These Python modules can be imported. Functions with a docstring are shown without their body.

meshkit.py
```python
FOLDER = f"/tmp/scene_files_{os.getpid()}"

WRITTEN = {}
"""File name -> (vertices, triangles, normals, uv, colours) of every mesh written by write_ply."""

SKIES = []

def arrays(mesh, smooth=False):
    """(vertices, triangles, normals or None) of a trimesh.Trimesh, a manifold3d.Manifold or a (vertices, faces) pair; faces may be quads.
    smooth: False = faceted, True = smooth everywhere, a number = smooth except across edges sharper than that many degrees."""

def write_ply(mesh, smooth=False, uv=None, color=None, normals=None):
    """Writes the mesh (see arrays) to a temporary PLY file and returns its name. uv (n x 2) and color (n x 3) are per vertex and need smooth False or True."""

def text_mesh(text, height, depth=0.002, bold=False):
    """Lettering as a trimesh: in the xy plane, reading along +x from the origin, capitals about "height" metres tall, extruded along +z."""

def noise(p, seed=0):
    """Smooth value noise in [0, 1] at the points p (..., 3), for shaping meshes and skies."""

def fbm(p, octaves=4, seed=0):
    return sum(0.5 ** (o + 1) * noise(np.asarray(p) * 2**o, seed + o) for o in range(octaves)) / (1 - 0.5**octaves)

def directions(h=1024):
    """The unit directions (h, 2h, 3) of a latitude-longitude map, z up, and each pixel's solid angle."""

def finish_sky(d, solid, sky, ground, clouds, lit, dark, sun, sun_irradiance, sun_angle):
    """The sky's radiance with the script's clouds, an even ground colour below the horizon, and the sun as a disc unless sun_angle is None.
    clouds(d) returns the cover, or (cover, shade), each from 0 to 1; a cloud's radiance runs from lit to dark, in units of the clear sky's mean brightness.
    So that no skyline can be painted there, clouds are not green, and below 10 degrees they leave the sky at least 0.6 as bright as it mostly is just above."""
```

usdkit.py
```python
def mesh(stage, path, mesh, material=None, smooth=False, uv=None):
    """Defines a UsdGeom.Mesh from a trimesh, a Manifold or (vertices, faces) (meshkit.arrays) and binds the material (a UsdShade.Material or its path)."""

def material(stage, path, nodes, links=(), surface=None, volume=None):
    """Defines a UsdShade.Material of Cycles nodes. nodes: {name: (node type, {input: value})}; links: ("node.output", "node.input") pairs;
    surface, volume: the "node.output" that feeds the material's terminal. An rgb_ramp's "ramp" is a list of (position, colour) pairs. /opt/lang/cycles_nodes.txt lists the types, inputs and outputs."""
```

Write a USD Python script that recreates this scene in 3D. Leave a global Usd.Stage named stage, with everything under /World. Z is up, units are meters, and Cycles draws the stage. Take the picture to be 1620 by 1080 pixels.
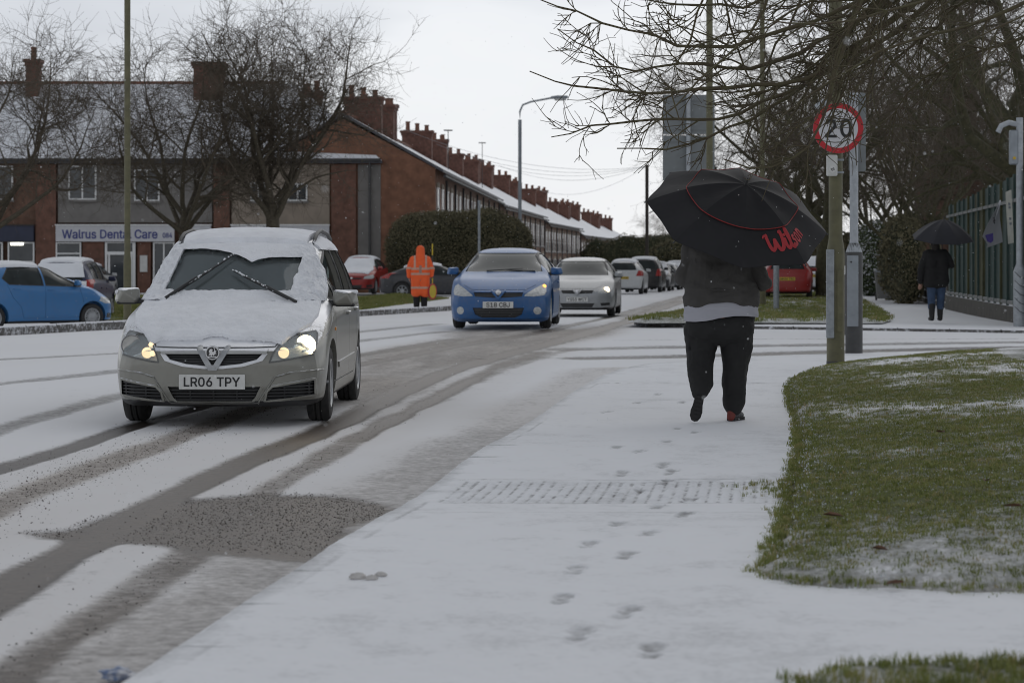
import math, random
import numpy as np, trimesh, manifold3d as m3, usdkit, meshkit
from pxr import Usd, UsdGeom, UsdLux, UsdShade, Gf, Sdf, Vt
from scipy.interpolate import PchipInterpolator
from shapely.geometry import Polygon, LineString, Point, box as sbox
from shapely import affinity, union_all
import shapely

random.seed(7)
RNG = np.random.default_rng(11)
stage = Usd.Stage.CreateInMemory()
UsdGeom.SetStageUpAxis(stage, UsdGeom.Tokens.z)
UsdGeom.Xform.Define(stage, '/World')
UsdGeom.Scope.Define(stage, '/World/Looks')
PI = math.pi

# ------------------------------------------------------------------ camera
F, CX, HY, EYE = 3500.0, 810.0, 415.0, 1.36      # focal length, centre and horizon of the 1620 px wide photo; eye height
cam = UsdGeom.Camera.Define(stage, '/World/camera')
cam.CreateHorizontalApertureAttr(36.0)
cam.CreateVerticalApertureAttr(24.0)
cam.CreateFocalLengthAttr(36.0 * F / 1620)
cam.CreateVerticalApertureOffsetAttr((HY - 540) / 1620 * 36.0)
cam.CreateFStopAttr(4.6)
cam.CreateFocusDistanceAttr(18.7)
cam.CreateClippingRangeAttr(Gf.Vec2f(0.2, 5000))
cam.AddTranslateOp().Set((0, 0, EYE))
cam.AddRotateXOp().Set(90)
cam.CreateExposureAttr(0.08)

# ------------------------------------------------------------------ sky and sun (overcast, snow cloud overhead, brighter towards the horizon)
SUN_EL, SUN_AZ = math.radians(38), math.radians(20)
dome = UsdLux.DomeLight.Define(stage, '/World/sky')
dome.CreateIntensityAttr(1.0)
dome.GetPrim().SetCustomDataByKey('kind', 'structure')
sky_mat = usdkit.material(stage, '/World/Looks/overcast_sky', {
    'sky': ('sky_texture', {'sky_type': 'single_scattering', 'sun_disc': False, 'sun_elevation': SUN_EL, 'sun_rotation': SUN_AZ}),
    'tc': ('texture_coordinate', {}),
    'sep': ('separate_xyz', {}),
    'map': ('mapping', {'scale': (1.0, 1.0, 3.0)}),
    'n': ('noise_texture', {'scale': 2.4, 'detail': 5.0, 'roughness': 0.55}),
    'nn': ('map_range', {'from_min': 0.3, 'from_max': 0.7, 'to_min': -0.13, 'to_max': 0.12}),
    'add': ('math', {'math_type': 'add'}),
    'ramp': ('rgb_ramp', {'ramp': [(0, (8.4, 8.55, 8.8)), (0.05, (8.1, 8.3, 8.65)), (0.10, (7.0, 7.25, 7.7)), (0.17, (5.9, 6.15, 6.65)), (0.26, (5.3, 5.55, 6.0)), (0.45, (3.9, 4.1, 4.4)), (1, (2.8, 2.95, 3.2))]}),
    'mix': ('mix', {'fac': 0.96}),
    'bg': ('background_shader', {'strength': 0.1}),
}, [('tc.generated', 'sep.vector'), ('tc.generated', 'map.vector'), ('map.vector', 'n.vector'), ('n.fac', 'nn.value'),
    ('sep.z', 'add.value1'), ('nn.result', 'add.value2'), ('add.value', 'ramp.fac'),
    ('sky.color', 'mix.color1'), ('ramp.color', 'mix.color2'), ('mix.color', 'bg.color')], surface='bg.background')
UsdShade.MaterialBindingAPI.Apply(dome.GetPrim()).Bind(sky_mat)
sun = UsdLux.DistantLight.Define(stage, '/World/sun')
sun.CreateNormalizeAttr(True) if hasattr(sun, 'CreateNormalizeAttr') else None
sun.CreateIntensityAttr(0.15)
sun.CreateAngleAttr(60.0)
sun.CreateColorAttr((1.0, 0.97, 0.93))
sun.AddRotateZOp().Set(-math.degrees(SUN_AZ))
sun.AddRotateXOp().Set(-(90 - math.degrees(SUN_EL)))

# ------------------------------------------------------------------ terrain height and pixel helpers
def gz(X, Y):
    X, Y = np.asarray(X, float), np.asarray(Y, float)
    hump = .22 * np.exp(-((X - 1.5) ** 2) / 98 - ((Y - 38) ** 2) / 128)
    left = -.2 / (1 + np.exp((X + 8.2 + .1 * (47 - Y)) / .5)) / (1 + np.exp(-(Y - 44) / 1.5))
    return hump - .006 * np.maximum(0, Y - 95) + left * (Y < 75) + 0.0 * X

def at(px, py, Y):
    """the point seen at a pixel of the photo, at distance Y"""
    return np.array([(px - CX) / F * Y, Y, EYE - (py - HY) / F * Y])

def G(px, py):
    """the ground point seen at a pixel of the photo"""
    Y = EYE * F / (py - HY)
    for _ in range(30):
        X = (px - CX) / F * Y
        Y = .5 * Y + .5 * (EYE - float(gz(X, Y))) * F / (py - HY)
    return np.array([(px - CX) / F * Y, Y])

def onx(px, Y):
    X = (px - CX) / F * Y
    return np.array([X, Y, float(gz(X, Y))])

# ------------------------------------------------------------------ scene graph helpers
_count = {}
def numbered(name, parent):
    k = (parent, name); n = _count.get(k, 0); _count[k] = n + 1
    return name if n == 0 else f'{name}_{n:03d}'

def tag(p, label=None, cat=None, group=None, kind=None):
    for k, v in (('label', label), ('category', cat), ('group', group), ('kind', kind)):
        if v: p.SetCustomDataByKey(k, v)
    return p

def ppath(parent):
    return '/World' if parent is None else str(parent.GetPath())

def obj(name, mesh, mat, parent=None, smooth=30, label=None, cat=None, group=None, kind=None, prim_vars=None):
    pp = ppath(parent)
    path = f'{pp}/{numbered(name, pp)}'
    m = usdkit.mesh(stage, path, mesh, M[mat] if isinstance(mat, str) else mat, smooth=smooth)
    if prim_vars:
        for k, v in prim_vars.items():
            UsdGeom.PrimvarsAPI(m).CreatePrimvar(k, Sdf.ValueTypeNames.FloatArray, 'vertex').Set(Vt.FloatArray.FromNumpy(np.asarray(v, np.float32)))
    return tag(m.GetPrim(), label, cat, group, kind)

def thing(name, label, cat, loc=(0, 0, 0), rot=0.0, group=None, kind=None, parent=None):
    pp = ppath(parent)
    x = UsdGeom.Xform.Define(stage, f'{pp}/{numbered(name, pp)}')
    x.AddTranslateOp().Set(tuple(float(v) for v in loc)); x.AddRotateZOp().Set(math.degrees(rot))
    return tag(x.GetPrim(), label, cat, group, kind)

def dup(src, loc, rot=0.0, label=None, group=None, scale=None, name=None):
    was = src.GetCustomData()
    pp = '/World'
    x = UsdGeom.Xform.Define(stage, f'{pp}/{numbered(name or src.GetName().rstrip("0123456789").rstrip("_"), pp)}')
    x.GetPrim().GetReferences().AddInternalReference(src.GetPath())
    x.ClearXformOpOrder()
    for o in ('xformOp:translate', 'xformOp:rotateZ', 'xformOp:scale'): pass
    t = x.GetPrim().GetAttribute('xformOp:translate'); x.AddTranslateOp().Set(tuple(float(v) for v in loc)) if not t or not t.IsValid() else t.Set(tuple(float(v) for v in loc))
    r = x.GetPrim().GetAttribute('xformOp:rotateZ'); x.AddRotateZOp().Set(math.degrees(rot)) if not r or not r.IsValid() else r.Set(math.degrees(rot))
    names = ['xformOp:translate', 'xformOp:rotateZ']
    if scale is not None:
        x.AddScaleOp().Set(tuple(float(v) for v in scale)) ; names.append('xformOp:scale')
    x.GetXformOpOrderAttr().Set(Vt.TokenArray(names))
    x.GetPrim().SetInstanceable(True)
    return tag(x.GetPrim(), label or was.get('label'), was.get('category'), group or was.get('group'))

# ------------------------------------------------------------------ mesh helpers
cat_ = trimesh.util.concatenate
def TM(v, f):
    f = np.asarray(f, int)
    if f.shape[1] == 4: f = np.vstack([f[:, [0, 1, 2]], f[:, [0, 2, 3]]])
    return trimesh.Trimesh(np.asarray(v, float), f, process=False)

def tm(man):
    m = man.to_mesh()
    return trimesh.Trimesh(np.array(m.vert_properties[:, :3], float), np.array(m.tri_verts, int), process=False)

def man(t, merge=True):
    t = t.copy()
    if merge: t.merge_vertices()
    return m3.Manifold(m3.Mesh(np.asarray(t.vertices, np.float32), np.asarray(t.faces, np.uint32)))

def bx(x0, x1, y0, y1, z0, z1, bev=0.0):
    if bev <= 0:
        m = trimesh.creation.box([x1 - x0, y1 - y0, z1 - z0]); m.apply_translation([(x0 + x1) / 2, (y0 + y1) / 2, (z0 + z1) / 2]); return m
    pts = [(x, y, z) for x in (x0, x1) for y in (y0, y1) for z in (z0, z1)]
    c = np.array([(x0 + x1) / 2, (y0 + y1) / 2, (z0 + z1) / 2]); out = []
    for p in pts:
        for k in range(3):
            q = np.array(p, float)
            for j in range(3):
                if j != k: q[j] += bev * np.sign(c[j] - q[j])
            out.append(q)
    return trimesh.convex.convex_hull(np.array(out))

def mbox(x0, x1, y0, y1, z0, z1):
    return m3.Manifold.cube([x1 - x0, y1 - y0, z1 - z0]).translate([x0, y0, z0])

def tube(pts, r, sides=8, cap=True):
    """a round tube along pts; r a number or one radius per point"""
    p = np.asarray(pts, float); n = len(p); r = np.broadcast_to(np.asarray(r, float), (n,))
    d = np.gradient(p, axis=0); d /= np.maximum(np.linalg.norm(d, axis=1, keepdims=True), 1e-9)
    ref = np.array([0, 0, 1.0]) if abs(d[:, 2].mean()) < .85 else np.array([1.0, 0, 0])
    a = np.cross(d, ref); a /= np.maximum(np.linalg.norm(a, axis=1, keepdims=True), 1e-9)
    b = np.cross(d, a)
    th = np.arange(sides) / sides * 2 * PI
    v = p[:, None] + r[:, None, None] * (a[:, None] * np.cos(th)[None, :, None] + b[:, None] * np.sin(th)[None, :, None])
    i, j = np.meshgrid(np.arange(n - 1), np.arange(sides), indexing='ij')
    q = np.stack([i * sides + j, (i + 1) * sides + j, (i + 1) * sides + (j + 1) % sides, i * sides + (j + 1) % sides], -1).reshape(-1, 4)
    v = v.reshape(-1, 3); f = np.vstack([q[:, [0, 1, 2]], q[:, [0, 2, 3]]])
    if cap:
        v = np.vstack([v, p[0], p[-1]]); c0, c1 = n * sides, n * sides + 1
        k = np.arange(sides)
        f = np.vstack([f, np.stack([np.full(sides, c0), k, (k + 1) % sides], 1), np.stack([np.full(sides, c1), (n - 1) * sides + (k + 1) % sides, (n - 1) * sides + k], 1)])
    return trimesh.Trimesh(v, f, process=False)

def lathe(prof, sections=32):
    return trimesh.creation.revolve(np.asarray(prof, float), sections=sections)

def grid(us, vs, fn):
    U, V = np.meshgrid(us, vs, indexing='ij')
    p = fn(U, V)
    a, b = len(us), len(vs)
    i, j = np.meshgrid(np.arange(a - 1), np.arange(b - 1), indexing='ij')
    q = np.stack([i * b + j, (i + 1) * b + j, (i + 1) * b + j + 1, i * b + j + 1], -1).reshape(-1, 4)
    return p.reshape(-1, 3), np.vstack([q[:, [0, 1, 2]], q[:, [0, 2, 3]]])

def poly_ext(poly, h):
    gs = [g for g in getattr(poly, 'geoms', [poly]) if g.area > 1e-9]
    return cat_([trimesh.creation.extrude_polygon(g, h, engine='earcut') for g in gs])

def fbm2(X, Y, s, o=4, seed=0):
    return meshkit.fbm(np.stack([np.asarray(X) * s, np.asarray(Y) * s, np.zeros_like(np.asarray(X, float)) + .37], -1), o, seed)

def smooth01(x, a, b):
    t = np.clip((x - a) / (b - a), 0, 1); return t * t * (3 - 2 * t)

def rounded(mm, k=1):
    return mm

# ------------------------------------------------------------------ materials
M = {}
def mat(name, col, rough=.6, var=.12, scale=6.0, metallic=0.0, bump=0.0, bscale=None, snow=0.0, coat=0.0, dirt=0.0, spec=.5, col2=None, snowscale=9.0, emit=None, detail=4.0):
    """a plain surface: colour broken up by noise; snow > 0 lays snow on faces that look up; dirt > 0 adds dried road spray in blotches"""
    c = np.array(col, float); a, b = (c * (1 - var), c * (1 + var)) if col2 is None else (c, np.array(col2, float))
    n = {'tc': ('texture_coordinate', {}), 'n': ('noise_texture', {'scale': scale, 'detail': detail, 'roughness': .6}),
         'r': ('rgb_ramp', {'ramp': [(.3, tuple(a)), (.7, tuple(b))]}),
         'p': ('principled_bsdf', {'roughness': rough, 'metallic': metallic, 'specular_ior_level': spec, 'coat_weight': coat, 'coat_roughness': .12})}
    l = [('tc.object', 'n.vector'), ('n.fac', 'r.fac')]
    last = 'r.color'
    if dirt:
        n |= {'dn': ('noise_texture', {'scale': 14.0, 'detail': 6.0, 'roughness': .75}), 'dm': ('map_range', {'from_min': .45, 'from_max': .8, 'to_min': 0., 'to_max': dirt, 'clamp': True}),
              'dx': ('mix', {'color2': (.14, .12, .10)})}
        l += [('tc.object', 'dn.vector'), ('dn.fac', 'dm.value'), ('dm.result', 'dx.fac'), (last, 'dx.color1')]; last = 'dx.color'
    if snow:
        n |= {'g': ('geometry', {}), 'gs': ('separate_xyz', {}), 'sn': ('noise_texture', {'scale': snowscale, 'detail': 6.0, 'roughness': .65}),
              'sa': ('math', {'math_type': 'multiply_add', 'value2': .9}), 'sm': ('map_range', {'from_min': 1.22 - .7 * snow, 'from_max': 1.42 - .7 * snow, 'to_min': 0., 'to_max': .96, 'clamp': True}),
              'sx': ('mix', {'color2': (.74, .75, .78)})}
        l += [('g.normal', 'gs.vector'), ('tc.object', 'sn.vector'), ('sn.fac', 'sa.value1'), ('gs.z', 'sa.value3'), ('sa.value', 'sm.value'), ('sm.result', 'sx.fac'), (last, 'sx.color1')]; last = 'sx.color'
    l.append((last, 'p.base_color'))
    if bump:
        n |= {'bn': ('noise_texture', {'scale': bscale or scale * 6, 'detail': 5.0, 'roughness': .6}), 'b': ('bump', {'strength': bump, 'distance': .02})}
        l += [('tc.object', 'bn.vector'), ('bn.fac', 'b.height'), ('b.normal', 'p.normal')]
    M[name] = usdkit.material(stage, '/World/Looks/' + name, n, l, surface='p.BSDF')
    return M[name]

def emitter(name, col, strength):
    M[name] = usdkit.material(stage, '/World/Looks/' + name, {'e': ('emission', {'color': col, 'strength': strength})}, surface='e.emission')

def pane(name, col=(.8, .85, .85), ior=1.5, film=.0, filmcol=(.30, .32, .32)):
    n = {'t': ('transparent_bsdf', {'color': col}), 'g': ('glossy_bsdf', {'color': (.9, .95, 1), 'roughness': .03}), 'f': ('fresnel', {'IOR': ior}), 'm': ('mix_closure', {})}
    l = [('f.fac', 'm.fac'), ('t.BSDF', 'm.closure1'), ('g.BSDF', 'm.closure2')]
    if film:                                                        # pale diffuse layer that paints reflected sky into the glass colour
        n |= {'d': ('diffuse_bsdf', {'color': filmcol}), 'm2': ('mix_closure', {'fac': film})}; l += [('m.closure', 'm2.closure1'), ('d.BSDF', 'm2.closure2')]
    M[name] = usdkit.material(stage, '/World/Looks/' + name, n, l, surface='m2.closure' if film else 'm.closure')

SNOW = (.77, .78, .805)
mat('snow', SNOW, .75, .05, 3.0, bump=.35, bscale=40, spec=.3)
mat('fluffy_snow', (.82, .83, .86), .8, .06, 6.0, bump=.6, bscale=60, spec=.25)
mat('steel_grey', (.23, .25, .27), .45, .15, 5, metallic=.5, bump=.05)
mat('galvanised', (.26, .28, .30), .5, .2, 14, metallic=.35, bump=.05)
mat('galvanised_pale', (.33, .35, .37), .5, .16, 12, metallic=.3, bump=.05)
mat('olive_paint', (.105, .098, .05), .55, .22, 7, bump=.1)
mat('dark_metal', (.05, .05, .05), .55, .2, 8, bump=.1)
mat('black_rubber', (.018, .018, .018), .75, .25, 20, bump=.2, dirt=.25)
mat('black_plastic', (.022, .022, .023), .5, .2, 20)
mat('white_paint', (.66, .66, .65), .5, .06, 5)
mat('cream_frame', (.52, .52, .50), .5, .1, 5)
mat('brick_red', (.135, .067, .047), .9, .35, 3, bump=.3)
mat('brick_gable', (.185, .088, .053), .9, .3, 2.2, bump=.3)
mat('brick_brown', (.135, .076, .052), .9, .3, 3, bump=.3)
mat('brick_dark', (.075, .045, .035), .9, .35, 5, bump=.3)
mat('render_cream', (.24, .20, .16), .9, .14, 2, bump=.3)
mat('render_grey', (.17, .16, .15), .9, .14, 2, bump=.3)
mat('slate', (.06, .06, .07), .6, .3, 4, snow=.62, snowscale=1.6)
mat('slate_snowy', (.07, .07, .08), .6, .3, 4, snow=.58, snowscale=2.2)
mat('pot_clay', (.16, .07, .045), .8, .25, 12, snow=.25)
mat('chimney_brick', (.125, .06, .045), .9, .35, 5, snow=.22)
mat('bark', (.085, .071, .050), .9, .35, 14, bump=.6, bscale=50)
mat('bark_mossy', (.060, .056, .028), .9, .4, 8, bump=.6, bscale=40)
mat('twig', (.095, .076, .055), .9, .35, 20)
mat('twig_near', (.072, .05, .03), .75, .45, 12, bump=.3, bscale=120, col2=(.085, .078, .035))
mat('lead_dark', (.03, .03, .032), .6, .2, 5)
# ================================================================== ground
# attribute-driven ground: "snow" is how much snow lies at a spot, "grit" how much brown grit and slush
def ground_mat(name, bare, gritcol, amp=.9, fine=34.0, k=2.0, bumpd=.012, wet=.45, snowc=SNOW, dirty=(.42, .37, .31)):
    n = {'s': ('attribute', {}), 'g': ('attribute', {}), 'geo': ('geometry', {}),
         'n1': ('noise_texture', {'scale': fine, 'detail': 6.0, 'roughness': .7}),
         'n2': ('noise_texture', {'scale': 3.0, 'detail': 7.0, 'roughness': .72}),
         'n3': ('noise_texture', {'scale': 26.0, 'detail': 8.0, 'roughness': .8}),
         'a1': ('math', {'math_type': 'multiply_add', 'value2': amp}), 'a2': ('math', {'math_type': 'multiply_add', 'value2': .60}),
         'fac': ('map_range', {'from_min': .5 + amp * .5 + .30 - .5 / k, 'from_max': .5 + amp * .5 + .30 + .5 / k, 'to_min': 0., 'to_max': 1., 'clamp': True}),
         'bare': ('mix', {'color1': bare, 'color2': gritcol}),
         'barev': ('mix', {'mix_type': 'multiply', 'fac': .8}), 'bv': ('rgb_ramp', {'ramp': [(.3, (.45, .45, .45)), (.55, (1.0, 1.0, 1.0)), (.72, (2.6, 2.5, 2.4))]}),
         'sc': ('mix', {'color1': snowc, 'color2': dirty}),
         'gm': ('math', {'math_type': 'multiply', 'value2': .7}),
         'mix': ('mix', {}), 'ro': ('map_range', {'from_min': 0., 'from_max': 1., 'to_min': wet, 'to_max': .85}),
         'bh': ('math', {'math_type': 'multiply_add', 'value2': .6}),
         'b': ('bump', {'strength': .7, 'distance': bumpd}), 'p': ('principled_bsdf', {'specular_ior_level': .35})}
    l = [('geo.position', 'n1.vector'), ('geo.position', 'n2.vector'), ('geo.position', 'n3.vector'),
         ('n1.fac', 'a1.value1'), ('s.fac', 'a1.value3'), ('n2.fac', 'a2.value1'), ('a1.value', 'a2.value3'), ('a2.value', 'fac.value'),
         ('g.fac', 'bare.fac'), ('n3.fac', 'bv.fac'), ('bare.color', 'barev.color1'), ('bv.color', 'barev.color2'),
         ('g.fac', 'gm.value1'), ('gm.value', 'sc.fac'),
         ('fac.result', 'mix.fac'), ('barev.color', 'mix.color1'), ('sc.color', 'mix.color2'), ('mix.color', 'p.base_color'),
         ('fac.result', 'ro.value'), ('ro.result', 'p.roughness'), ('n1.fac', 'bh.value1'), ('fac.result', 'bh.value3'), ('bh.value', 'b.height'), ('b.normal', 'p.normal')]
    n['s'][1]['attribute'] = 'snow'; n['g'][1]['attribute'] = 'grit'
    M[name] = usdkit.material(stage, '/World/Looks/' + name, n, l, surface='p.BSDF')

ground_mat('snowy_road', (.024, .0235, .024), (.072, .051, .034), amp=1.0, fine=16, dirty=(.40, .34, .28), k=1.7)
ground_mat('snowy_pavement', (.10, .10, .10), (.12, .10, .08), amp=.40, fine=30, wet=.6, bumpd=.010, k=1.5)
ground_mat('snowy_turf', (.10, .12, .036), (.05, .036, .018), amp=1.0, fine=26, wet=.85, bumpd=.03)

def gobj(name, parts, matn, label=None, kind='structure', parent=None):
    """parts: list of (vertices, faces, snow, grit)"""
    vs, fs, sn, gr, n = [], [], [], [], 0
    for v, f, s, g in parts:
        vs.append(v); fs.append(f + n); sn.append(np.ravel(s)); gr.append(np.ravel(g)); n += len(v)
    v, f = np.vstack(vs), np.vstack(fs)
    t = trimesh.Trimesh(v, f, process=False)
    up = np.cross(v[f[:, 1]] - v[f[:, 0]], v[f[:, 2]] - v[f[:, 0]])[:, 2]
    f = np.where((up < 0)[:, None], f[:, ::-1], f)
    return obj(name, (v, f), matn, parent, smooth=True, label=label, kind=kind, prim_vars={'snow': np.concatenate(sn), 'grit': np.concatenate(gr)})

# base sheet out to the horizon
ys = np.concatenate([np.linspace(-30, 130, 161), np.geomspace(132, 420, 24)])
xs = np.concatenate([-np.geomspace(260, 42, 14), np.linspace(-40, 40, 81), np.geomspace(42, 260, 14)])
v, f = grid(xs, ys, lambda X, Y: np.stack([X, Y, gz(X, Y) - .09 - .02 * (Y < 28)], -1))
gobj('ground', [(v, f, .62 + .3 * (fbm2(v[:, 0], v[:, 1], .3) - .5), np.full(len(v), .2))], 'snowy_turf')

# lines of the layout, in metres
KERB = np.array([(-2.2, -3), (-1.17, 7.0), (-.46, 13.4), (.10, 18.0), (.48, 21.2), (.80, 23.6), (1.08, 25.4), (1.55, 27.0), (2.4, 28.1), (4.0, 29.0), (7, 29.6), (14, 30.2)])
GRASS_EDGE = np.array([(.80, 6.0), (.96, 8.5), (1.42, 11.5), (1.78, 14), (2.2, 17), (2.52, 20), (2.75, 22), (3.05, 24)])
kerb_x = PchipInterpolator(KERB[:, 1], KERB[:, 0])
edge_x = PchipInterpolator(GRASS_EDGE[:, 1], GRASS_EDGE[:, 0])
LEFT_KERB = np.array([(-22, 22), (-14, 30), (-9.0, 39), (-7.4, 42.6), (-5.6, 49), (-3.6, 56), (-1.6, 63), (2.5, 94), (9, 146), (19, 222), (32, 320)])
RIGHT_KERB = np.array([(14, 39.2), (8, 38.6), (4.2, 38.4), (2.6, 38.9), (2.2, 40.2), (2.35, 41.8), (4.4, 56), (9.8, 94), (16.2, 146), (26.5, 222), (40, 320)])
LK, RK = LineString(LEFT_KERB), LineString(RIGHT_KERB)

def dist_to(X, Y, pts):
    """distance to a polyline, and how far along it"""
    P = np.stack([np.ravel(X), np.ravel(Y)], -1); best = np.full(len(P), 1e9); along = np.zeros(len(P)); run = 0
    for a, b in zip(pts[:-1], pts[1:]):
        d = b - a; L = np.hypot(*d); t = np.clip(((P - a) @ d) / L ** 2, 0, 1)
        q = np.hypot(*(P - a - t[:, None] * d).T); w = q < best
        best = np.where(w, q, best); along = np.where(w, run + t * L, along); run += L
    return best.reshape(np.shape(X)), along.reshape(np.shape(X))

def curve(pix):
    p = np.array([G(*q) for q in pix]); s = np.r_[0, np.cumsum(np.hypot(*np.diff(p, axis=0).T))]
    t = np.linspace(0, s[-1], max(8, int(s[-1] / 1.0)))
    return np.stack([PchipInterpolator(s, p[:, k])(t) for k in (0, 1)], -1)

TRACKS = [  # pixels along the track, width, depth, grit
    (curve([(-120, 1005), (0, 934), (120, 866), (240, 802), (350, 748), (430, 712), (500, 684), (560, 655), (640, 616), (720, 584), (800, 560), (880, 540), (960, 517), (1010, 500), (1085, 476)]), .29, 1.0, .75),
    (curve([(-500, 958), (-160, 800), (0, 741), (110, 708), (215, 672), (330, 640), (420, 612), (520, 586), (640, 562), (760, 540), (860, 524), (960, 502), (1085, 468)]), .22, .85, .3),
    (curve([(-420, 985), (-60, 822), (0, 795), (90, 760), (180, 728), (270, 695), (420, 640), (560, 600)]), .36, .38, 1.0),
    (curve([(-40, 1095), (40, 1045), (130, 988), (210, 936), (265, 898), (330, 850), (400, 792), (455, 755), (530, 712), (610, 668), (700, 622), (780, 582), (860, 556)]), .22, .50, .6),
    (curve([(560, 695), (650, 650), (740, 606), (830, 572), (900, 553)]), .20, .30, .3),
    (curve([(-700, 905), (-350, 788), (-40, 690), (80, 655), (200, 622), (400, 585), (600, 556), (720, 536)]), .34, .42, .2),
    (curve([(-700, 700), (-350, 652), (-40, 610), (100, 596), (300, 572), (520, 545), (700, 524)]), .40, .40, .1),
    (curve([(-700, 622), (-350, 594), (-40, 570), (120, 562), (320, 549), (520, 530), (690, 512)]), .45, .45, .1),
    (curve([(930, 566), (1080, 563), (1300, 556), (1500, 551), (1700, 548)]), .75, .62, .1),
    (curve([(900, 552), (1080, 548), (1300, 545), (1500, 542), (1700, 540)]), .8, .5, .1),
    (curve([(980, 538), (1150, 536), (1400, 536), (1700, 534)]), .22, .35, .0),
]
PATCH = Polygon([G(*p) for p in [(318, 785), (400, 777), (520, 782), (612, 797), (630, 806), (600, 822), (560, 832), (556, 860), (545, 884), (515, 889), (350, 876), (240, 862), (150, 856), (60, 851), (28, 842), (110, 834), (190, 806), (250, 792)]])
JUNC = Polygon([G(*p) for p in [(500, 600), (600, 556), (700, 532), (725, 521), (900, 520), (985, 512), (1040, 490), (1085, 478), (1085, 466), (1000, 494), (970, 528), (880, 543), (800, 558), (700, 584), (640, 606), (560, 640), (500, 645)]])
LEFTCLEAR = Polygon([G(*p) for p in [(0, 640), (200, 600), (200, 700), (0, 770)]])

def sdist(poly, X, Y):
    """signed distance in metres, positive inside"""
    pts = shapely.points(np.ravel(X), np.ravel(Y))
    d = shapely.distance(poly.exterior, pts); ins = shapely.contains(poly, pts)
    return np.where(ins, d, -d).reshape(np.shape(X))

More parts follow.
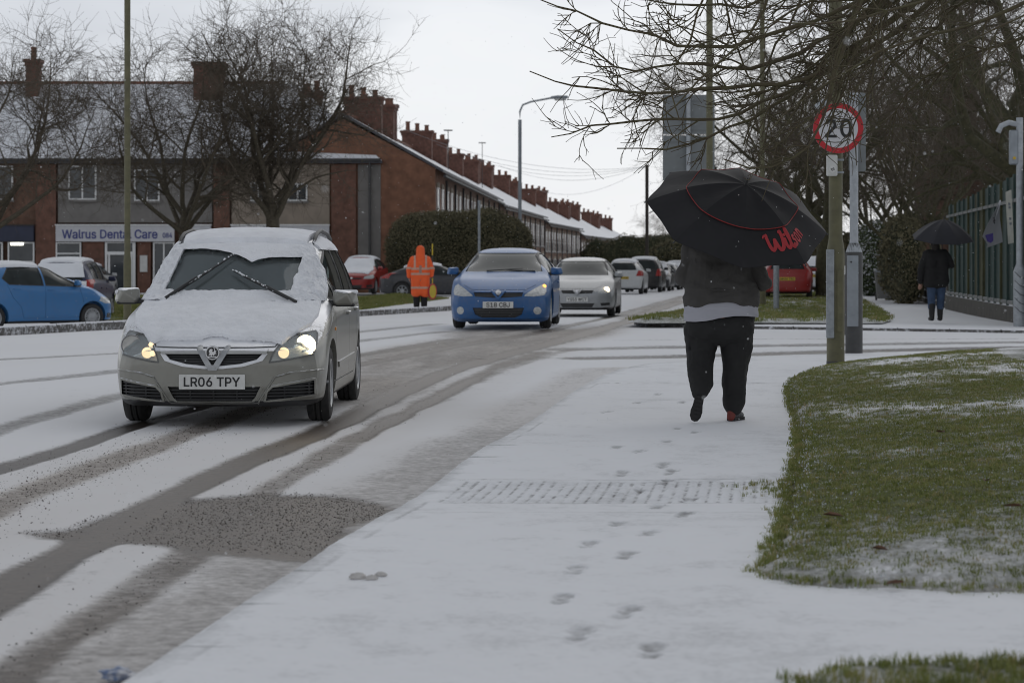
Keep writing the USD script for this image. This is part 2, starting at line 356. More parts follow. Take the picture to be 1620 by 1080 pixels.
def road_masks(X, Y):
    # streaks run along the road, with a broader drift
    al = Y + .1 * X; ac = X - .1 * Y
    streak = fbm2(ac * 5, al * .55, 1.0, 4, 3); drift = fbm2(X, Y, .35, 3, 5); wob = fbm2(ac * 1.3, al * .9, 1.0, 3, 9)
    s = .97 + .24 * (streak - .5) + .26 * (drift - .5)
    g = .10 + .35 * np.clip(drift - .45, 0, 1)
    for pts, w, depth, gr in TRACKS:
        d, along = dist_to(X, Y, pts)
        d = d + .14 * (wob - .5) + .05 * (streak - .5)
        t = 1 - smooth01(d, w * .26, w * .54 + .04)
        rib = .10 * np.cos(d / .035)                                 # tyre grooves
        s = s - t * (depth + rib * depth * .5) * (.88 + .32 * fbm2(along.astype(float), ac * 3, .6, 3, 21))
        g = g + t * gr * .6 + .22 * gr * (1 - smooth01(d, .2, .9))
        s = s - .09 * depth * (1 - smooth01(d, w * .4, w * 1.1 + .1))
    d = sdist(PATCH, X, Y) + .16 * (fbm2(X * 1.2, Y * .7, 1.0, 4, 13) - .5)
    t = smooth01(d, -.10, .20)
    s = s - t * (.80 + .5 * (fbm2(X * 2.2, Y * 2.5, 1.0, 4, 19) - .5)); g = np.maximum(g, t * (.72 + .5 * fbm2(X, Y, .8, 3, 23))) 
    d = sdist(JUNC, X, Y) + 1.0 * (fbm2(X * .9, Y * .35, 1.0, 3, 17) - .5)
    t = smooth01(d, -.5, .5)
    s = s - t * (.46 + .9 * (streak - .5)); g = g + t * .65
    # thin, dirty snow in the gutter
    u = kerb_x(np.clip(Y, -3, 30)) - X
    w = .42 + .55 * fbm2(Y * .45, Y * 0, 1.0, 3, 31) + .25 * (fbm2(X, Y, 1.4, 3, 33) - .5)
    near = (Y < 27)
    t = (1 - smooth01(u, w * .45, w * 1.15)) * near * smooth01(u, -.02, .04)
    thin = .12 + .26 * smooth01(fbm2(Y * .3, Y * 0 + 4, 1.0, 3, 37), .35, .62)
    s = s - t * thin; g = g + t * .38
    # loose dark grit thrown off the wheels
    return np.clip(s, -.2, 1.15), np.clip(g, 0, 1)

def road_patch(us, ys, fn):
    v, f = grid(us, ys, lambda U, Y: np.stack([fn(U, Y), Y, Y * 0], -1))
    s, g = road_masks(v[:, 0], v[:, 1])
    v[:, 2] = gz(v[:, 0], v[:, 1]) + .016 * np.clip(s, 0, 1) - .016 + .012 * (fbm2(v[:, 0], v[:, 1], 2.0, 3, 41) - .5) * np.clip(s, 0, 1)
    return v, f, s, g
parts = [road_patch(np.linspace(0, 6.2, 250), np.arange(6, 12.001, .03), lambda U, Y: kerb_x(Y) - U),
         road_patch(np.linspace(0, 9.6, 300), np.arange(12, 21.001, .045), lambda U, Y: kerb_x(Y) - U),
         road_patch(np.linspace(0, 15, 220), np.arange(21, 29.001, .1), lambda U, Y: kerb_x(Y) - U),
         road_patch(np.linspace(0, 1, 320), np.arange(29, 64.01, .2), lambda U, Y: -20 + (.0 + 40) * U),
         road_patch(np.linspace(0, 1, 40), np.concatenate([np.arange(64, 150, 1.0), np.arange(150, 330, 5.0)]), lambda U, Y: (np.interp(Y, LEFT_KERB[:, 1], LEFT_KERB[:, 0]) + U * (8.6)))]
gobj('road', parts, 'snowy_road')

# ---------------- pavement on the right: footprints, blister paving near the dropped kerb
FOOT = [(1030, 1068, 0), (990, 1004, 1), (916, 1040, 0), (889, 980, 0), (910, 932, 0), (990, 907, 1), (931, 888, 0), (1026, 867, 1), (978, 848, 0), (1082, 828, 1), (1040, 812, 0), (1090, 797, 1), (1012, 783, 0), (1052, 769, 1),
        (1048, 747, 0), (1012, 727, 1), (1055, 709, 0), (1100, 690, 1), (1072, 683, 0), (975, 720, 0), (1062, 755, 1), (984, 757, 0), (1010, 640, 1), (1040, 627, 0), (960, 655, 1), (1078, 640, 0)]
def pave_h(X, Y):
    k = kerb_x(np.clip(Y, -3, 30))
    h = .08 - .055 * np.exp(-((Y - 12.7) / 1.6) ** 2) - .045 * smooth01(Y, 14, 18) - .02 * smooth01(Y, 21, 26)
    return gz(X, Y) + h * smooth01(X - k, -.22, .06) + .010 + .016 * (fbm2(X, Y, .9, 3, 51) - .5)
TACT = (12.15, 13.32)
def pave_masks(X, Y):
    s = .86 + .20 * (fbm2(X, Y, .8, 3, 53) - .5) + .16 * (fbm2(X * 2.5, Y * 1.2, 1.0, 4, 54) - .5) - .40 * (1 - smooth01(X - kerb_x(np.clip(Y, -3, 30)), .0, .16)) * (fbm2(X * 2, Y * 1.2, 1.0, 3, 55))
    g = .05 + 0 * X; dz = .011 * (fbm2(X, Y, 5, 4, 57) - .5) + .008 * (fbm2(X, Y, 17, 3, 58) - .5)
    for px, py, k in FOOT:
        x0, y0 = G(px, py + 4); c, sn = math.cos(.13 + .12 * k), math.sin(.13 + .12 * k)
        a, b = (X - x0) * c - (Y - y0) * sn, (X - x0) * sn + (Y - y0) * c
        wdt = .036 + .008 * smooth01(b, -.02, .09)
        q = np.maximum(np.hypot(a / wdt, (b - .06) / .085), 0); q2 = np.hypot(a / .034, (b + .085) / .06)
        t = np.maximum(1 - smooth01(q, .75, 1.25), 1 - smooth01(q2, .75, 1.25))
        lug = np.clip(1.9 * fbm2(X * 3, Y * 2, 9, 3, 59) - .35, 0, 1.3)
        s = s - .48 * t * lug; dz = dz - .008 * t + .004 * (1 - smooth01(np.minimum(q, q2), 1.1, 1.8)) * (t < .1)
    k = kerb_x(np.clip(Y, -3, 30)); u = X - k
    inside = smooth01(Y, TACT[0] - .01, TACT[0] + .02) * (1 - smooth01(Y, TACT[1] - .02, TACT[1] + .01)) * smooth01(u, .12, .2) * (1 - smooth01(u, 2.0, 2.1))
    p = .0667 * 1.0
    bx_, by_ = (u / p) % 1 - .5, (Y / p) % 1 - .5
    bump = 1 - smooth01(np.hypot(bx_, by_), .22, .42)
    groove = smooth01(np.abs(bx_), .30, .48)
    s = s - inside * (.06 + .50 * groove * (1 - .6 * bump) * smooth01(fbm2(X, Y, 16, 3, 61), .38, .68) + .30 * smooth01(np.hypot(bx_, by_), .55, .70)); dz = dz + inside * (.006 * bump - .004)
    lip = np.exp(-((Y - TACT[0] + .03) / .018) ** 2) + np.exp(-((Y - 11.55 + .02 * np.sin(u * 2)) / .016) ** 2)
    s = s - .3 * lip * smooth01(u, .15, .3) * (.3 + fbm2(X * 1.5, Y, 1, 3, 63))
    jn = Y / .915; ji = np.floor(jn + .5); near_j = np.exp(-((jn - ji) * .915 / .011) ** 2) * smooth01(meshkit.noise(np.stack([ji * 3.7, ji * 0 + .5, ji * 0], -1), 3), .35, .75)
    s = s - .85 * near_j * (1 - smooth01(u, .10, .19 + .2 * fbm2(Y * 3, Y * 0, 1, 2, 67))); dz = dz - .012 * near_j * (1 - smooth01(u, .06, .16))
    s = s - .28 * np.exp(-((u - .135) / .012) ** 2) * smooth01(fbm2(Y * 1.1, Y * 0 + 7, 1, 3, 69), .45, .62)
    return s, g, dz
def pave_patch(ys, n, right):
    v, f = grid(np.linspace(0, 1, n), ys, lambda U, Y: np.stack([kerb_x(Y) + .012 + .03 * fbm2(Y * 1.3, Y * 0, 1.0, 3, 65) * (Y < 26) + U * (right(Y) - kerb_x(Y) - .012), Y, Y * 0], -1))
    s, g, dz = pave_masks(v[:, 0], v[:, 1]); v[:, 2] = pave_h(v[:, 0], v[:, 1]) + dz
    return v, f, s, g
parts = [pave_patch(np.arange(6, 8.801, .02), 330, lambda Y: 0 * Y + 4.2),
         pave_patch(np.arange(8.8, 12.001, .02), 150, lambda Y: edge_x(Y) + .35),
         pave_patch(np.arange(12, 13.4001, .0115), 230, lambda Y: edge_x(Y) + .35),
         pave_patch(np.arange(13.4, 23.501, .04), 140, lambda Y: edge_x(Y) + .35),
         pave_patch(np.arange(23.5, 30.01, .08), 120, lambda Y: 0 * Y + 13.9)]
gobj('pavement', parts, 'snowy_pavement')

# ---------------- kerb stones along the pavement, each one a piece, snow on top
mat('kerb_stone', (.11, .105, .10), .85, .25, 10, bump=.3, snow=1.08, snowscale=12)
kr = thing('kerb', None, None, kind='structure')
kpts = np.array([(kerb_x(y), y) for y in np.arange(6, 29.9, .05)])
kd = np.r_[0, np.cumsum(np.hypot(*np.diff(kpts, axis=0).T))]
pos = 0.15
while pos < kd[-1] - .95:
    a, b = pos + .007, pos + .905
    ts = np.linspace(a, b, 5); X, Y = np.interp(ts, kd, kpts[:, 0]), np.interp(ts, kd, kpts[:, 1])
    tx, ty = np.gradient(X), np.gradient(Y); L = np.hypot(tx, ty); nx, ny = ty / L, -tx / L
    z = gz(X, Y) + (pave_h(X + .1, Y) - gz(X + .1, Y)) + RNG.normal(0, .0025) - .012
    rows = []
    for off, dz in ((-.006, -.2), (.0, -.02), (.012, -.004), (.03, .003), (.128, .0), (.134, -.2)):
        rows.append(np.stack([X + nx * off, Y + ny * off, z + dz], -1))
    P = np.array(rows); m, n = P.shape[:2]
    i, j = np.meshgrid(np.arange(m - 1), np.arange(n - 1), indexing='ij')
    q = np.stack([i * n + j, i * n + j + 1, (i + 1) * n + j + 1, (i + 1) * n + j], -1).reshape(-1, 4)
    caps = [[k * n, (k + 1) * n, 0 + 0] for k in range(1, m - 1)]
    ff = np.vstack([q[:, [0, 1, 2]], q[:, [0, 2, 3]], [[0, k * n, (k + 1) * n] for k in range(1, m - 1)], [[n - 1, (k + 1) * n + n - 1, k * n + n - 1] for k in range(1, m - 1)]])
    t = trimesh.Trimesh(P.reshape(-1, 3), ff, process=False); t.fix_normals()
    obj('kerb_stone', t, 'kerb_stone', kr, smooth=40)
    pos += .915

# ---------------- far pavement, verge, side-road kerb
def band(line, w0, w1, step, dz):
    """a strip beside a line, from w0 to w1 to its right"""
    L = LineString(line); n = max(3, int(L.length / step)); ts = np.linspace(0, L.length, n)
    P = np.array([L.interpolate(t).coords[0] for t in ts]); d = np.gradient(P, axis=0); d /= np.linalg.norm(d, axis=1, keepdims=True)
    nn = np.stack([d[:, 1], -d[:, 0]], -1)
    return P, nn
def flat_sheet(name, poly, step, dz, matn, snow, grit, kind='structure', label=None, vari=.3, seed=1, cat=None):
    """a sheet over a polygon, on a grid; edge follows the polygon"""
    t2 = trimesh.creation.triangulate_polygon(poly, engine='earcut')
    v2, f2 = t2
    m = trimesh.Trimesh(np.c_[v2, np.zeros(len(v2))], f2, process=False)
    v, f = trimesh.remesh.subdivide_to_size(m.vertices, m.faces, step, max_iter=14)
    X, Y = v[:, 0], v[:, 1]
    d = shapely.distance(poly.exterior, shapely.points(X, Y))
    v[:, 2] = gz(X, Y) + dz(X, Y, d)
    s = snow(X, Y, d) + vari * (fbm2(X, Y, .8, 4, seed) - .5)
    return gobj(name, [(v, f, s, np.full(len(v), grit))], matn, label, kind)

rk = np.array([RK.interpolate(t).coords[0] for t in np.arange(0, 120, 1.5)])
far_path = Polygon(list(map(tuple, rk)) + [(24, 120), (26, 90), (18.5, 78), (13.9, 66), (11.2, 46), (11.0, 40), (14, 39.2)]).buffer(0)
flat_sheet('far_pavement', far_path, 1.2, lambda X, Y, d: .066 * smooth01(d, 0, .12) - .0, 'snowy_pavement', lambda X, Y, d: .95 + 0 * X, .1, seed=71)
kf = thing('far_kerb', None, None, kind='structure')
L = LineString(rk)
pos = 0.0
while pos < 60:
    a, b = pos + .008, pos + .905; P = np.array([L.interpolate(t).coords[0] for t in (a, b)]); d = (P[1] - P[0]) / np.linalg.norm(P[1] - P[0]); nn = np.array([d[1], -d[0]])
    zz = gz(P[:, 0], P[:, 1])
    base = [(P[0] - nn * .03), (P[1] - nn * .03), (P[1] + nn * .10), (P[0] + nn * .10)]
    hv = [(*q, z + dz) for dz in (-.2, .045) for q, z in zip(base, (zz[0], zz[1], zz[1], zz[0]))] + [(*(q + nn * .015), z + .056) for q, z in zip(base[:2], zz)] + [(*q, z + .056) for q, z in zip(base[2:], (zz[1], zz[0]))]
    obj('kerb_stone', trimesh.convex.convex_hull(np.array(hv)), 'kerb_stone', kf, smooth=40)
    pos += .915
lk = thing('left_kerb', None, None, kind='structure')
L = LineString(LEFT_KERB); pos = 4.0
while pos < 64:
    a, b = pos + .008, pos + .905; P = np.array([L.interpolate(t).coords[0] for t in (a, b)]); d = (P[1] - P[0]) / np.linalg.norm(P[1] - P[0]); nn = np.array([-d[1], d[0]])
    zz = np.maximum(gz(P[:, 0], P[:, 1]), gz(P[:, 0] + .8, P[:, 1] - .8)) + .02
    base = [(P[0] - nn * .03), (P[1] - nn * .03), (P[1] + nn * .14), (P[0] + nn * .14)]
    hv = [(*q, z + dz) for dz in (-.4, .10) for q, z in zip(base, (zz[0], zz[1], zz[1], zz[0]))] + [(*(q + nn * .02), z + .125) for q, z in zip(base[:2], zz)] + [(*q, z + .125) for q, z in zip(base[2:], (zz[1], zz[0]))]
    obj('kerb_stone', trimesh.convex.convex_hull(np.array(hv)), 'kerb_stone', lk, smooth=40)
    pos += .915

VERGE = Polygon([G(*p) for p in [(992, 517), (1050, 505), (1084, 497), (1130, 480), (1200, 471), (1280, 468), (1340, 470), (1362, 478), (1385, 492), (1404, 505), (1410, 514), (1395, 519), (1200, 519), (1020, 519)]])
flat_sheet('far_verge', VERGE, .35, lambda X, Y, d: .074 + .07 * smooth01(d, 0, .3) + .03 * fbm2(X, Y, 1, 3, 3), 'snowy_turf', lambda X, Y, d: .46 + .2 * (1 - smooth01(d, 0, .6)), .1, vari=.9, seed=73)

# car park and verge across the road
lkp = [tuple(LK.interpolate(t).coords[0]) for t in np.arange(0, 60, 1.5)]
LEFTLAND = Polygon([(x - .05, y + .1) for x, y in lkp] + [(2.2, 92), (-3, 94.6), (-26, 94.6), (-30, 60), (-26, 24)]).buffer(0)
flat_sheet('car_park', LEFTLAND, 1.5, lambda X, Y, d: .10 * smooth01(d, 0, .15) - .03, 'snowy_pavement', lambda X, Y, d: 1.0 + 0 * X, .2, vari=.35, seed=77)
LV = Polygon([G(558, 496), G(600, 490), G(660, 482), G(720, 474), G(760, 470), (-1.2, 76), (-3.2, 80.5), (-9.5, 81), G(560, 470)]).buffer(.01)
flat_sheet('roadside_verge', LV, .5, lambda X, Y, d: .085 + .20 * smooth01(d, 0, 2.5), 'snowy_turf', lambda X, Y, d: .12 + 0 * X, .05, vari=.5, seed=79)
LV2 = Polygon([(-13.6, 57.5), (-8.6, 55.8), (-7.6, 61), (-9, 82), (-15, 82)])
flat_sheet('car_park_lawn', LV2, .6, lambda X, Y, d: .08 + .07 * smooth01(d, 0, .4), 'snowy_turf', lambda X, Y, d: .18 + 0 * X, .05, vari=.5, seed=81)

# ---------------- grassy bank beside the pavement
NEARX = [.95, 1.0, 1.12, 1.3, 1.5, 1.7, 1.95, 2.2, 2.5, 2.8, 3.2]; NEARY = [9.1, 8.86, 8.70, 8.58, 8.60, 8.46, 8.50, 8.36, 8.42, 8.30, 8.34]
BANK = Polygon(list(zip(NEARX, NEARY))[::-1][-11:][::-1][:1] + [(float(edge_x(y)), y) for y in np.arange(9.4, 23.6, .5)] + [(3.2, 24.4), (3.7, 25.6), (4.6, 26.8), (6.2, 27.6), (9, 27.9), (9, 8.15)] + list(zip(NEARX, NEARY))[:0:-1])
FRONT = Polygon([(.84, 6.74), (1.0, 6.82), (1.25, 6.86), (1.7, 6.92), (4, 7.0), (4, 5.6), (.7, 5.6)])
def bank_h(X, Y, d):
    return .075 + .05 * smooth01(d, 0, .15) + .135 * np.clip(d, 0, 3.0) - .012 * np.clip(d, 0, 3) ** 2 + .05 * (fbm2(X, Y, .9, 4, 83) - .5) * smooth01(d, 0, .4) + .02 * (fbm2(X, Y, 4.5, 3, 85) - .5)
def bank_snow(X, Y, d):
    a = fbm2(X * 1.0 + Y * .25, Y * .55, 1.0, 4, 87); b = fbm2(X * 4.2, Y * 2.0, 1.0, 4, 89)
    top = smooth01(Y, 15, 25) * .07 + (1 - smooth01(Y, 8.4, 9.5)) * .07
    return .5 + 1.5 * (a - .565 + top) + .75 * (b - .5)
def turf(name, poly, hfun, sfun, step):
    x0, y0, x1, y1 = poly.bounds
    xs, yy = np.arange(x0, min(x1, 7.5), step), np.arange(y0, y1 + step, step * 1.6)
    v, f = grid(xs, yy, lambda X, Y: np.stack([X, Y, X * 0], -1))
    sd = sdist(poly, v[:, 0], v[:, 1])
    v[:, 2] = gz(v[:, 0], v[:, 1]) + np.where(sd > 0, hfun(v[:, 0], v[:, 1], np.maximum(sd, 0)), hfun(v[:, 0], v[:, 1], 0 * sd) + sd * 1.2)
    keep = (sd[f] > -.09).any(1)
    s = sfun(v[:, 0], v[:, 1], sd)
    used = np.unique(f[keep]); remap = -np.ones(len(v), int); remap[used] = np.arange(len(used))
    gobj(name, [(v[used], remap[f[keep]], s[used] - .0, (.25 + .6 * (1 - smooth01(sd, .0, .12)))[used])], 'snowy_turf')
turf('grass_bank', BANK, bank_h, bank_snow, .045)
front_h = lambda X, Y, d: .085 + .07 * smooth01(d, 0, .2) + 0 * X
turf('front_lawn', FRONT, front_h, lambda X, Y, d: .45 + .8 * (fbm2(X * 3, Y * 2, 1, 4, 91) - .5), .045)

# ---------------- grass blades
M['blade'] = usdkit.material(stage, '/World/Looks/blade', {
    'o': ('object_info', {}), 'r': ('rgb_ramp', {'ramp': [(0, (.12, .145, .036)), (.35, (.17, .20, .052)), (.7, (.225, .235, .07)), (.9, (.28, .26, .10)), (1, (.31, .25, .12))]}),
    'd': ('principled_bsdf', {'roughness': .6, 'specular_ior_level': .25}), 't': ('translucent_bsdf', {}), 'm': ('mix_closure', {'fac': .25})},
    [('o.random', 'r.fac'), ('r.color', 'd.base_color'), ('r.color', 't.color'), ('d.BSDF', 'm.closure1'), ('t.BSDF', 'm.closure2')], surface='m.closure')
mat('frosted_blade', (.60, .63, .66), .7, .1, 9)
def tuft(n, h, spread, seed, wid=.0028):
    r = np.random.default_rng(seed); V, Fc = [], []
    for k in range(n):
        a, b = r.uniform(0, 2 * PI, 2); q = spread * math.sqrt(r.uniform()); o = np.array([q * math.cos(b), q * math.sin(b), -.008])
        L, lean = h * r.uniform(.55, 1.15), r.uniform(.15, 1.1); side = np.array([-math.sin(a), math.cos(a), 0]) * wid * r.uniform(.7, 1.3); d = np.array([math.cos(a), math.sin(a), 0])
        p1 = o + np.array([0, 0, L * .55]) + d * L * lean * .22; p2 = o + np.array([0, 0, L * (.98 - .3 * lean)]) + d * L * lean * .8
        i = len(V); V += [o - side, o + side, p1 - side * .8, p1 + side * .8, p2]; Fc += [[i, i + 1, i + 3], [i, i + 3, i + 2], [i + 2, i + 3, i + 4]]
    return np.array(V), np.array(Fc)
def instancer(name, label, protos, pts, which, scl, rots, matname, cat):
    pi = UsdGeom.PointInstancer.Define(stage, '/World/' + numbered(name, '/World'))
    pr = []
    for k, (v, f) in enumerate(protos):
        m = usdkit.mesh(stage, f'{pi.GetPath()}/Protos/tuft_{k:03d}', (v, f), M[matname[k]] if isinstance(matname, list) else M[matname], smooth=False); pr.append(m.GetPath())
    pi.CreatePrototypesRel().SetTargets(pr)
    pi.CreatePositionsAttr(Vt.Vec3fArray.FromNumpy(np.asarray(pts, np.float32)))
    pi.CreateProtoIndicesAttr(Vt.IntArray.FromNumpy(np.asarray(which, np.int32)))
    pi.CreateScalesAttr(Vt.Vec3fArray.FromNumpy(np.repeat(np.asarray(scl, np.float32)[:, None], 3, 1)))
    h = np.asarray(rots) / 2
    pi.CreateOrientationsAttr(Vt.QuathArray([Gf.Quath(float(np.cos(t)), 0, 0, float(np.sin(t))) for t in h]))
    tag(pi.GetPrim(), label, cat, None, 'stuff')
def sow(poly, n, hfun, sfun, thr, seed):
    r = np.random.default_rng(seed); x0, y0, x1, y1 = poly.bounds
    P = np.stack([r.uniform(x0, x1, n), r.uniform(y0, y1, n)], -1); sd = sdist(poly, P[:, 0], P[:, 1])
    s = sfun(P[:, 0], P[:, 1], sd); keep = (sd > -.03) & (r.uniform(0, 1, n) < np.clip(1.05 - (s - thr) * 2.2, .06, 1))
    P, sd, s = P[keep], sd[keep], s[keep]
    return np.c_[P, gz(P[:, 0], P[:, 1]) + hfun(P[:, 0], P[:, 1], np.maximum(sd, 0))], s, sd
protos = [tuft(13, .029, .045, 100 + k, .0021) for k in range(5)] + [tuft(9, .013, .04, 120 + k, .0036) for k in range(2)]
cut = BANK.intersection(sbox(0, 7, 7.2, 28))
P, s, sd = sow(cut, 88000, bank_h, bank_snow, .42, 5)
P = P[(P[:, 0] / P[:, 1] < .25)] ; w = RNG.integers(0, 5, len(P)); w = np.where(RNG.uniform(size=len(P)) < .30, RNG.integers(5, 7, len(P)), w)
instancer('bank_grass', 'short green grass dusted with snow growing on the bank', protos, P, w, RNG.uniform(.7, 1.35, len(P)), RNG.uniform(0, 2 * PI, len(P)), ['blade'] * 5 + ['frosted_blade'] * 2, 'grass')
# ragged fringe of longer grass along the pavement and stray tufts growing through the snow
fr = []
for y in np.arange(9.1, 24, .016):
    fr.append((float(edge_x(y)) + RNG.normal(.015, .022), y))
for x in np.arange(.95, 3.0, .012):
    fr.append((x, float(np.interp(x, NEARX, NEARY)) + RNG.normal(.06, .06)))
for _ in range(150):
    fr.append((1.66 - abs(RNG.normal(0, .14)), RNG.uniform(12.15, 13.3)))
for _ in range(26):
    fr.append((RNG.uniform(1.3, 1.48), RNG.uniform(11.2, 11.7)))
fr = np.array([q for q in fr if fbm2(np.array([q[0] * 3]), np.array([q[1] * 1.5]), 1, 3, 93)[0] > .50 or abs(q[0] - float(edge_x(q[1]))) < .07 or q[1] < 9.1])
protos2 = [tuft(12, .048, .03, 140 + k, .0022) for k in range(4)]
instancer('fringe_grass', 'ragged longer grass overhanging the snowy pavement edge', protos2, np.c_[fr, pave_h(fr[:, 0], fr[:, 1]) + .02], RNG.integers(0, 4, len(fr)), RNG.uniform(.35, .9, len(fr)), RNG.uniform(0, 2 * PI, len(fr)), 'blade', 'grass')
P, s, sd = sow(FRONT.intersection(sbox(.6, 2.2, 6.2, 8)), 2600, front_h, lambda X, Y, d: .3 + .9 * (fbm2(X * 3, Y * 2, 1, 4, 91) - .5), .4, 6)
instancer('foreground_grass', 'blurred tall grass at the near edge of the path', protos2, P, RNG.integers(0, 4, len(P)), RNG.uniform(.6, 1.2, len(P)), RNG.uniform(0, 2 * PI, len(P)), 'blade', 'grass')
protos3 = [tuft(16, .08, .10, 160 + k, .006) for k in range(4)]
vh = lambda X, Y, d: .125 + .03 * smooth01(d, 0, .3)
P, s, sd = sow(VERGE, 9000, vh, lambda X, Y, d: .46 + .9 * (fbm2(X, Y, .8, 4, 73) - .5), .45, 7)
instancer('verge_grass', 'grass dusted with snow on the verge past the side road', protos3, P, RNG.integers(0, 4, len(P)), RNG.uniform(.6, 1.2, len(P)), RNG.uniform(0, 2 * PI, len(P)), 'blade', 'grass')
P, s, sd = sow(LV, 9000, lambda X, Y, d: .085 + .20 * smooth01(d, 0, 2.5), lambda X, Y, d: 0 * X, .4, 8)
instancer('roadside_grass', 'green grass of the verge behind the person in orange', protos3, P, RNG.integers(0, 4, len(P)), RNG.uniform(.6, 1.2, len(P)), RNG.uniform(0, 2 * PI, len(P)), 'blade', 'grass')
P, s, sd = sow(LV2, 6000, lambda X, Y, d: .08 + .07 * smooth01(d, 0, .4), lambda X, Y, d: 0 * X, .4, 9)
instancer('lawn_grass', 'strip of green grass beside the parked cars on the left', protos3, P, RNG.integers(0, 4, len(P)), RNG.uniform(.6, 1.2, len(P)), RNG.uniform(0, 2 * PI, len(P)), 'blade', 'grass')
# ================================================================== buildings
mat('glass_dark', (.02, .024, .028), .12, .5, 1.3, spec=.5, col2=(.05, .055, .06))
mat('sign_white', (.50, .50, .52), .6, .06, 4, dirt=.2)
mat('sign_blue', (.045, .055, .19), .6, .05, 6)
mat('shop_blue', (.02, .025, .05), .6, .2, 4)
mat('timber_dark', (.035, .028, .022), .7, .3, 8)
mat('net_curtain', (.20, .20, .20), .9, .2, 5)
emitter('tube_light', (1.0, .98, .85), 3.0)
mat('yellow_sign', (.50, .33, .02), .6, .1, 5)
def extr_roof(x0, x1, y0, y1, ze, zr, hip0=0.0, hip1=0.0, th=.12, over=.25):
    """a pitched roof with its ridge along x between y0 (front eaves) and y1 (rear eaves); hips pull the ridge ends in"""
    ym = (y0 + y1) / 2; a = over
    sl = (zr - ze) / (ym - y0)
    P = [(x0 - a * (hip0 > 0), y0 - a, ze - a * sl), (x1 + a * (hip1 > 0), y0 - a, ze - a * sl), (x1 + a * (hip1 > 0), y1 + a, ze - a * sl), (x0 - a * (hip0 > 0), y1 + a, ze - a * sl), (x0 + hip0, ym, zr), (x1 - hip1, ym, zr)]
    return trimesh.convex.convex_hull(np.array(P + [(p[0], p[1], p[2] - th) for p in P[:4]]))
def window(parent, x0, x1, z0, z1, y, frame='white_paint', bars=(), transom=None, glass='glass_dark', sill=True, recess=.10, glass_label=None):
    """a window in a wall that faces -y: the frame with its pane set back in the opening"""
    f = .06; n = [bx(x0, x1, y - .03 + recess * 0, y + .04, z1 - f, z1), bx(x0, x1, y - .03, y + .04, z0, z0 + f), bx(x0, x0 + f, y - .028, y + .04, z0 + f, z1 - f), bx(x1 - f, x1, y - .028, y + .04, z0 + f, z1 - f)]
    for b in bars: n.append(bx(x0 + (x1 - x0) * b - .03, x0 + (x1 - x0) * b + .03, y - .026, y + .04, z0 + f, z1 - f))
    if transom is not None: n.append(bx(x0 + f, x1 - f, y - .024, y + .04, z0 + (z1 - z0) * transom - .03, z0 + (z1 - z0) * transom + .03))
    w = obj('window', cat_(n), frame, parent, smooth=False)
    obj('pane', bx(x0 + f, x1 - f, y - .006, y + .006, z0 + f, z1 - f), glass, w, smooth=False, label=glass_label)
    if sill: obj('sill', bx(x0 - .06, x1 + .06, y - .11, y - .03, z0 - .09, z0 - .005), 'render_grey', w, smooth=False)
    return w
def chimney(parent, x, y, z0, z1, wx, wy, pots=2, brick='chimney_brick', along='x', tall=.45):
    b = cat_([bx(x - wx / 2, x + wx / 2, y - wy / 2, y + wy / 2, z0, z1 - .3), bx(x - wx / 2 - .05, x + wx / 2 + .05, y - wy / 2 - .05, y + wy / 2 + .05, z1 - .3, z1 - .15), bx(x - wx / 2 - .10, x + wx / 2 + .10, y - wy / 2 - .10, y + wy / 2 + .10, z1 - .15, z1)])
    c = obj('chimney', b, brick, parent, smooth=False)
    for k in range(pots):
        o = (k + .5) / pots - .5; px, py = (x + o * wx * .95, y) if along == 'x' else (x, y + o * wy * .95)
        h = tall * (1 + .25 * ((k * 7) % 3 - 1)); p = lathe([(.0, 0), (.13, 0), (.115, h * .8), (.14, h * .84), (.14, h), (.095, h), (.08, .05), (0, .05)], 14); p.apply_translation([px, py, z1]); obj('chimney_pot', p, 'pot_clay', c, smooth=35)
    return c

# ---- the dental practice and its neighbours: one two-storey parade of shops
DY = 95.0; sD = F / DY
def dx(px): return (px - CX) / sD
def dz(py): return EYE - (py - HY) / sD
g0 = float(gz(-15, 94)) - .2
parade = thing('shop_parade', 'long two-storey parade of shops with a snow streaked slate roof behind bare trees', 'building', (0, 0, 0))
X0, X1 = dx(-150), dx(588); ze = dz(240)
obj('wall', bx(X0, X1, DY + .3, DY + 8, g0, ze), 'brick_brown', parade, smooth=False)
rf = obj('roof', extr_roof(X0, X1, DY + .3, DY + 8, ze, dz(119), 0, 3.7, over=.45), 'slate', parade, smooth=False)
obj('ridge_tiles', cat_([bx(X0 + k * .46, X0 + k * .46 + .44, DY + 4.05, DY + 4.25, dz(119) - .06, dz(119) + .07) for k in range(int((X1 - X0 - 4.2) / .46))]), 'pot_clay', rf, smooth=False, kind='stuff')
obj('gutter', bx(X0, X1 + .4, DY - .26, DY - .14, ze - .42, ze - .30), 'lead_dark', parade, smooth=False)
obj('eaves_board', bx(X0, X1 + .4, DY - .14, DY + .3, ze - .50, ze - .36), 'timber_dark', parade, smooth=False)
for px0, px1, ptop, pots, wy in ((40, 61, 97, 1, .7), (306, 354, 102, 0, 1.1), (477, 509, 150, 2, .7)):
    chimney(rf, (dx(px0) + dx(px1)) / 2 * 1.035, DY + 3.7, dz(170), dz(ptop) + .4, (px1 - px0) / sD, wy, pots, tall=.5 if px0 > 100 else .75)
ivy = []
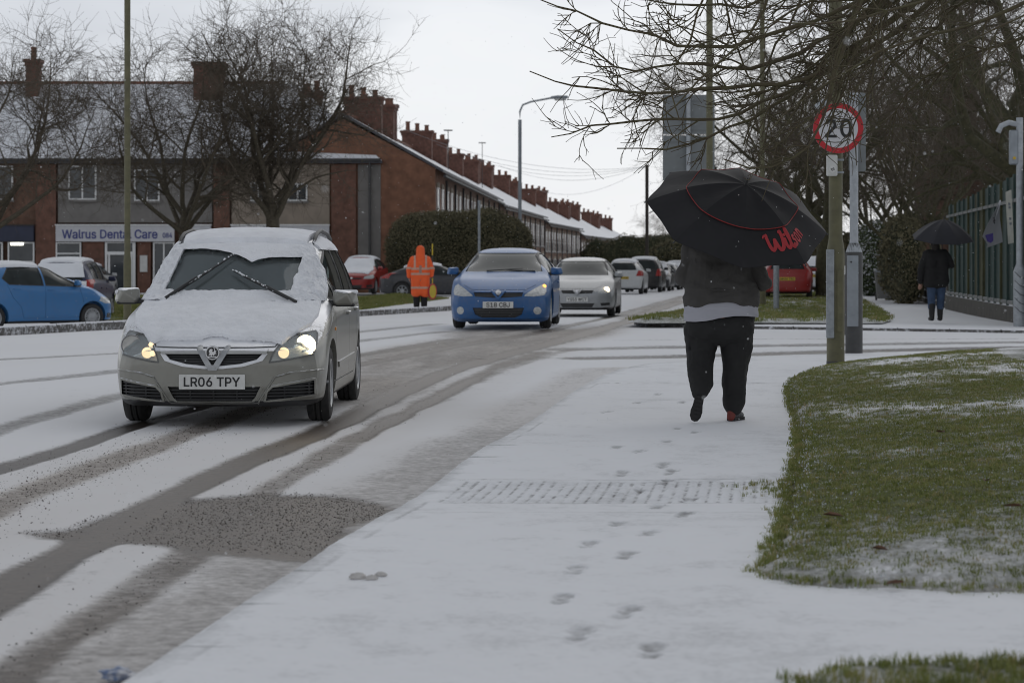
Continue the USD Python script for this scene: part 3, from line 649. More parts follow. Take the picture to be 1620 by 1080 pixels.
# piers and panels of the front
for a, b, m_, z1 in ((56, 88, 'brick_red', ze - .55), (338, 363, 'brick_red', ze - .55), (524, 563, 'brick_red', ze - .55)):
    obj('brick_pier', bx(dx(a), dx(b), DY + .02, DY + .296, g0, z1), m_, parade, smooth=False)
obj('upper_render', bx(dx(366), dx(521), DY + .1, DY + .297, dz(356), ze - .55), 'render_cream', parade, smooth=False)
obj('upper_render', bx(dx(566), dx(602), DY + .1, DY + .297, g0 + 1.2, ze - .55), 'render_grey', parade, smooth=False)
obj('upper_render', bx(dx(91), dx(335), DY + .1, DY + .297, dz(352), ze - .55), 'render_grey', parade, smooth=False)
for a, b, c_, d_ in ((108, 152, 262, 316), (212, 252, 268, 318), (455, 486, 290, 318), (396, 420, 288, 318), (-30, 20, 262, 316)):
    window(parade, dx(a), dx(b), dz(d_), dz(c_), DY + .06, bars=(.5,))
# shop fronts
def shop_front(a, b, bays, zs, nm='shop_front', frame='white_paint'):
    return None
for a, b, m_ in ((-90, 54, 'shop_blue'), (89, 276, 'sign_white'), (284, 334, 'sign_white'), (366, 521, 'sign_white')):
    f = obj('fascia', bx(dx(a), dx(b), DY - .12, DY + .09, dz(382), dz(357)), m_, parade, smooth=False)
    obj('fascia_cap', bx(dx(a) - .03, dx(b) + .03, DY - .17, DY + .09, dz(357) + .003, dz(355)), 'white_paint' if m_ != 'shop_blue' else 'timber_dark', f, smooth=False)
def flat_text(parent, txt, x0, x1, z0, y, h, m_, bold=True):
    t = meshkit.text_mesh(txt, h, .012, bold=bold); v = t.vertices; v = v - [v[:, 0].min(), 0, 0]
    k = (x1 - x0) / v[:, 0].max(); obj('lettering', trimesh.Trimesh(np.stack([x0 + v[:, 0] * k, y - v[:, 2], z0 + v[:, 1]], -1), t.faces, process=False), m_, parent, smooth=False)
flat_text(parade, 'Walrus Dental Care', dx(99), dx(250), dz(377), DY - .123, .36, 'sign_blue')
flat_text(parade, '084', dx(258), dx(273), dz(376), DY - .123, .20, 'sign_blue')
for a, b, top, bot, bars, tr in ((12, 54, 383, 452, (), .55), (-60, 4, 383, 440, (.5,), None), (88, 128, 383, 428, (), .60), (242, 276, 383, 450, (.5,), None), (284, 332, 383, 440, (.5,), .7), (368, 440, 383, 440, (.33, .66), .7), (446, 520, 383, 440, (.33, .66), .7)):
    window(parade, dx(a), dx(b), dz(bot), dz(top), DY + .05, bars=bars, transom=tr, sill=False)
obj('shop_wall', bx(dx(130), dx(164), DY + .06, DY + .296, g0, dz(382) - .004), 'brick_red', parade, smooth=False)
obj('shop_wall', bx(dx(217), dx(238), DY + .06, DY + .296, g0, dz(382) - .004), 'brick_red', parade, smooth=False)
obj('notice_board', bx(dx(221.5), dx(233), DY - .02, DY + .055, dz(430), dz(404)), 'cream_frame', parade, smooth=False)
dr = obj('shop_door', cat_([bx(dx(166), dx(169.5), DY, DY + .1, g0, dz(383)), bx(dx(209.5), dx(214), DY, DY + .1, g0, dz(383)), bx(dx(169.5), dx(209.5), DY, DY + .1, dz(384.5), dz(383)), bx(dx(169.5), dx(209.5), DY, DY + .1, dz(403), dz(398)), bx(dx(171), dx(174), DY, DY + .1, g0, dz(403)), bx(dx(205), dx(209), DY, DY + .1, g0, dz(403))]), 'white_paint', parade, smooth=False)
obj('pane', bx(dx(169.5), dx(209.5), DY + .05, DY + .062, dz(398), dz(384.5)), 'glass_dark', dr, smooth=False); obj('pane', bx(dx(174), dx(205), DY + .05, DY + .062, g0 + .2, dz(403)), 'glass_dark', dr, smooth=False)
lt = obj('strip_light', bx(dx(17), dx(37), DY - .02, DY + .0, dz(388), dz(384)), 'tube_light', parade, smooth=False)
# downpipe and small shop sign on the right-hand end
obj('downpipe', tube([(dx(585), DY - .02, g0), (dx(585), DY - .02, ze - .5)], .055, 8), 'dark_metal', parade)

# ---- terraced houses receding up the street: each house its own thing, copies of two kinds
HWID, HDEP = 5.15, 8.0
def make_house(name, label, eave, ridge, end, front_mat, seed, stack=(1.2, 1.7, 3, 0)):
    """local axes: x along the street, the front at y = 0 looking to -y"""
    t = thing(name, label, 'house', (0, 0, -50), 0, 'brick terraced houses stepping along the street')
    obj('wall', trimesh.convex.convex_hull(np.array([(x, y, z) for x in (0, HWID) for y, z in ((0, -1.5), (HDEP, -1.5), (0, eave), (HDEP, eave), (HDEP / 2, ridge - .12))])), front_mat, t, smooth=False)
    sl = (ridge - eave) / (HDEP / 2)
    slab = lambda y0, z0, y1, z1: trimesh.convex.convex_hull(np.array([(x, y, z + e) for x in (-.04, HWID + .04) for y, z in ((y0, z0), (y1, z1)) for e in (0, .13)]))
    r = obj('roof', cat_([slab(-.35, eave - .35 * sl + .02, HDEP / 2, ridge + .02), slab(HDEP + .35, eave - .35 * sl + .02, HDEP / 2 + .004, ridge + .02)]), 'slate_snowy', t, smooth=False)
    obj('ridge_tiles', bx(-.03, HWID + .03, HDEP / 2 - .12, HDEP / 2 + .12, ridge + .12, ridge + .24), 'pot_clay', r, smooth=False)
    if stack: chimney(r, HWID - .1 - stack[3], HDEP / 2 - .3, ridge - .9, ridge + stack[0], .62, stack[1], stack[2], along='y', tall=.42)
    for x0, x1, z0, z1 in ((.7, 1.75, 3.0, 4.7), (3.1, 4.15, 3.0, 4.7), (2.75, 4.35, .75, 2.4)):
        w = window(t, x0, x1, z0, z1, -.03, transom=.5, frame='white_paint'); obj('lintel', bx(x0 - .12, x1 + .12, -.05, -.001, z1 + .003, z1 + .22), 'render_cream', w, smooth=False)
    d = obj('door', cat_([bx(.8, 1.7, -.05, -.003, 0, 2.05), bx(.74, .8, -.07, -.003, 0, 2.35), bx(1.7, 1.76, -.07, -.003, 0, 2.35)]), 'timber_dark' if seed else 'shop_blue', t, smooth=False)
    obj('door_light', bx(.8, 1.7, -.04, -.003, 2.06, 2.34), 'glass_dark', d, smooth=False)
    obj('gutter', bx(0, HWID, -.47, -.36, eave - .38, eave - .28), 'lead_dark', t, smooth=False)
    obj('downpipe', tube([(HWID - .02, -.08, -.5), (HWID - .02, -.08, eave - .35)], .05, 6), 'lead_dark', t)
    return t
h_a = make_house('terraced_house', 'red brick end-of-terrace house with a bare gable wall above the clipped hedge', 5.5, 7.75, True, 'brick_gable', 0)
h_b = make_house('terraced_house', 'brown brick terraced house with white sashes and clay chimney pots', 5.5, 7.75, False, 'brick_brown', 1)
h_c = make_house('terraced_house', 'brown brick terraced house with white sashes and clay chimney pots', 5.5, 7.75, False, 'brick_brown', 0, None)
h_d = make_house('terraced_house', 'brown brick terraced house with white sashes and clay chimney pots', 5.5, 7.75, False, 'brick_brown', 1, (1.5, 1.1, 2, 1.1))
BLK = [((-3.3, 95.0), 0.052, 9, 0.0), None, None, None, None]
pos_ = np.array([-3.3, 95.0]); n_done = 0
NTH = ['first', 'second', 'third', 'fourth', 'fifth', 'sixth', 'seventh', 'eighth', 'ninth']
ORD = ['first', 'second', 'third', 'fourth', 'fifth']
for bi, (slope, cnt, dzb) in enumerate(((.052, 9, -.1), (.085, 8, -.35), (.112, 7, -.75), (.135, 7, -1.35), (.15, 6, -1.9))):
    ang = math.atan2(1, slope); d = np.array([math.cos(ang), math.sin(ang)])
    for k in range(cnt):
        lab = f'brown brick terraced house with white sashes, {NTH[k]} from the near end of the {ORD[bi]} row'
        loc = (pos_[0], pos_[1], dzb)
        if bi == 0 and k == 0:
            h_a.GetAttribute('xformOp:translate').Set(loc); h_a.GetAttribute('xformOp:rotateZ').Set(math.degrees(ang))
        elif n_done in (1, 2, 3):
            h_ = (h_b, h_d, h_c)[n_done - 1]; h_.GetAttribute('xformOp:translate').Set(loc); h_.GetAttribute('xformOp:rotateZ').Set(math.degrees(ang)); h_.SetCustomDataByKey('label', lab); h_.SetCustomDataByKey('group', f'terraced houses of the {ORD[bi]} row')
        else:
            dup((h_b, h_d, h_c, h_b, h_b, h_d, h_c)[(n_done * 5 + bi) % 7], loc, ang, lab, f'terraced houses of the {ORD[bi]} row', name='terraced_house')
        pos_ = pos_ + d * HWID; n_done += 1
    pos_ = pos_ + d * (1.2 if bi else .9)
h_a.ClearCustomDataByKey('group')
# aerial masts on the roofs
for px, py, Y in ((709, 205, 125), (763, 225, 150)):
    q = at(px, py, Y); a = thing('tv_aerial', f'thin television aerial above the {"nearer" if Y < 130 else "farther"} chimneys of the terrace', 'aerial', tuple(q))
    obj('mast', tube([(0, 0, -3.2), (0, 0, 0)], .025, 6), 'dark_metal', a); obj('boom', tube([(-.1, -.5, -.05), (.1, .5, -.05)], .018, 6), 'dark_metal', a)
    for k in range(6): obj('rod', tube([(-.25, -.4 + k * .16, -.05), (.25, -.4 + k * .16, -.05)], .012, 5), 'dark_metal', a)

# ---- hedges
def leafy(n, shell, seed, size, upright=.0):
    """leaf clumps: small quads spread through a shell of points with normals"""
    r = np.random.default_rng(seed); P, N = shell
    a = r.normal(size=(n, 3)); a /= np.linalg.norm(a, axis=1, keepdims=True); d = N * .6 + a * .8; d /= np.linalg.norm(d, axis=1, keepdims=True)
    u = np.cross(d, r.normal(size=(n, 3))); u /= np.linalg.norm(u, axis=1, keepdims=True); w = np.cross(d, u); s = size * r.uniform(.5, 1.3, (n, 1))
    v = np.stack([P - u * s, P + w * s * .5, P + u * s, P - w * s * .5], 1).reshape(-1, 3); i = np.arange(n) * 4
    return v, np.vstack([np.stack([i, i + 1, i + 2], 1), np.stack([i, i + 2, i + 3], 1)])
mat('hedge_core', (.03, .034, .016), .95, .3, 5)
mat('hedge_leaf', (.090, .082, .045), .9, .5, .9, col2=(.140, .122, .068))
mat('laurel_leaf', (.035, .055, .018), .7, .5, 1.1, snow=.55, col2=(.075, .10, .035))
def hedge(name, label, cx, cy, z0, lx, ly, h, seed, leafmat, n, size, rot=0.0, rough=.18):
    t = thing(name, label, 'hedge', (cx, cy, z0), rot)
    s = trimesh.creation.icosphere(4); v = s.vertices; k = 2.8
    q = np.sign(v) * np.abs(v) ** (2 / k); q /= (np.abs(q) ** k).sum(1, keepdims=True) ** (1 / k)
    p = q * [lx / 2, ly / 2, h / 2] + [0, 0, h / 2]
    nn = v; p = p + nn * (rough * 2 * (meshkit.fbm(p * .9 + seed, 4, seed) - .5) * 1.6)[:, None]; p[:, 2] = np.maximum(p[:, 2], -.1)
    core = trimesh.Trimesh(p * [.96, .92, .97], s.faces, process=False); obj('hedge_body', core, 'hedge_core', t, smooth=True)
    m = trimesh.Trimesh(p, s.faces, process=False); r = np.random.default_rng(seed); fi = r.choice(len(s.faces), n, p=m.area_faces / m.area_faces.sum())
    w = r.dirichlet((1, 1, 1), n); P = (m.triangles[fi] * w[:, :, None]).sum(1) + m.face_normals[fi] * r.normal(0, .07, (n, 1))
    obj('foliage', leafy(n, (P, m.face_normals[fi]), seed, size), leafmat, t, smooth=False, kind='stuff')
    return t
hc = at(726, 400, 90)
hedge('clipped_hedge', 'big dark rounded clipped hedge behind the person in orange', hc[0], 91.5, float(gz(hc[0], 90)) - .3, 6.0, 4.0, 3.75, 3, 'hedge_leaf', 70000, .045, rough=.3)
q = at(1402, 400, 84)
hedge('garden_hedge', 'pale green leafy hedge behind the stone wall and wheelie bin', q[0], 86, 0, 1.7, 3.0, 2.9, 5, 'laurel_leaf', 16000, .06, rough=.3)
q = at(1446, 400, 68)
hedge('ivy_bush', 'brownish green bush growing against the far end of the green fence', q[0], 70, 0, .9, 3.0, 2.75, 7, 'hedge_leaf', 12000, .05, rough=.3)

for k, (px, Y, lx_, h_, lab) in enumerate(((1120, 150, 9.0, 3.2, 'dark hedge far down the street behind the umbrella'), (1200, 128, 8.0, 2.8, 'dark hedge beyond the red car'), (1290, 112, 7.0, 3.0, 'dark hedge behind the verge tree'), (1350, 101, 4.5, 2.6, 'dark hedge between the verge tree and the grey column'), (1045, 215, 16.0, 5.0, 'dark hedge closing the far end of the street'))):
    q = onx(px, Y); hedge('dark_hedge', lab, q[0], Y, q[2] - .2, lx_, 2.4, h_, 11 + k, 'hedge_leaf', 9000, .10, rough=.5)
# ---- stone wall at the back of the far pavement: stones one by one
mat('wall_stone', (.075, .068, .058), .95, .35, 4, bump=.4, snow=.5, snowscale=6)
wl = thing('stone_wall', 'low dark stone garden wall along the far pavement', 'wall', (0, 0, 0))
A, Bq = np.array(at(1500, 500, 62)[:2]), np.array(at(1396, 460, 97)[:2])
d = (Bq - A); L_ = np.linalg.norm(d); d /= L_; nn = np.array([d[1], -d[0]])
obj('wall_core', trimesh.convex.convex_hull(np.array([(*(A + d * a + nn * b), z) for a in (0, L_) for b in (.06, .40) for z in (-.3, 1.22)])), 'wall_stone', wl, smooth=False)
for row in range(5):
    s = -RNG.uniform(0, .3)
    while s < L_:
        ln = RNG.uniform(.35, .75); a0, a1 = max(s, 0) + .012, min(s + ln, L_) - .012
        if a1 - a0 > .1:
            z0, z1 = row * .25 + .01, row * .25 + .24; o_ = RNG.uniform(-.02, .02)
            P = [(*(A + d * a + nn * b), z) for a, b, z in ((a0, .06, z0), (a1, .06, z0), (a0, .06, z1), (a1, .06, z1), (a0 + .03, -.02 + o_, z0 + .03), (a1 - .03, -.02 + o_, z0 + .03), (a0 + .03, -.02 + o_, z1 - .03), (a1 - .03, -.02 + o_, z1 - .03))]
            obj('stone', trimesh.convex.convex_hull(np.array(P)), 'wall_stone', wl, smooth=False)
        s += ln
for k in range(int(L_ / .7)):
    P = [(*(A + d * (k * .7 + a) + nn * b), z) for a in (.01, .69) for b, z in ((-.06, 1.22), (.46, 1.22), (-.04, 1.33), (.44, 1.33), (.2, 1.38))]
    obj('coping_stone', trimesh.convex.convex_hull(np.array(P)), 'wall_stone', wl, smooth=False)

# ---- green sheet fence on a low base
mat('fence_green', (.016, .042, .036), .65, .3, .8, dirt=.35, col2=(.022, .052, .045), bump=.1)
mat('fence_rail', (.15, .155, .15), .6, .2, 5, snow=.4)
mat('fence_base', (.07, .065, .055), .95, .3, 5, bump=.3, snow=.25)
mat('mossy_sheet', (.05, .052, .018), .8, .35, 2, dirt=.3)
fn = thing('green_fence', 'tall dark green sheet fence on a low base along the far pavement', 'fence', (0, 0, 0))
A, Bq = np.array([9.75, 40.2]), np.array(at(1501, 490, 61.2)[:2])
d = Bq - A; L_ = np.linalg.norm(d); d /= L_; nn = np.array([-d[1], d[0]])                 # nn looks to the pavement
n_ = 17; pw = L_ / n_
def fp(a, b, z): return (*(A + d * a + nn * b), z)
for k in range(n_):
    a0, a1 = k * pw + .012, (k + 1) * pw - .012; top = 3.2 - .018 * k + RNG.normal(0, .015)
    # corrugated sheet: shallow ribs
    xs_ = np.linspace(a0, a1, 17); rows = []
    prof = np.array([.004 if (j // 2) % 2 else -.004 for j in range(17)])
    v = np.array([fp(x, o_ + e, z) for e in (.01, -.01) for z in (.5, top) for x, o_ in zip(xs_, prof)]); nfx = len(xs_); F_ = []
    for e in (0, 1):
        for j in range(nfx - 1):
            a_, b_, c_, d_ = e * 2 * nfx + j, e * 2 * nfx + j + 1, e * 2 * nfx + nfx + j + 1, e * 2 * nfx + nfx + j; F_ += [[a_, b_, c_], [a_, c_, d_]] if e == 0 else [[a_, c_, b_], [a_, d_, c_]]
    obj('sheet_panel', (v, np.array(F_)), 'mossy_sheet' if k in (9, 10) else 'fence_green', fn, smooth=False, label='panel stained yellow-green with moss' if k in (9, 10) else None)
    obj('fence_base', trimesh.convex.convex_hull(np.array([fp(a, b, z) for a in (a0 - .008, a1 + .008) for b, z in ((.10, -.2), (-.12, -.2), (.10, .46), (-.12, .46))])), 'fence_base', fn, smooth=False)
    obj('post', trimesh.convex.convex_hull(np.array([fp(k * pw + a, b, z) for a in (-.05, .05) for b in (.022, .075) for z in (-.1, top + .03)])), 'mossy_sheet' if k % 3 == 0 else 'fence_green', fn, smooth=False)
for z in (.53, 2.62):
    obj('rail', trimesh.convex.convex_hull(np.array([fp(a, b, z + e) for a in (0, L_) for b in (.028, .07) for e in (-.035, .035)])), 'fence_rail', fn, smooth=False)
# ================================================================== vehicles
# local axes of a car: x to the viewer's right when one looks at its front, y from the front bumper to the rear, z up
def paint(name, col, metallic=.25, rough=.32, frost=.0, dirt=.45):
    mat(name, col, rough, .05, 2.0, metallic=metallic, coat=.3, dirt=dirt, spec=.4, snow=frost, snowscale=40)
    return name
pane('screen_glass', (.70, .76, .74), 1.42, film=.08)  # grey layer mixed in as painted sky reflection on the car windows
mat('dark_glass', (.022, .027, .027), .12, .35, 2.5, spec=.22)
mat('frosted_glass', (.05, .06, .065), .25, .3, 5, spec=.6, col2=(.11, .12, .125))
mat('window_trim', (.015, .015, .016), .5, .1, 8)
mat('cabin_dark', (.035, .035, .037), .8, .2, 6)
mat('headlining', (.25, .16, .155), .9, .1, 6)
mat('seat_cloth', (.028, .028, .031), .9, .2, 30)
mat('lamp_glass', (.30, .31, .31), .16, .25, 22, spec=.7, col2=(.52, .53, .52))
mat('lamp_inner', (.16, .16, .155), .2, .35, 26, metallic=.5)
mat('chrome', (.55, .55, .56), .22, .08, 6, metallic=.85)
mat('alloy', (.34, .35, .36), .38, .12, 9, metallic=.6, dirt=.5)
mat('indicator_amber', (.55, .22, .03), .25, .1, 9)
mat('tail_red', (.30, .018, .015), .25, .1, 9)
mat('plate_white', (.60, .60, .58), .5, .05, 9, dirt=.25)
mat('plate_yellow', (.55, .38, .03), .5, .05, 9, dirt=.2)
mat('plate_black', (.015, .015, .016), .6, .1, 9)
emitter('lamp_lit', (1.0, .80, .50), 9.0)
emitter('lamp_dim', (1.0, .70, .40), 1.6)
emitter('amber_lit', (1.0, .42, .08), 3.2)

HATCH = dict(L=4.0, W=1.72, H=1.48, wb=2.5, fo=.82, rw=.31, zb=.19,
             top=[(0, .70), (.05, .74), (.25, .83), (.95, .97), (1.05, 1.0), (1.75, 1.38), (2.0, 1.45), (2.5, 1.48), (3.2, 1.44), (3.6, 1.37), (3.95, 1.02), (4.0, .90)],
             belt=[(0, .64), (.3, .76), (.95, .90), (2.0, .95), (3.2, 1.0), (4.0, .96)],
             hw=[(0, .80), (.12, .90), (.5, .985), (1.2, 1.0), (2.8, 1.0), (3.6, .96), (4, .86)],
             rfw=[(0, .62), (1.0, .66), (1.7, .60), (2.3, .585), (3.2, .57), (4, .52)], bow=.30, rbow=.16, nose=.10)

class Car:
    def __init__(s, spec, nu=64, sub=4):
        s.__dict__.update(spec); s.spec = spec
        W2 = s.W / 2
        P = lambda k: (lambda a: PchipInterpolator(a[:, 0], a[:, 1], extrapolate=True))(np.array(s.spec[k], float))
        s.ft, s.fb, s.fw, s.fr = P('top'), P('belt'), P('hw'), P('rfw')
        L = s.L
        us = np.unique(np.concatenate([np.linspace(0, L, nu), np.array([.015, .04, .08, .13, .2]), L - np.array([.015, .04, .09, .15])]))
        secs = []
        for u in us:
            zt, zb = float(s.ft(u)), float(s.fb(u)); hw = float(s.fw(u)) * W2; yr = float(s.fr(u)) * W2 * 1.0 / .86 * .86
            e = min(u, L - u); rnd = 1 - .10 * max(0, 1 - e / .10) ** 2
            hw *= rnd; lo = s.zb + .05 * max(0, 1 - u / .2) + .10 * max(0, 1 - (L - u) / .35)
            zb = min(zb, zt - .02); cab = smooth01(np.array(zt - zb), .16, .40)
            bw = hw * .955
            yr2 = (1 - cab) * hw * .80 + cab * min(yr, bw); crown = (zt - zb) * .22 * (1 - cab) + cab * (s.spec.get('crown', .075) + .07 * np.exp(-((u - s.spec.get('ws', 1.4)) / .35) ** 2))
            zr = zt - crown
            ym, zm = .5 * (bw + yr2) + .028 * cab, .5 * (zb + zr) + .02 * cab
            pts = [(0, lo), (hw * .80, lo), (hw * .955, lo + .05), (hw * .985, lo + .16), (hw, .50 * lo + .5 * zb + .04), (hw * .992, zb - .10), (bw, zb), (ym, zm), (yr2, zr), (yr2 * .80, zt - crown * .40), (yr2 * .42, zt - crown * .08), (0, zt)]
            a = np.array(pts); t = np.arange(len(a)); tt = np.linspace(0, len(a) - 1, (len(a) - 1) * sub + 1)
            secs.append(np.stack([PchipInterpolator(t, a[:, 0])(tt), PchipInterpolator(t, a[:, 1])(tt)], -1))
        S = np.array(secs); n, K = S.shape[:2]
        full = np.concatenate([S, S[:, -2:0:-1] * np.array([-1, 1])], 1); R = full.shape[1]   # closed ring
        V = np.zeros((n, R, 3)); V[..., 0] = full[..., 0]; V[..., 1] = us[:, None]; V[..., 2] = full[..., 1]
        i, j = np.meshgrid(np.arange(n - 1), np.arange(R), indexing='ij')
        q = np.stack([i * R + j, i * R + (j + 1) % R, (i + 1) * R + (j + 1) % R, (i + 1) * R + j], -1).reshape(-1, 4)
        v = V.reshape(-1, 3); f = [q[:, [0, 1, 2]], q[:, [0, 2, 3]]]
        for end in (0, n - 1):                                      # end caps: rows between mirrored points
            MC = 13; ids = np.zeros((K, MC), int); base = len(v); extra = []
            for k in range(K):
                a, b = end * R + k, end * R + (R - k) % R
                ids[k, 0], ids[k, -1] = b, a
                for m in range(1, MC - 1):
                    if k in (0, K - 1): ids[k, m] = a; continue
                    extra.append(v[b] + (v[a] - v[b]) * m / (MC - 1)); ids[k, m] = base + len(extra) - 1
            v = np.vstack([v, extra]); q = np.stack([ids[:-1, :-1], ids[:-1, 1:], ids[1:, 1:], ids[1:, :-1]], -1).reshape(-1, 4)
            tr = np.vstack([q[:, [0, 1, 2]], q[:, [0, 2, 3]]]); tr = tr[(tr[:, 0] != tr[:, 1]) & (tr[:, 1] != tr[:, 2]) & (tr[:, 0] != tr[:, 2])]
            f.append(tr[:, ::-1] if end == 0 else tr)
        f = np.vstack(f)
        x, y, z = v.T
        r = np.abs(x) / W2
        y2 = y + s.bow * r ** 2.6 * np.clip(1 - y / .95, 0, 1) ** 1.2 - s.rbow * r ** 2.6 * np.clip(1 - (L - y) / .8, 0, 1) ** 1.2
        nz = s.nose * (smooth01(z, .52, .85) + .35 * (1 - smooth01(z, .14, .34)))
        y2 = y2 + nz * np.clip(1 - y / .6, 0, 1)
        rz = s.spec.get('tail', .06) * (smooth01(z, .62, 1.0) + .5 * (1 - smooth01(z, .2, .4))); y2 = y2 - rz * np.clip(1 - (L - y) / .5, 0, 1)
        t = trimesh.Trimesh(np.c_[x, y2, z], f, process=False)
        if t.volume < 0: t.invert()
        s.B = man(t, False)
        if s.B.is_empty(): raise ValueError('car body')
        s.axles = (s.fo, s.fo + s.wb)

    def prism_front(s, pts, y0=-1.0, y1=1.0):
        """solid whose outline is given as (x, z) seen from the front"""
        p = Polygon(pts).buffer(0); return s.prism_poly(p, y0, y1)
    def prism_poly(s, p, y0, y1):
        t = poly_ext(p, y1 - y0)                                     # polygon in (x, z), extruded
        v = t.vertices; t = trimesh.Trimesh(np.stack([v[:, 0], y1 - v[:, 2], v[:, 1]], -1), t.faces, process=False)
        if t.volume < 0: t.invert()
        return man(t)
    def prism_side(s, p, x0, x1):
        """outline in (y, z) seen from the side"""
        t = poly_ext(p, x1 - x0); v = t.vertices
        t = trimesh.Trimesh(np.stack([x0 + v[:, 2], v[:, 0], v[:, 1]], -1), t.faces, process=False)
        if t.volume < 0: t.invert()
        return man(t)
    def prism_top(s, p, z0, z1):
        t = poly_ext(p, z1 - z0); t.apply_translation([0, 0, z0]); return man(t)
    def erode(s, d, floor=None):
        B = s.B; C = B ^ B.translate([d, 0, 0]) ^ B.translate([-d, 0, 0]) ^ B.translate([0, d * 1.4, 0]) ^ B.translate([0, -d * 1.4, 0]) ^ B.translate([0, 0, -d])
        return C if floor is None else C ^ mbox(-3, 3, s.spec['cab'][0], s.spec['cab'][1], floor, 3)

def cyl_x(x0, x1, y, z, r, n=40):
    return m3.Manifold.cylinder(x1 - x0, r, r, n).rotate([0, 90, 0]).translate([x0, y, z])

def wheel(parent, x, y, r, side, w=.20, spokes=7, matrim='alloy', steer=0.0, n=40):
    """side +1: outer face looks to +x. The tyre is the part, its rim and hub are sub-parts"""
    prof = [(r * .62, -w / 2 + .02), (r * .80, -w / 2), (r * .93, -w / 2 + .012), (r, -w / 2 + .045), (r, -.03), (r - .012, -.026), (r - .012, -.018), (r, -.014), (r, .014), (r - .012, .018), (r - .012, .026), (r, .03), (r, w / 2 - .045), (r * .93, w / 2 - .012), (r * .80, w / 2), (r * .62, w / 2 - .02), (r * .62, -w / 2 + .02)]
    ty = lathe(prof, n)
    R = trimesh.transformations.rotation_matrix(side * PI / 2, [0, 1, 0]); S = trimesh.transformations.rotation_matrix(steer, [0, 0, 1])
    def put(t):
        t = t.copy(); t.apply_transform(R); t.apply_transform(S); t.apply_translation([x, y, r]); return t
    tp = obj('wheel', put(ty), 'black_rubber', parent, smooth=35)
    rr = r * .66
    bar = lathe([(rr - .03, -w / 2 + .03), (rr, -w / 2 + .02), (rr, w / 2 - .015), (rr - .012, w / 2 - .004), (rr - .028, w / 2 - .016), (rr - .035, w / 2 - .05), (rr - .03, -w / 2 + .03)], n)
    sp = [bar]
    for k in range(spokes):
        a = 2 * PI * k / spokes
        for da in ((-.16, .16) if n > 30 else (0,)):
            q = np.array([[.05, -.022, w / 2 - .05], [.05, .022, w / 2 - .05], [rr - .02, .016, w / 2 - .045], [rr - .02, -.016, w / 2 - .045], [.05, -.018, w / 2 - .012], [.05, .018, w / 2 - .012], [rr - .02, .012, w / 2 - .018], [rr - .02, -.012, w / 2 - .018]])
            h = trimesh.convex.convex_hull(q); h.apply_transform(trimesh.transformations.rotation_matrix(a + da, [0, 0, 1])); sp.append(h)
    sp.append(lathe([(0, w / 2 - .05), (.075, w / 2 - .05), (.07, w / 2 - .012), (.03, w / 2 - .004), (0, w / 2 - .004)], 20))
    obj('rim', put(cat_(sp)), matrim, tp, smooth=35)
    obj('brake_disc', put(lathe([(0, -.02), (rr * .86, -.02), (rr * .86, 0.0), (0, 0.0)], 24)), 'dark_metal', tp)
    return tp

def plate(parent, text, x, y, z, matn='plate_white', rear=False, wdt=.52, hgt=.111, tilt=0.0):
    """number plate on the front (or rear) face, letters as raised characters"""
    s = -1 if rear else 1
    b = bx(-wdt / 2, wdt / 2, -.006, .006, -hgt / 2, hgt / 2, .004)
    T = np.eye(4)
    if rear: T = trimesh.transformations.rotation_matrix(PI, [0, 0, 1])
    T = trimesh.transformations.translation_matrix([x, y, z]) @ T
    b.apply_transform(T); pl = obj('number_plate', b, matn, parent, smooth=False)
    t = meshkit.text_mesh(text, .072, .002, bold=True); v = t.vertices; c = (v[:, 0].min() + v[:, 0].max()) / 2; wd = v[:, 0].max() - v[:, 0].min()
    k = min(1.0, (wdt - .05) / wd); k = max(k, .9) if wd * .9 < wdt - .03 else k
    t = trimesh.Trimesh(np.stack([(v[:, 0] - c) * k, -.0065 - v[:, 2], v[:, 1] - .035], -1), t.faces, process=False)
    t.apply_transform(T); obj('lettering', t, 'plate_black', pl, smooth=False)
    return pl

def mirror(parent, side, x, y, z, matn, w=.21, h=.15):
    s = side
    q = m3.Manifold.batch_hull([m3.Manifold.sphere(.032, 14).translate([s * (x + a), y + b, z + c]) for a, b, c in ((.03, .03, -h / 2 + .035), (.03, .03, h / 2 - .045), (w - .035, .045, -h / 2 + .04), (w - .05, .045, h / 2 - .05), (w - .10, -.035, h / 2 - .06), (.04, -.02, -h / 2 + .04), (w - .07, -.025, -h / 2 + .04))])
    ob = obj('door_mirror', tm(q), matn, parent, smooth=40)
    obj('mirror_base', cat_([bx(*sorted((s * (x - .05), s * (x + .05))), y - .0, y + .04, z - h / 2 + .0, z - h / 2 + .05, .01), bx(*sorted((s * (x + .02), s * (x + w - .03))), y - .03, y + .055, z - h / 2 - .004, z - h / 2 + .022, .01)]), 'black_plastic', ob)
    return ob

def snow_on(car, region_top, up, parent, name='roof_snow', dirn=(0, 0, 1), amp=.006, step=.03, seed=0, cutb=None, matn='snow', prism=None):
    """a layer of snow lying on the body, lifted along dirn and cut to a region"""
    d = np.array(dirn, float) * up
    lay = car.B.translate(list(d)) - car.B
    lay = lay ^ (prism if prism is not None else car.prism_top(region_top, .3, 3))
    if cutb is not None: lay = lay - cutb
    if lay.is_empty(): return None
    t = tm(lay.refine_to_length(step)); v = t.vertices
    a = meshkit.fbm(v * 9 + seed, 4, seed) - .5; b = meshkit.fbm(v * 32 + seed, 3, seed + 5) - .5
    t.vertices = v + (a * 2.2 * amp + b * 2.0 * amp)[:, None] * np.array(dirn)
    return obj(name, t, matn, parent, smooth=50)

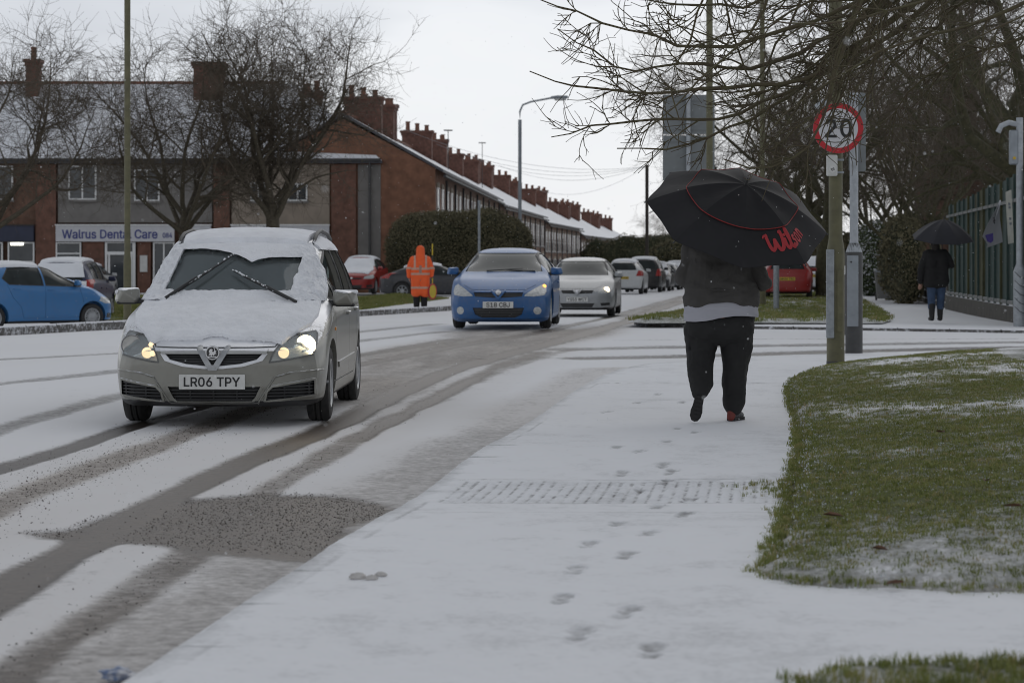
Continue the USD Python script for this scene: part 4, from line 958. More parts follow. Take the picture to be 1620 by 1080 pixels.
def seat(parent, x, y, z0, top=1.30):
    q = [m3.Manifold.batch_hull([m3.Manifold.sphere(.06, 12).translate([x + a, y + b, z]) for a in (-.19, .19) for b, z in ((0, z0 + .12), (-.42, z0 + .15), (-.42, z0 + .08), (0, z0 + .06))]),
         m3.Manifold.batch_hull([m3.Manifold.sphere(.06, 12).translate([x + a, y + b, z]) for a, b, z in ((-.2, .02, z0 + .15), (.2, .02, z0 + .15), (-.16, .18, top - .24), (.16, .18, top - .24))])]
    hr = m3.Manifold.batch_hull([m3.Manifold.sphere(.045, 12).translate([x + a, y + .20, z]) for a in (-.085, .085) for z in (top - .14, top - .03)])
    posts = [m3.Manifold.cylinder(.14, .008, .008, 8).translate([x + a, y + .19, top - .26]) for a in (-.06, .06)]
    p = obj('seat', tm(q[0] + q[1]), 'seat_cloth', parent, smooth=50)
    obj('headrest', tm(hr + posts[0] + posts[1]), 'seat_cloth', p, smooth=50)

def car_sides(c, B, parent, wins, shell_cut=None, solid=True, trim=True, glassmat='dark_glass', C=None):
    """cut the side windows (polygons in y,z) out of the body on both sides; returns body"""
    for p in wins:
        for sd in (-1, 1):
            a, b = (.25, 1.4) if sd > 0 else (-1.4, -.25)
            pr = c.prism_side(p, a, b)
            g = (c.B ^ pr) if C is None else (c.B ^ pr) - C
            if g.is_empty(): continue
            g = g ^ (c.B.translate([-sd * .012, 0, 0]))
            if trim:
                fr = c.prism_side(p.buffer(.022, join_style=2).difference(p), a, b)
                ft = (c.B.translate([sd * .004, 0, 0]) ^ fr) - (C if C is not None else c.B.translate([-sd * .05, 0, 0]))
                obj('window_frame', tm(ft), 'window_trim', parent, smooth=40)
            obj('side_window', tm(g), glassmat, parent, smooth=40)
            B = B - pr
    return B

def simple_car(name, label, spec, colour, loc, rot, snow=('roof',), plate_txt=None, rear_plate=None, lit=None, group=None, nu=46, sub=3, gap=None, rimmat='alloy', glass='dark_glass', seed=0, catn='car', face=None):
    """a whole car of a given spec; face holds the shapes of its nose"""
    c = Car(spec, nu, sub); t = thing(name, label, catn, loc, rot, group)
    B = c.B; W2 = c.W / 2
    for ya in c.axles:
        for sd in (-1, 1):
            a, b = (W2 - .27, W2 + .2) if sd > 0 else (-W2 - .2, -W2 + .27)
            B = B - cyl_x(a, b, ya, c.rw + .005, c.rw + .055, 32)
    wins = [Polygon(p) for p in spec['wins']]
    B = car_sides(c, B, t, wins, glassmat=glass)
    # windscreen and rear window
    for k, nm in (('wsc', 'windscreen'), ('rwin', 'rear_window')):
        p, y0, y1 = spec[k]; pr = c.prism_front(p, y0, y1); g = c.B ^ pr ^ c.B.translate([0, .012 if k == 'wsc' else -.012, -.006])
        if g.is_empty(): continue
        obj(nm, tm(g), glass, t, smooth=40); B = B - pr
    f = dict(spec.get('face', {})); f.update(face or {})
    for sd in (-1, 1):
        for nm, part, m_, dep, y0, y1, off in (('headlight', 'lamp', 'lamp_glass', .05, -1, .95, -.004), ('side_intake', 'side_intake', 'black_plastic', .05, -1, .7, .02), ('fog_lamp', 'fog', 'lamp_glass', .04, -1, .6, .0), ('tail_light', 'tail', 'tail_red', .05, spec['L'] - .7, spec['L'] + 1, .004)):
            if nm not in f and part not in f: continue
            pts = [(sd * q[0], q[1]) for q in f.get(part, f.get(nm))]
            pr = c.prism_front(pts, y0, y1); g = (c.B.translate([0, off if part != 'tail' else off, 0]) ^ pr)
            inner = c.B.translate([0, dep if part != 'tail' else -dep, 0])
            g = g - inner
            if g.is_empty(): continue
            pp = obj(nm, tm(g), m_, t, smooth=40)
            B = B - (c.prism_front(pts, y0, y1) - c.B.translate([0, (dep if part != 'tail' else -dep) * .7, 0]))
            if part == 'lamp' and lit and sd in lit:
                yy = min(q[0] for q in f['lamp']); cx, cz, cr = f['bulb']
                m_lit = lit[sd]
                # the lamp's bright reflector stands just proud of its lens
                yv = ray_y(c, sd * cx, cz)
                b = lathe([(0, -.03), (cr, -.03), (cr * .8, .0), (0, .004)], 20); b.apply_transform(trimesh.transformations.rotation_matrix(PI / 2, [1, 0, 0])); b.apply_translation([sd * cx, yv + .0, cz]); obj('lamp_bulb', b, m_lit, pp, smooth=True)
    for nm in ('grille', 'intake'):
        if nm in f:
            pr = c.prism_front(f[nm], -1, .6); g = (c.B.translate([0, .025, 0]) ^ pr) - c.B.translate([0, .07, 0])
            gp = obj(nm, tm(g), 'black_plastic', t, smooth=40); B = B - (pr - c.B.translate([0, .05, 0]))
            zs = [q[1] for q in f[nm]]; n = max(2, int((max(zs) - min(zs)) / .045))
            sl = [c.prism_poly(Polygon(f[nm]).intersection(sbox(-2, z - .006, 2, z + .006)), -1, .6) for z in np.linspace(min(zs), max(zs), n + 2)[1:-1]]
            sl = m3.Manifold.batch_boolean(sl, m3.OpType.Add); g = (c.B.translate([0, .012, 0]) ^ sl) - c.B.translate([0, .03, 0])
            if not g.is_empty(): obj('grille_slats', tm(g), 'dark_metal', gp, smooth=40)
    if 'bar' in f:
        pr = c.prism_front(f['bar'], -1, .6); g = (c.B.translate([0, -.012, 0]) ^ pr) - c.B.translate([0, .02, 0]); obj('grille_bar', tm(g), f.get('barmat', 'chrome'), t, smooth=40)
    if 'badge' in f:
        bxx, bz, br = f['badge']; yv = ray_y(c, bxx, bz); b = lathe([(0, -.004), (br, -.004), (br, .008), (br * .8, .011), (0, .011)], 24); b.apply_transform(trimesh.transformations.rotation_matrix(PI / 2, [1, 0, 0])); b.apply_translation([bxx, yv - .014, bz]); obj('badge', b, 'chrome', t, smooth=True)
    # panel gaps: bonnet, doors
    gaps = [c.prism_side(LineString(l).buffer(.0035, cap_style=2), a, b) for l in spec.get('gaps', []) for a, b in ((.3, 1.4), (-1.4, -.3))]
    fgaps = [c.prism_front(LineString(l).buffer(.004, cap_style=2), -1, .7) for l in f.get('fgaps', [])]
    if gaps or fgaps:
        g = m3.Manifold.batch_boolean(gaps + fgaps, m3.OpType.Add)
        inner = c.B ^ c.B.translate([.014, 0, 0]) ^ c.B.translate([-.014, 0, 0]) ^ c.B.translate([0, .014, 0])
        B = B - (g - inner)
    bodymat = colour
    # dark lower lip
    low = mbox(-3, 3, -1, 9, 0, spec['zb'] + .055)
    lip = B ^ low; B = B - low
    obj('body', tm(B), bodymat, t, smooth=32)
    if not lip.is_empty(): obj('sill', tm(lip), spec.get('lipmat', bodymat) if spec.get('lip') else 'black_plastic', t, smooth=32)
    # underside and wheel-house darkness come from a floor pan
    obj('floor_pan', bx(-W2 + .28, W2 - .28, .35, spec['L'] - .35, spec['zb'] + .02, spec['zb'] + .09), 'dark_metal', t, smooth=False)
    for ya in c.axles:
        for sd in (-1, 1):
            wheel(t, sd * (W2 - .125), ya, c.rw, sd, matrim=rimmat, spokes=spec.get('spokes', 7), n=36 if nu >= 54 else 18)
    for sd in (-1, 1):
        mirror(t, sd, W2 * .93, spec['mir'][0], spec['mir'][1], colour)
        for y, z in spec.get('handles', []):
            xx = ray_x(c, y, z); obj('door_handle', bx(*sorted((sd * (xx - .01), sd * (xx + .025))), y - .09, y + .09, z - .014, z + .014, .006), colour, t)
    if plate_txt: plate(t, plate_txt, 0, ray_y(c, 0, f.get('plz', .40)) - .018, f.get('plz', .40))
    if rear_plate: plate(t, rear_plate, 0, ray_y(c, 0, f.get('rplz', .72), rear=True) + .016, f.get('rplz', .72), 'plate_yellow', True)
    if 'roof' in snow:
        y0, y1 = spec['roof']; r = Polygon([(-W2 * .60, y0), (W2 * .60, y0), (W2 * .62, y0 + .3), (W2 * .60, y1 - .05), (W2 * .5, y1), (-W2 * .5, y1), (-W2 * .60, y1 - .05), (-W2 * .62, y0 + .3)])
        snow_on(c, r, .05, t, 'roof_snow', seed=seed, step=.07)
    if 'bonnet' in snow:
        r = Polygon([(-W2 * .70, .30), (W2 * .70, .30), (W2 * .82, .75), (W2 * .80, spec['cowl']), (-W2 * .80, spec['cowl']), (-W2 * .82, .75)])
        snow_on(c, r, .04, t, 'bonnet_snow', seed=seed + 1, step=.06)
    if 'rear' in snow:
        p, y0, y1 = spec['rwin']; pp = Polygon(p).buffer(.06)
        g = (c.B.translate([0, .02, .03]) - c.B) ^ c.prism_poly(pp.difference(sbox(-2, 0, 2, min(q[1] for q in p) + .07)), y0, y1 + .1); obj('rear_window_snow', tm(g.refine_to_length(.06)), 'snow', t, smooth=50)
        g = (c.B.translate([0, .012, .02]) - c.B) ^ c.prism_poly(sbox(-W2 * .8, min(q[1] for q in p) - .22, W2 * .8, min(q[1] for q in p) - .03), y0, y1 + .4)
        if not g.is_empty(): obj('tailgate_snow', tm(g.refine_to_length(.06)), 'snow', t, smooth=50)
    if 'screen' in snow:
        p, y0, y1 = spec['wsc']; g = (c.B.translate([0, -.02, .03]) - c.B) ^ c.prism_poly(Polygon(p).buffer(.04), y0, y1); obj('windscreen_snow', tm(g.refine_to_length(.06)), 'snow', t, smooth=50)
    return t, c

def ray_y(c, x, z, rear=False):
    """where the body's front (or rear) face lies at a given x, z"""
    cut = c.B ^ mbox(x - .004, x + .004, -2, 9, z - .004, z + .004)
    b = cut.bounding_box(); return b[4] if rear else b[1]
def ray_x(c, y, z):
    cut = c.B ^ mbox(0, 3, y - .004, y + .004, z - .004, z + .004); return cut.bounding_box()[3]
# ------------------------------------------------------------------ the silver people carrier in front
paint('paint_champagne', (.225, .222, .198), metallic=.4, rough=.3, dirt=.3, frost=.30)
ZX, ZY = -2.44, 18.05
MPV = dict(L=4.47, W=1.79, H=1.635, wb=2.70, fo=.93, rw=.325, zb=.17, ws=1.5, crown=.07,
           top=[(0, .64), (.05, .675), (.2, .765), (.5, .875), (.9, .975), (1.08, 1.025), (1.2, 1.09), (1.9, 1.525), (2.15, 1.60), (2.7, 1.635), (3.6, 1.605), (4.1, 1.53), (4.3, 1.22), (4.47, .95)],
           belt=[(0, .58), (.3, .71), (.9, .90), (1.5, .975), (3.0, 1.0), (4.3, 1.02), (4.47, .93)],
           hw=[(0, .86), (.1, .93), (.4, .985), (1.2, 1.0), (3.2, 1.0), (4.0, .97), (4.47, .86)],
           rfw=[(0, .8), (1.0, .82), (1.9, .725), (2.6, .71), (3.6, .69), (4.47, .60)], bow=.30, rbow=.14, nose=.11, cab=(1.0, 4.33))
def zf(px, py, s=188.0):
    return ((px - CX) / s + 2.488, 1.345 - (py - HY) / s)
def zpoly(pix, s=188.0):
    return [zf(*p, s) for p in pix]

z = Car(MPV, 110, 6)
car = thing('parked_car' if False else 'people_carrier', 'silver people carrier with a snow covered bonnet and one bright headlight', 'car', (ZX, ZY, gz(ZX, ZY + 1.5) - .012), -.015)
C = z.erode(.05, .5); CG = z.erode(.010)
B = z.B
W2 = z.W / 2
for ya in z.axles:
    for sd in (-1, 1):
        a, b = (W2 - .28, W2 + .2) if sd > 0 else (-W2 - .2, -W2 + .28)
        B = B - cyl_x(a, b, ya, z.rw + .005, z.rw + .055, 48)
# door frames and windows
side_w = [Polygon(p) for p in ([(1.36, 1.02), (1.66, 1.015), (1.66, 1.27)], [(1.74, 1.015), (2.46, 1.03), (2.44, 1.50), (2.12, 1.47), (1.74, 1.30)], [(2.54, 1.03), (3.26, 1.045), (3.22, 1.485), (2.52, 1.505)], [(3.34, 1.05), (4.02, 1.07), (3.90, 1.44), (3.32, 1.48)])]
side_w = [p.buffer(-.03).buffer(.03) for p in side_w]
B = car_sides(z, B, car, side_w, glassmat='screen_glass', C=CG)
ws = Polygon([(-.70, 1.045), (.70, 1.045), (.68, 1.2), (.60, 1.49), (.46, 1.522), (0, 1.535), (-.46, 1.522), (-.60, 1.49), (-.68, 1.2)])
pr = z.prism_poly(ws, .95, 2.25)
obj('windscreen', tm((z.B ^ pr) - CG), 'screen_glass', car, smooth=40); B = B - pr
rw_ = Polygon([(-.60, 1.06), (.60, 1.06), (.50, 1.44), (-.50, 1.44)]); pr = z.prism_poly(rw_, 3.9, 5)
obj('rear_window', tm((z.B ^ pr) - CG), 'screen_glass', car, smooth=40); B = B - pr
# headlights: clear lens over a bowl with reflector and indicator
HL = zpoly([(446, 531), (458, 525), (474, 521), (490, 519), (494, 524), (495, 540), (492.5, 556.5), (475, 560), (440, 566), (426, 567.5), (431, 553), (438, 541)])
HLp = Polygon(HL).buffer(-.008).buffer(.008)
mat('lamp_bowl', (.55, .54, .51), .3, .15, 16, metallic=.3)
mat('bar_silver', (.40, .40, .39), .4, .1, 9, metallic=.3, snow=.3, snowscale=30)
pane('lens_clear', (.9, .92, .92), 1.3, film=.12, filmcol=(.5, .5, .48))  # pale layer mixed in to lighten the lens
for sd in (-1, 1):
    p = HLp if sd > 0 else affinity.scale(HLp, -1, 1, origin=(0, 0))
    pr = z.prism_poly(p, -1, .9)
    lens = (z.B.translate([0, -.004, 0]) ^ pr) - z.B.translate([0, .006, 0])
    hl = obj('headlight', tm(lens), 'lens_clear', car, smooth=40)
    B = B - (z.prism_poly(p, -1, .9) - z.B.translate([0, .09, 0]))
    rim = (z.B.translate([0, .004, 0]) ^ z.prism_poly(p.difference(p.buffer(-.014)), -1, .9)) - z.B.translate([0, .03, 0]); obj('lamp_seal', tm(rim), 'window_trim', hl, smooth=40)
    bowl = (z.B.translate([0, .075, 0]) ^ pr) - z.B.translate([0, .085, 0]); obj('lamp_bowl', tm(bowl), 'lamp_bowl', hl, smooth=30)
    for (px, py), r, m_ in (((478, 542), .088, 'lamp_lit' if sd > 0 else 'lamp_bowl'), ((448, 552), .046, 'lamp_dim' if sd > 0 else 'lamp_dim'), ((468, 528), .03, 'lamp_bowl')):
        x, zz = zf(px, py); x *= sd; yv = ray_y(z, x, zz)
        ring = lathe([(r * .7, -.045), (r, -.01), (r * 1.04, -.004), (r * 1.04, -.016), (r * .8, -.055), (r * .7, -.045)], 28)
        face_ = lathe([(0, -.05), (r * .7, -.042), (r * .93, -.016), (r * .90, -.016), (r * .66, -.030), (0, -.030)], 28)
        R = trimesh.transformations.rotation_matrix(PI / 2, [1, 0, 0])
        for g, mm, nm in ((ring, 'chrome', 'reflector_ring'), (face_, m_, 'reflector')):
            g.apply_transform(R); g.apply_translation([x, yv + .012, zz]); obj(nm, g, mm, hl, smooth=True)
    if sd < 0:
        for q in ((241, 540), (246, 553)):
            x, zz = zf(*q); b = trimesh.creation.icosphere(2, .024); b.apply_translation([x, ray_y(z, x, zz) + .02, zz]); obj('lit_bulb', b, 'lamp_dim', hl, smooth=True)
# grille with its bar, slats, V and badge
gr = Polygon([(-.40, .612), (.40, .612), (.355, .565), (.22, .530), (.06, .515), (-.06, .515), (-.22, .530), (-.355, .565)])
pr = z.prism_poly(gr, -1, .5); B = B - (pr - z.B.translate([0, .06, 0]))
gp = obj('grille', tm((z.B.translate([0, .045, 0]) ^ pr) - z.B.translate([0, .075, 0])), 'black_plastic', car)
for zz in (.592, .570, .549, .530):
    q = gr.intersection(sbox(-1, zz - .006, 1, zz + .006))
    obj('slat', tm((z.B.translate([0, .012, 0]) ^ z.prism_poly(q, -1, .5)) - z.B.translate([0, .034, 0])), 'black_plastic', gp, smooth=40)
bar = Polygon([(-.445, .652), (.445, .652), (.43, .612), (-.43, .612)])
obj('grille_bar', tm((z.B.translate([0, -.032, 0]) ^ z.prism_poly(bar, -1, .5)) - z.B.translate([0, .02, 0])), 'bar_silver', gp, smooth=40)
chin = Polygon([(-.44, .612), (-.40, .612), (-.355, .565), (-.22, .530), (-.06, .514), (.06, .514), (.22, .530), (.355, .565), (.40, .612), (.44, .612), (.40, .555), (.25, .510), (.08, .492), (-.08, .492), (-.25, .510), (-.40, .555)])
obj('grille_surround', tm((z.B.translate([0, -.016, 0]) ^ z.prism_poly(chin, -1, .5)) - z.B.translate([0, .02, 0])), 'snow', gp, smooth=40, label='lower rim of the grille with snow lying on it')
vee = union_all([LineString([(-.115, .66), (-.02, .50), (.02, .50), (.115, .66)]).buffer(.022, join_style=2), Polygon([(-.02, .50), (.02, .50), (.01, .48), (-.01, .48)])])
obj('grille_vee', tm((z.B.translate([0, -.034, 0]) ^ z.prism_poly(vee, -1, .5)) - z.B.translate([0, .01, 0])), 'alloy', gp, smooth=40)
by = ray_y(z, 0, .622) - .045
badge = lathe([(0, -.02), (.058, -.02), (.060, .004), (.055, .010), (.049, .010), (.047, .002), (0, .002)], 36); R90 = trimesh.transformations.rotation_matrix(PI / 2, [1, 0, 0])
badge.apply_transform(R90); badge.apply_translation([0, by, .622]); bp = obj('badge', badge, 'chrome', car, smooth=40)
disc = lathe([(0, .0025), (.047, .0025), (.047, .0035), (0, .0035)], 30); disc.apply_transform(R90); disc.apply_translation([0, by, .622]); obj('badge_field', disc, 'dark_metal', bp)
griffin = union_all([Polygon([(-.03, -.02), (-.022, .0), (-.03, .012), (-.02, .03), (-.006, .032), (.004, .022), (-.004, .014), (.006, .006), (.02, .02), (.034, .016), (.024, .004), (.034, -.006), (.018, -.010), (.012, -.024), (.0, -.014), (-.01, -.03), (-.016, -.016)]), LineString([(.016, .012), (.018, .036), (.012, .04)]).buffer(.003), LineString([(-.034, -.032), (.03, -.032)]).buffer(.004)])
g = poly_ext(griffin, .004); g.apply_transform(R90); g.apply_translation([0, by - .004, .622]); obj('badge_emblem', g, 'chrome', bp, smooth=False)
# bonnet shut line, bumper intakes
fg = [LineString([(-.55, .745), (-.49, .665), (-.3, .660), (0, .660), (.3, .660), (.49, .665), (.55, .745)]).buffer(.006, cap_style=2)]
B = B - (z.prism_poly(fg[0], -1, .7) - z.B.translate([0, .03, 0]))
mid = Polygon([(-.375, .345), (.385, .345), (.34, .255), (.31, .225), (-.30, .225), (-.33, .255)])
for nm, p in (('intake', mid), ('side_intake', Polygon([(.80, .385), (.80, .268), (.425, .228), (.44, .295), (.48, .335)])), ('side_intake', Polygon([(-.80, .385), (-.80, .268), (-.425, .228), (-.44, .295), (-.48, .335)]))):
    pr = z.prism_poly(p, -1, .8); B = B - (pr - z.B.translate([0, .07, 0]))
    ip = obj(nm, tm((z.B.translate([0, .055, 0]) ^ pr) - z.B.translate([0, .09, 0])), 'black_plastic', car)
    for zz in np.arange(.238, .39, .026):
        q = p.intersection(sbox(-1, zz - .0065, 1, zz + .0065))
        if q.area > 1e-4: obj('slat', tm((z.B.translate([0, .012, 0]) ^ z.prism_poly(q, -1, .8)) - z.B.translate([0, .045, 0])), 'black_plastic', ip, smooth=40)
    for xx in np.arange(-.76, .8, .19):
        q = p.intersection(sbox(xx - .006, 0, xx + .006, 1))
        if q.area > 3e-4: obj('rib', tm((z.B.translate([0, .02, 0]) ^ z.prism_poly(q, -1, .8)) - z.B.translate([0, .045, 0])), 'black_plastic', ip, smooth=40)
    ring = p.buffer(.02, join_style=1).difference(p)
    obj('intake_surround', tm((z.B.translate([0, -.008, 0]) ^ z.prism_poly(ring, -1, .8)) - z.B.translate([0, .03, 0])), 'paint_champagne', ip, smooth=40)
# bumper crease under the lamps and swage on the flank
crease = [LineString([(s * .86, .47), (s * .62, .455), (s * .50, .42), (s * .42, .30), (s * .36, .205), (s * .2, .198), (0, .196)]).buffer(.007) for s in (-1, 1)]
obj('bumper_moulding', tm((z.B.translate([0, -.007, 0]) ^ z.prism_poly(union_all(crease), -1, .8)) - z.B.translate([0, .03, 0])), 'paint_champagne', car, smooth=60)
doors = [LineString([(1.30, .33), (1.24, .60), (1.30, .92), (1.36, 1.0)]), LineString([(2.50, .30), (2.50, 1.0)]), LineString([(3.30, 1.02), (3.34, .80), (3.20, .55), (3.05, .34)]), LineString([(1.30, .33), (3.05, .33)]), LineString([(.62, .74), (1.2, .93)])]
g = m3.Manifold.batch_boolean([z.prism_side(l.buffer(.0045, cap_style=2), a, b) for l in doors for a, b in ((.3, 1.4), (-1.4, -.3))], m3.OpType.Add)
B = B - (g - (z.B ^ z.B.translate([.016, 0, 0]) ^ z.B.translate([-.016, 0, 0])))
mould = Polygon([(1.45, .44), (3.0, .47), (3.0, .51), (1.40, .49)])
for a, b in ((.3, 1.4), (-1.4, -.3)):
    sg = 1 if a > 0 else -1
    obj('side_moulding', tm((z.B.translate([sg * .012, 0, 0]) ^ z.prism_side(mould, a, b)) - z.B.translate([-sg * .03, 0, 0])), 'paint_champagne', car, smooth=40)
low = mbox(-3, 3, -1, 9, 0, .225)
obj('bumper_lip', tm((B ^ low) - C), 'black_plastic', car, smooth=32, label='dark lower lip of the bumper and sills'); B = B - low
obj('body', tm(B - C), 'paint_champagne', car, smooth=28)
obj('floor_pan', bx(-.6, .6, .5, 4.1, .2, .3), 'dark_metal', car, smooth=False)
for ya, st in ((z.axles[0], .03), (z.axles[1], 0)):
    for sd in (-1, 1): wheel(car, sd * (W2 - .115), ya, z.rw, sd, w=.205, spokes=8, steer=st)
plate(car, 'LR06 TPY', -.006, ray_y(z, 0, .385) - .012, .385, wdt=.54, hgt=.142 * .86)
for sd in (-1, 1):
    mirror(car, sd, .85, 1.34, 1.075 if sd < 0 else 1.055, 'paint_champagne', w=.225, h=.155)
    for y, zz in ((2.34, .90), (3.16, .92)):
        xx = ray_x(z, y, zz); obj('door_handle', bx(*sorted((sd * (xx - .01), sd * (xx + .03))), y - .10, y + .10, zz - .015, zz + .015, .008), 'paint_champagne', car)
    rail = [(sd * .605, 2.04, 1.52), (sd * .61, 2.14, 1.575), (sd * .61, 2.3, 1.62), (sd * .605, 2.7, 1.655), (sd * .59, 3.5, 1.63), (sd * .58, 3.9, 1.585), (sd * .57, 4.0, 1.54)]
    obj('roof_rail', tube(rail, [.010, .019, .019, .019, .019, .019, .010], 10), 'dark_metal', car, smooth=60)
    x, zz = ray_x(z, 1.42, .78), .78
    obj('side_repeater', bx(*sorted((sd * (x - .004), sd * (x + .008))), 1.12, 1.19, .77, .80, .004), 'indicator_amber', car)
# cabin
obj('dashboard', tm(m3.Manifold.batch_hull([m3.Manifold.sphere(.05, 12).translate(list(q)) for q in [(-.66, 1.22, .72), (.66, 1.22, .72), (-.66, 1.78, .78), (.66, 1.78, .78), (-.66, 1.30, .96), (.66, 1.30, .96), (-.62, 1.70, .95), (.62, 1.70, .95)]])), 'cabin_dark', car, smooth=50)
st = trimesh.creation.torus(.18, .015, major_sections=36, minor_sections=10); st.apply_transform(trimesh.transformations.rotation_matrix(math.radians(68), [1, 0, 0])); st.apply_translation([-.36, 1.93, 1.0])
sp = obj('steering_wheel', st, 'cabin_dark', car, smooth=True)
obj('steering_hub', cat_([tube([(-.36, 1.75, .93), (-.36, 1.93, 1.0)], [.03, .05], 10), tube([(-.53, 1.93, 1.0), (-.19, 1.93, 1.0)], .014, 8)]), 'cabin_dark', sp, smooth=50)
for x in (-.37, .37): seat(car, x, 2.55, .48, 1.36)
for x in (-.45, 0, .45): seat(car, x, 3.35, .52, 1.32)
mir = bx(-.11, .11, 1.84, 1.87, 1.385, 1.45, .01); obj('rear_view_mirror', mir, 'black_plastic', car)
# snow: bonnet, roof, screen margins, blobs by the mirrors
hood = Polygon([(-.50, .10), (.50, .10), (.60, .30), (.74, .55), (.78, .80), (.77, 1.12), (.70, 1.20), (-.70, 1.20), (-.77, 1.12), (-.78, .80), (-.74, .55), (-.60, .30)])
edge = [(-.50 + i * .05, .165 + .06 * float(meshkit.noise(np.array([i * .9, 3.1, 0])))) for i in range(21)]
hood = hood.difference(Polygon([(-1, -1), (1, -1), (1, .1)] + edge[::-1] + [(-1, .1)])).buffer(-.02).buffer(.02)
snow_on(z, hood, .032, car, 'bonnet_snow', amp=.010, step=.022, seed=3, prism=z.prism_top(hood, .3, 1.13), matn='fluffy_snow')
roofp = Polygon([(-.555, 1.93), (.555, 1.93), (.575, 2.3), (.565, 3.6), (.52, 4.12), (-.52, 4.12), (-.565, 3.6), (-.575, 2.3)])
snow_on(z, roofp, .052, car, 'roof_snow', amp=.005, step=.035, seed=4, prism=z.prism_top(roofp, 1.40, 3), matn='fluffy_snow')
for sd in (-1, 1):
    sidep = Polygon([(sd * .60, 2.05), (sd * .70, 2.0), (sd * .70, 4.0), (sd * .60, 4.05)])
    snow_on(z, sidep, .022, car, 'roof_edge_snow', amp=.005, step=.03, seed=6, prism=z.prism_top(sidep, 1.475, 3), matn='fluffy_snow')
zw = lambda pix: [((px - CX) / 178.5 - ZX, 1.345 - (py - HY) / 178.5) for px, py in pix]
clear = Polygon(zw([(265.5, 455), (272, 424), (279, 392), (292, 391), (313, 390.5), (338, 393), (353, 396), (371, 401), (383, 406), (394, 412), (404, 408), (420, 405), (443, 404), (472, 404.5), (471, 414), (468.5, 421), (469, 427), (464, 436), (465, 445), (463, 455), (455, 457), (444, 459), (434, 465), (430, 474), (418, 473), (404, 475), (385, 474), (352, 475.5), (326, 474.5), (300, 474), (296, 466), (288, 459), (277, 455)]))
outer = Polygon([(-.83, 1.03), (.80, 1.03), (.79, 1.12), (.74, 1.28), (.64, 1.46), (.60, 1.52), (0, 1.54), (-.60, 1.52), (-.66, 1.46), (-.78, 1.28), (-.83, 1.12)])
mar = outer.difference(clear).buffer(-.006).buffer(.006)
lay = (z.B.translate([0, -.03, .022]) - z.B) ^ z.prism_poly(mar, .9, 2.3)
t = tm(lay.refine_to_length(.016)); v = t.vertices
side_amt = np.clip((np.abs(v[:, 0]) - .40) / .25, 0, 1)
nz = (meshkit.fbm(v * 11, 4, 9) - .42) * .12 * side_amt + (meshkit.fbm(v * 34, 3, 10) - .5) * .045 * (.3 + side_amt)
t.vertices = v + nz[:, None] * np.array([0, -.8, .55]); obj('windscreen_snow', t, 'fluffy_snow', car, smooth=60, label='snow pushed to the edges of the windscreen by the wipers')
# wipers lie on the glass
def wsp(px, py, off=.03):
    y = 1.6
    for _ in range(20):
        s = F / (ZY + y); x, zz = (px - CX) / s - ZX, 1.345 - (py - HY) / s
        c = z.B ^ mbox(x - .004, x + .004, .8, 2.6, zz - .004, zz + .004); y = c.bounding_box()[1] - off
    return np.array([x, y, zz + off * .4])
for a, b, c in (((259, 473), (366.5, 402.5), (292, 452)), ((466, 479), (363, 427), (432, 462))):
    pa, pb, pc = wsp(*a), wsp(*b), wsp(*c); pa[2] -= .0
    arm = tube([pa - [0, .0, .03], pa + [0, -.012, .012], pa * .55 + pb * .45 + [0, -.025, .02]], [.017, .015, .008], 8)
    wp = obj('wiper', arm, 'black_plastic', car, smooth=50)
    d = (pb - pa); s0 = pa + d * .12
    obj('wiper_blade', tube([s0, pa + d * .5 + [0, -.004, .003], pb], [.008, .013, .006], 6), 'black_plastic', wp, smooth=50)
    flk = []
    for k in range(26):
        q = s0 + (pb - s0) * RNG.uniform(.25, 1.0) + RNG.normal(0, .004, 3) + [0, -.012, .012]; b_ = trimesh.creation.icosphere(1, RNG.uniform(.004, .009)); b_.apply_translation(q); flk.append(b_)
    obj('wiper_snow', cat_(flk), 'fluffy_snow', wp, smooth=True, kind='stuff')
for sd in (-1, 1):
    lay = m3.Manifold.batch_hull([m3.Manifold.sphere(.018, 10).translate([sd * (.86 + a), 1.36 + b, 1.10]) for a in (.03, .19) for b in (.0, .04)])
    obj('mirror_snow', tm(lay), 'fluffy_snow', car, smooth=60)
# ------------------------------------------------------------------ the other cars
HB = [(0, .72)]
W_SIDE5 = lambda s=1.0: [[(1.30, .99), (2.02, 1.0), (2.02, 1.36), (1.78, 1.33)], [(2.10, 1.0), (2.85, 1.02), (2.80, 1.36), (2.10, 1.38)], [(2.93, 1.04), (3.35, 1.08), (3.22, 1.30), (2.90, 1.35)]]
def spec_of(base, **kw):
    d = dict(base); d.update(kw); return d
FACE = dict(lamp=[(.45, .60), (.50, .70), (.78, .76), (.82, .66), (.78, .60)], grille=[(-.42, .64), (.42, .64), (.36, .58), (-.36, .58)], intake=[(-.42, .36), (.42, .36), (.36, .24), (-.36, .24)], side_intake=[(.55, .36), (.76, .38), (.76, .28), (.58, .26)], badge=(0, .63, .045), plz=.43, bulb=(.64, .67, .06),
            tail=[(.56, .78), (.84, .78), (.84, 1.0), (.66, 1.02)], rplz=.70, fgaps=[[(-.58, .78), (-.45, .70), (.45, .70), (.58, .78)]])
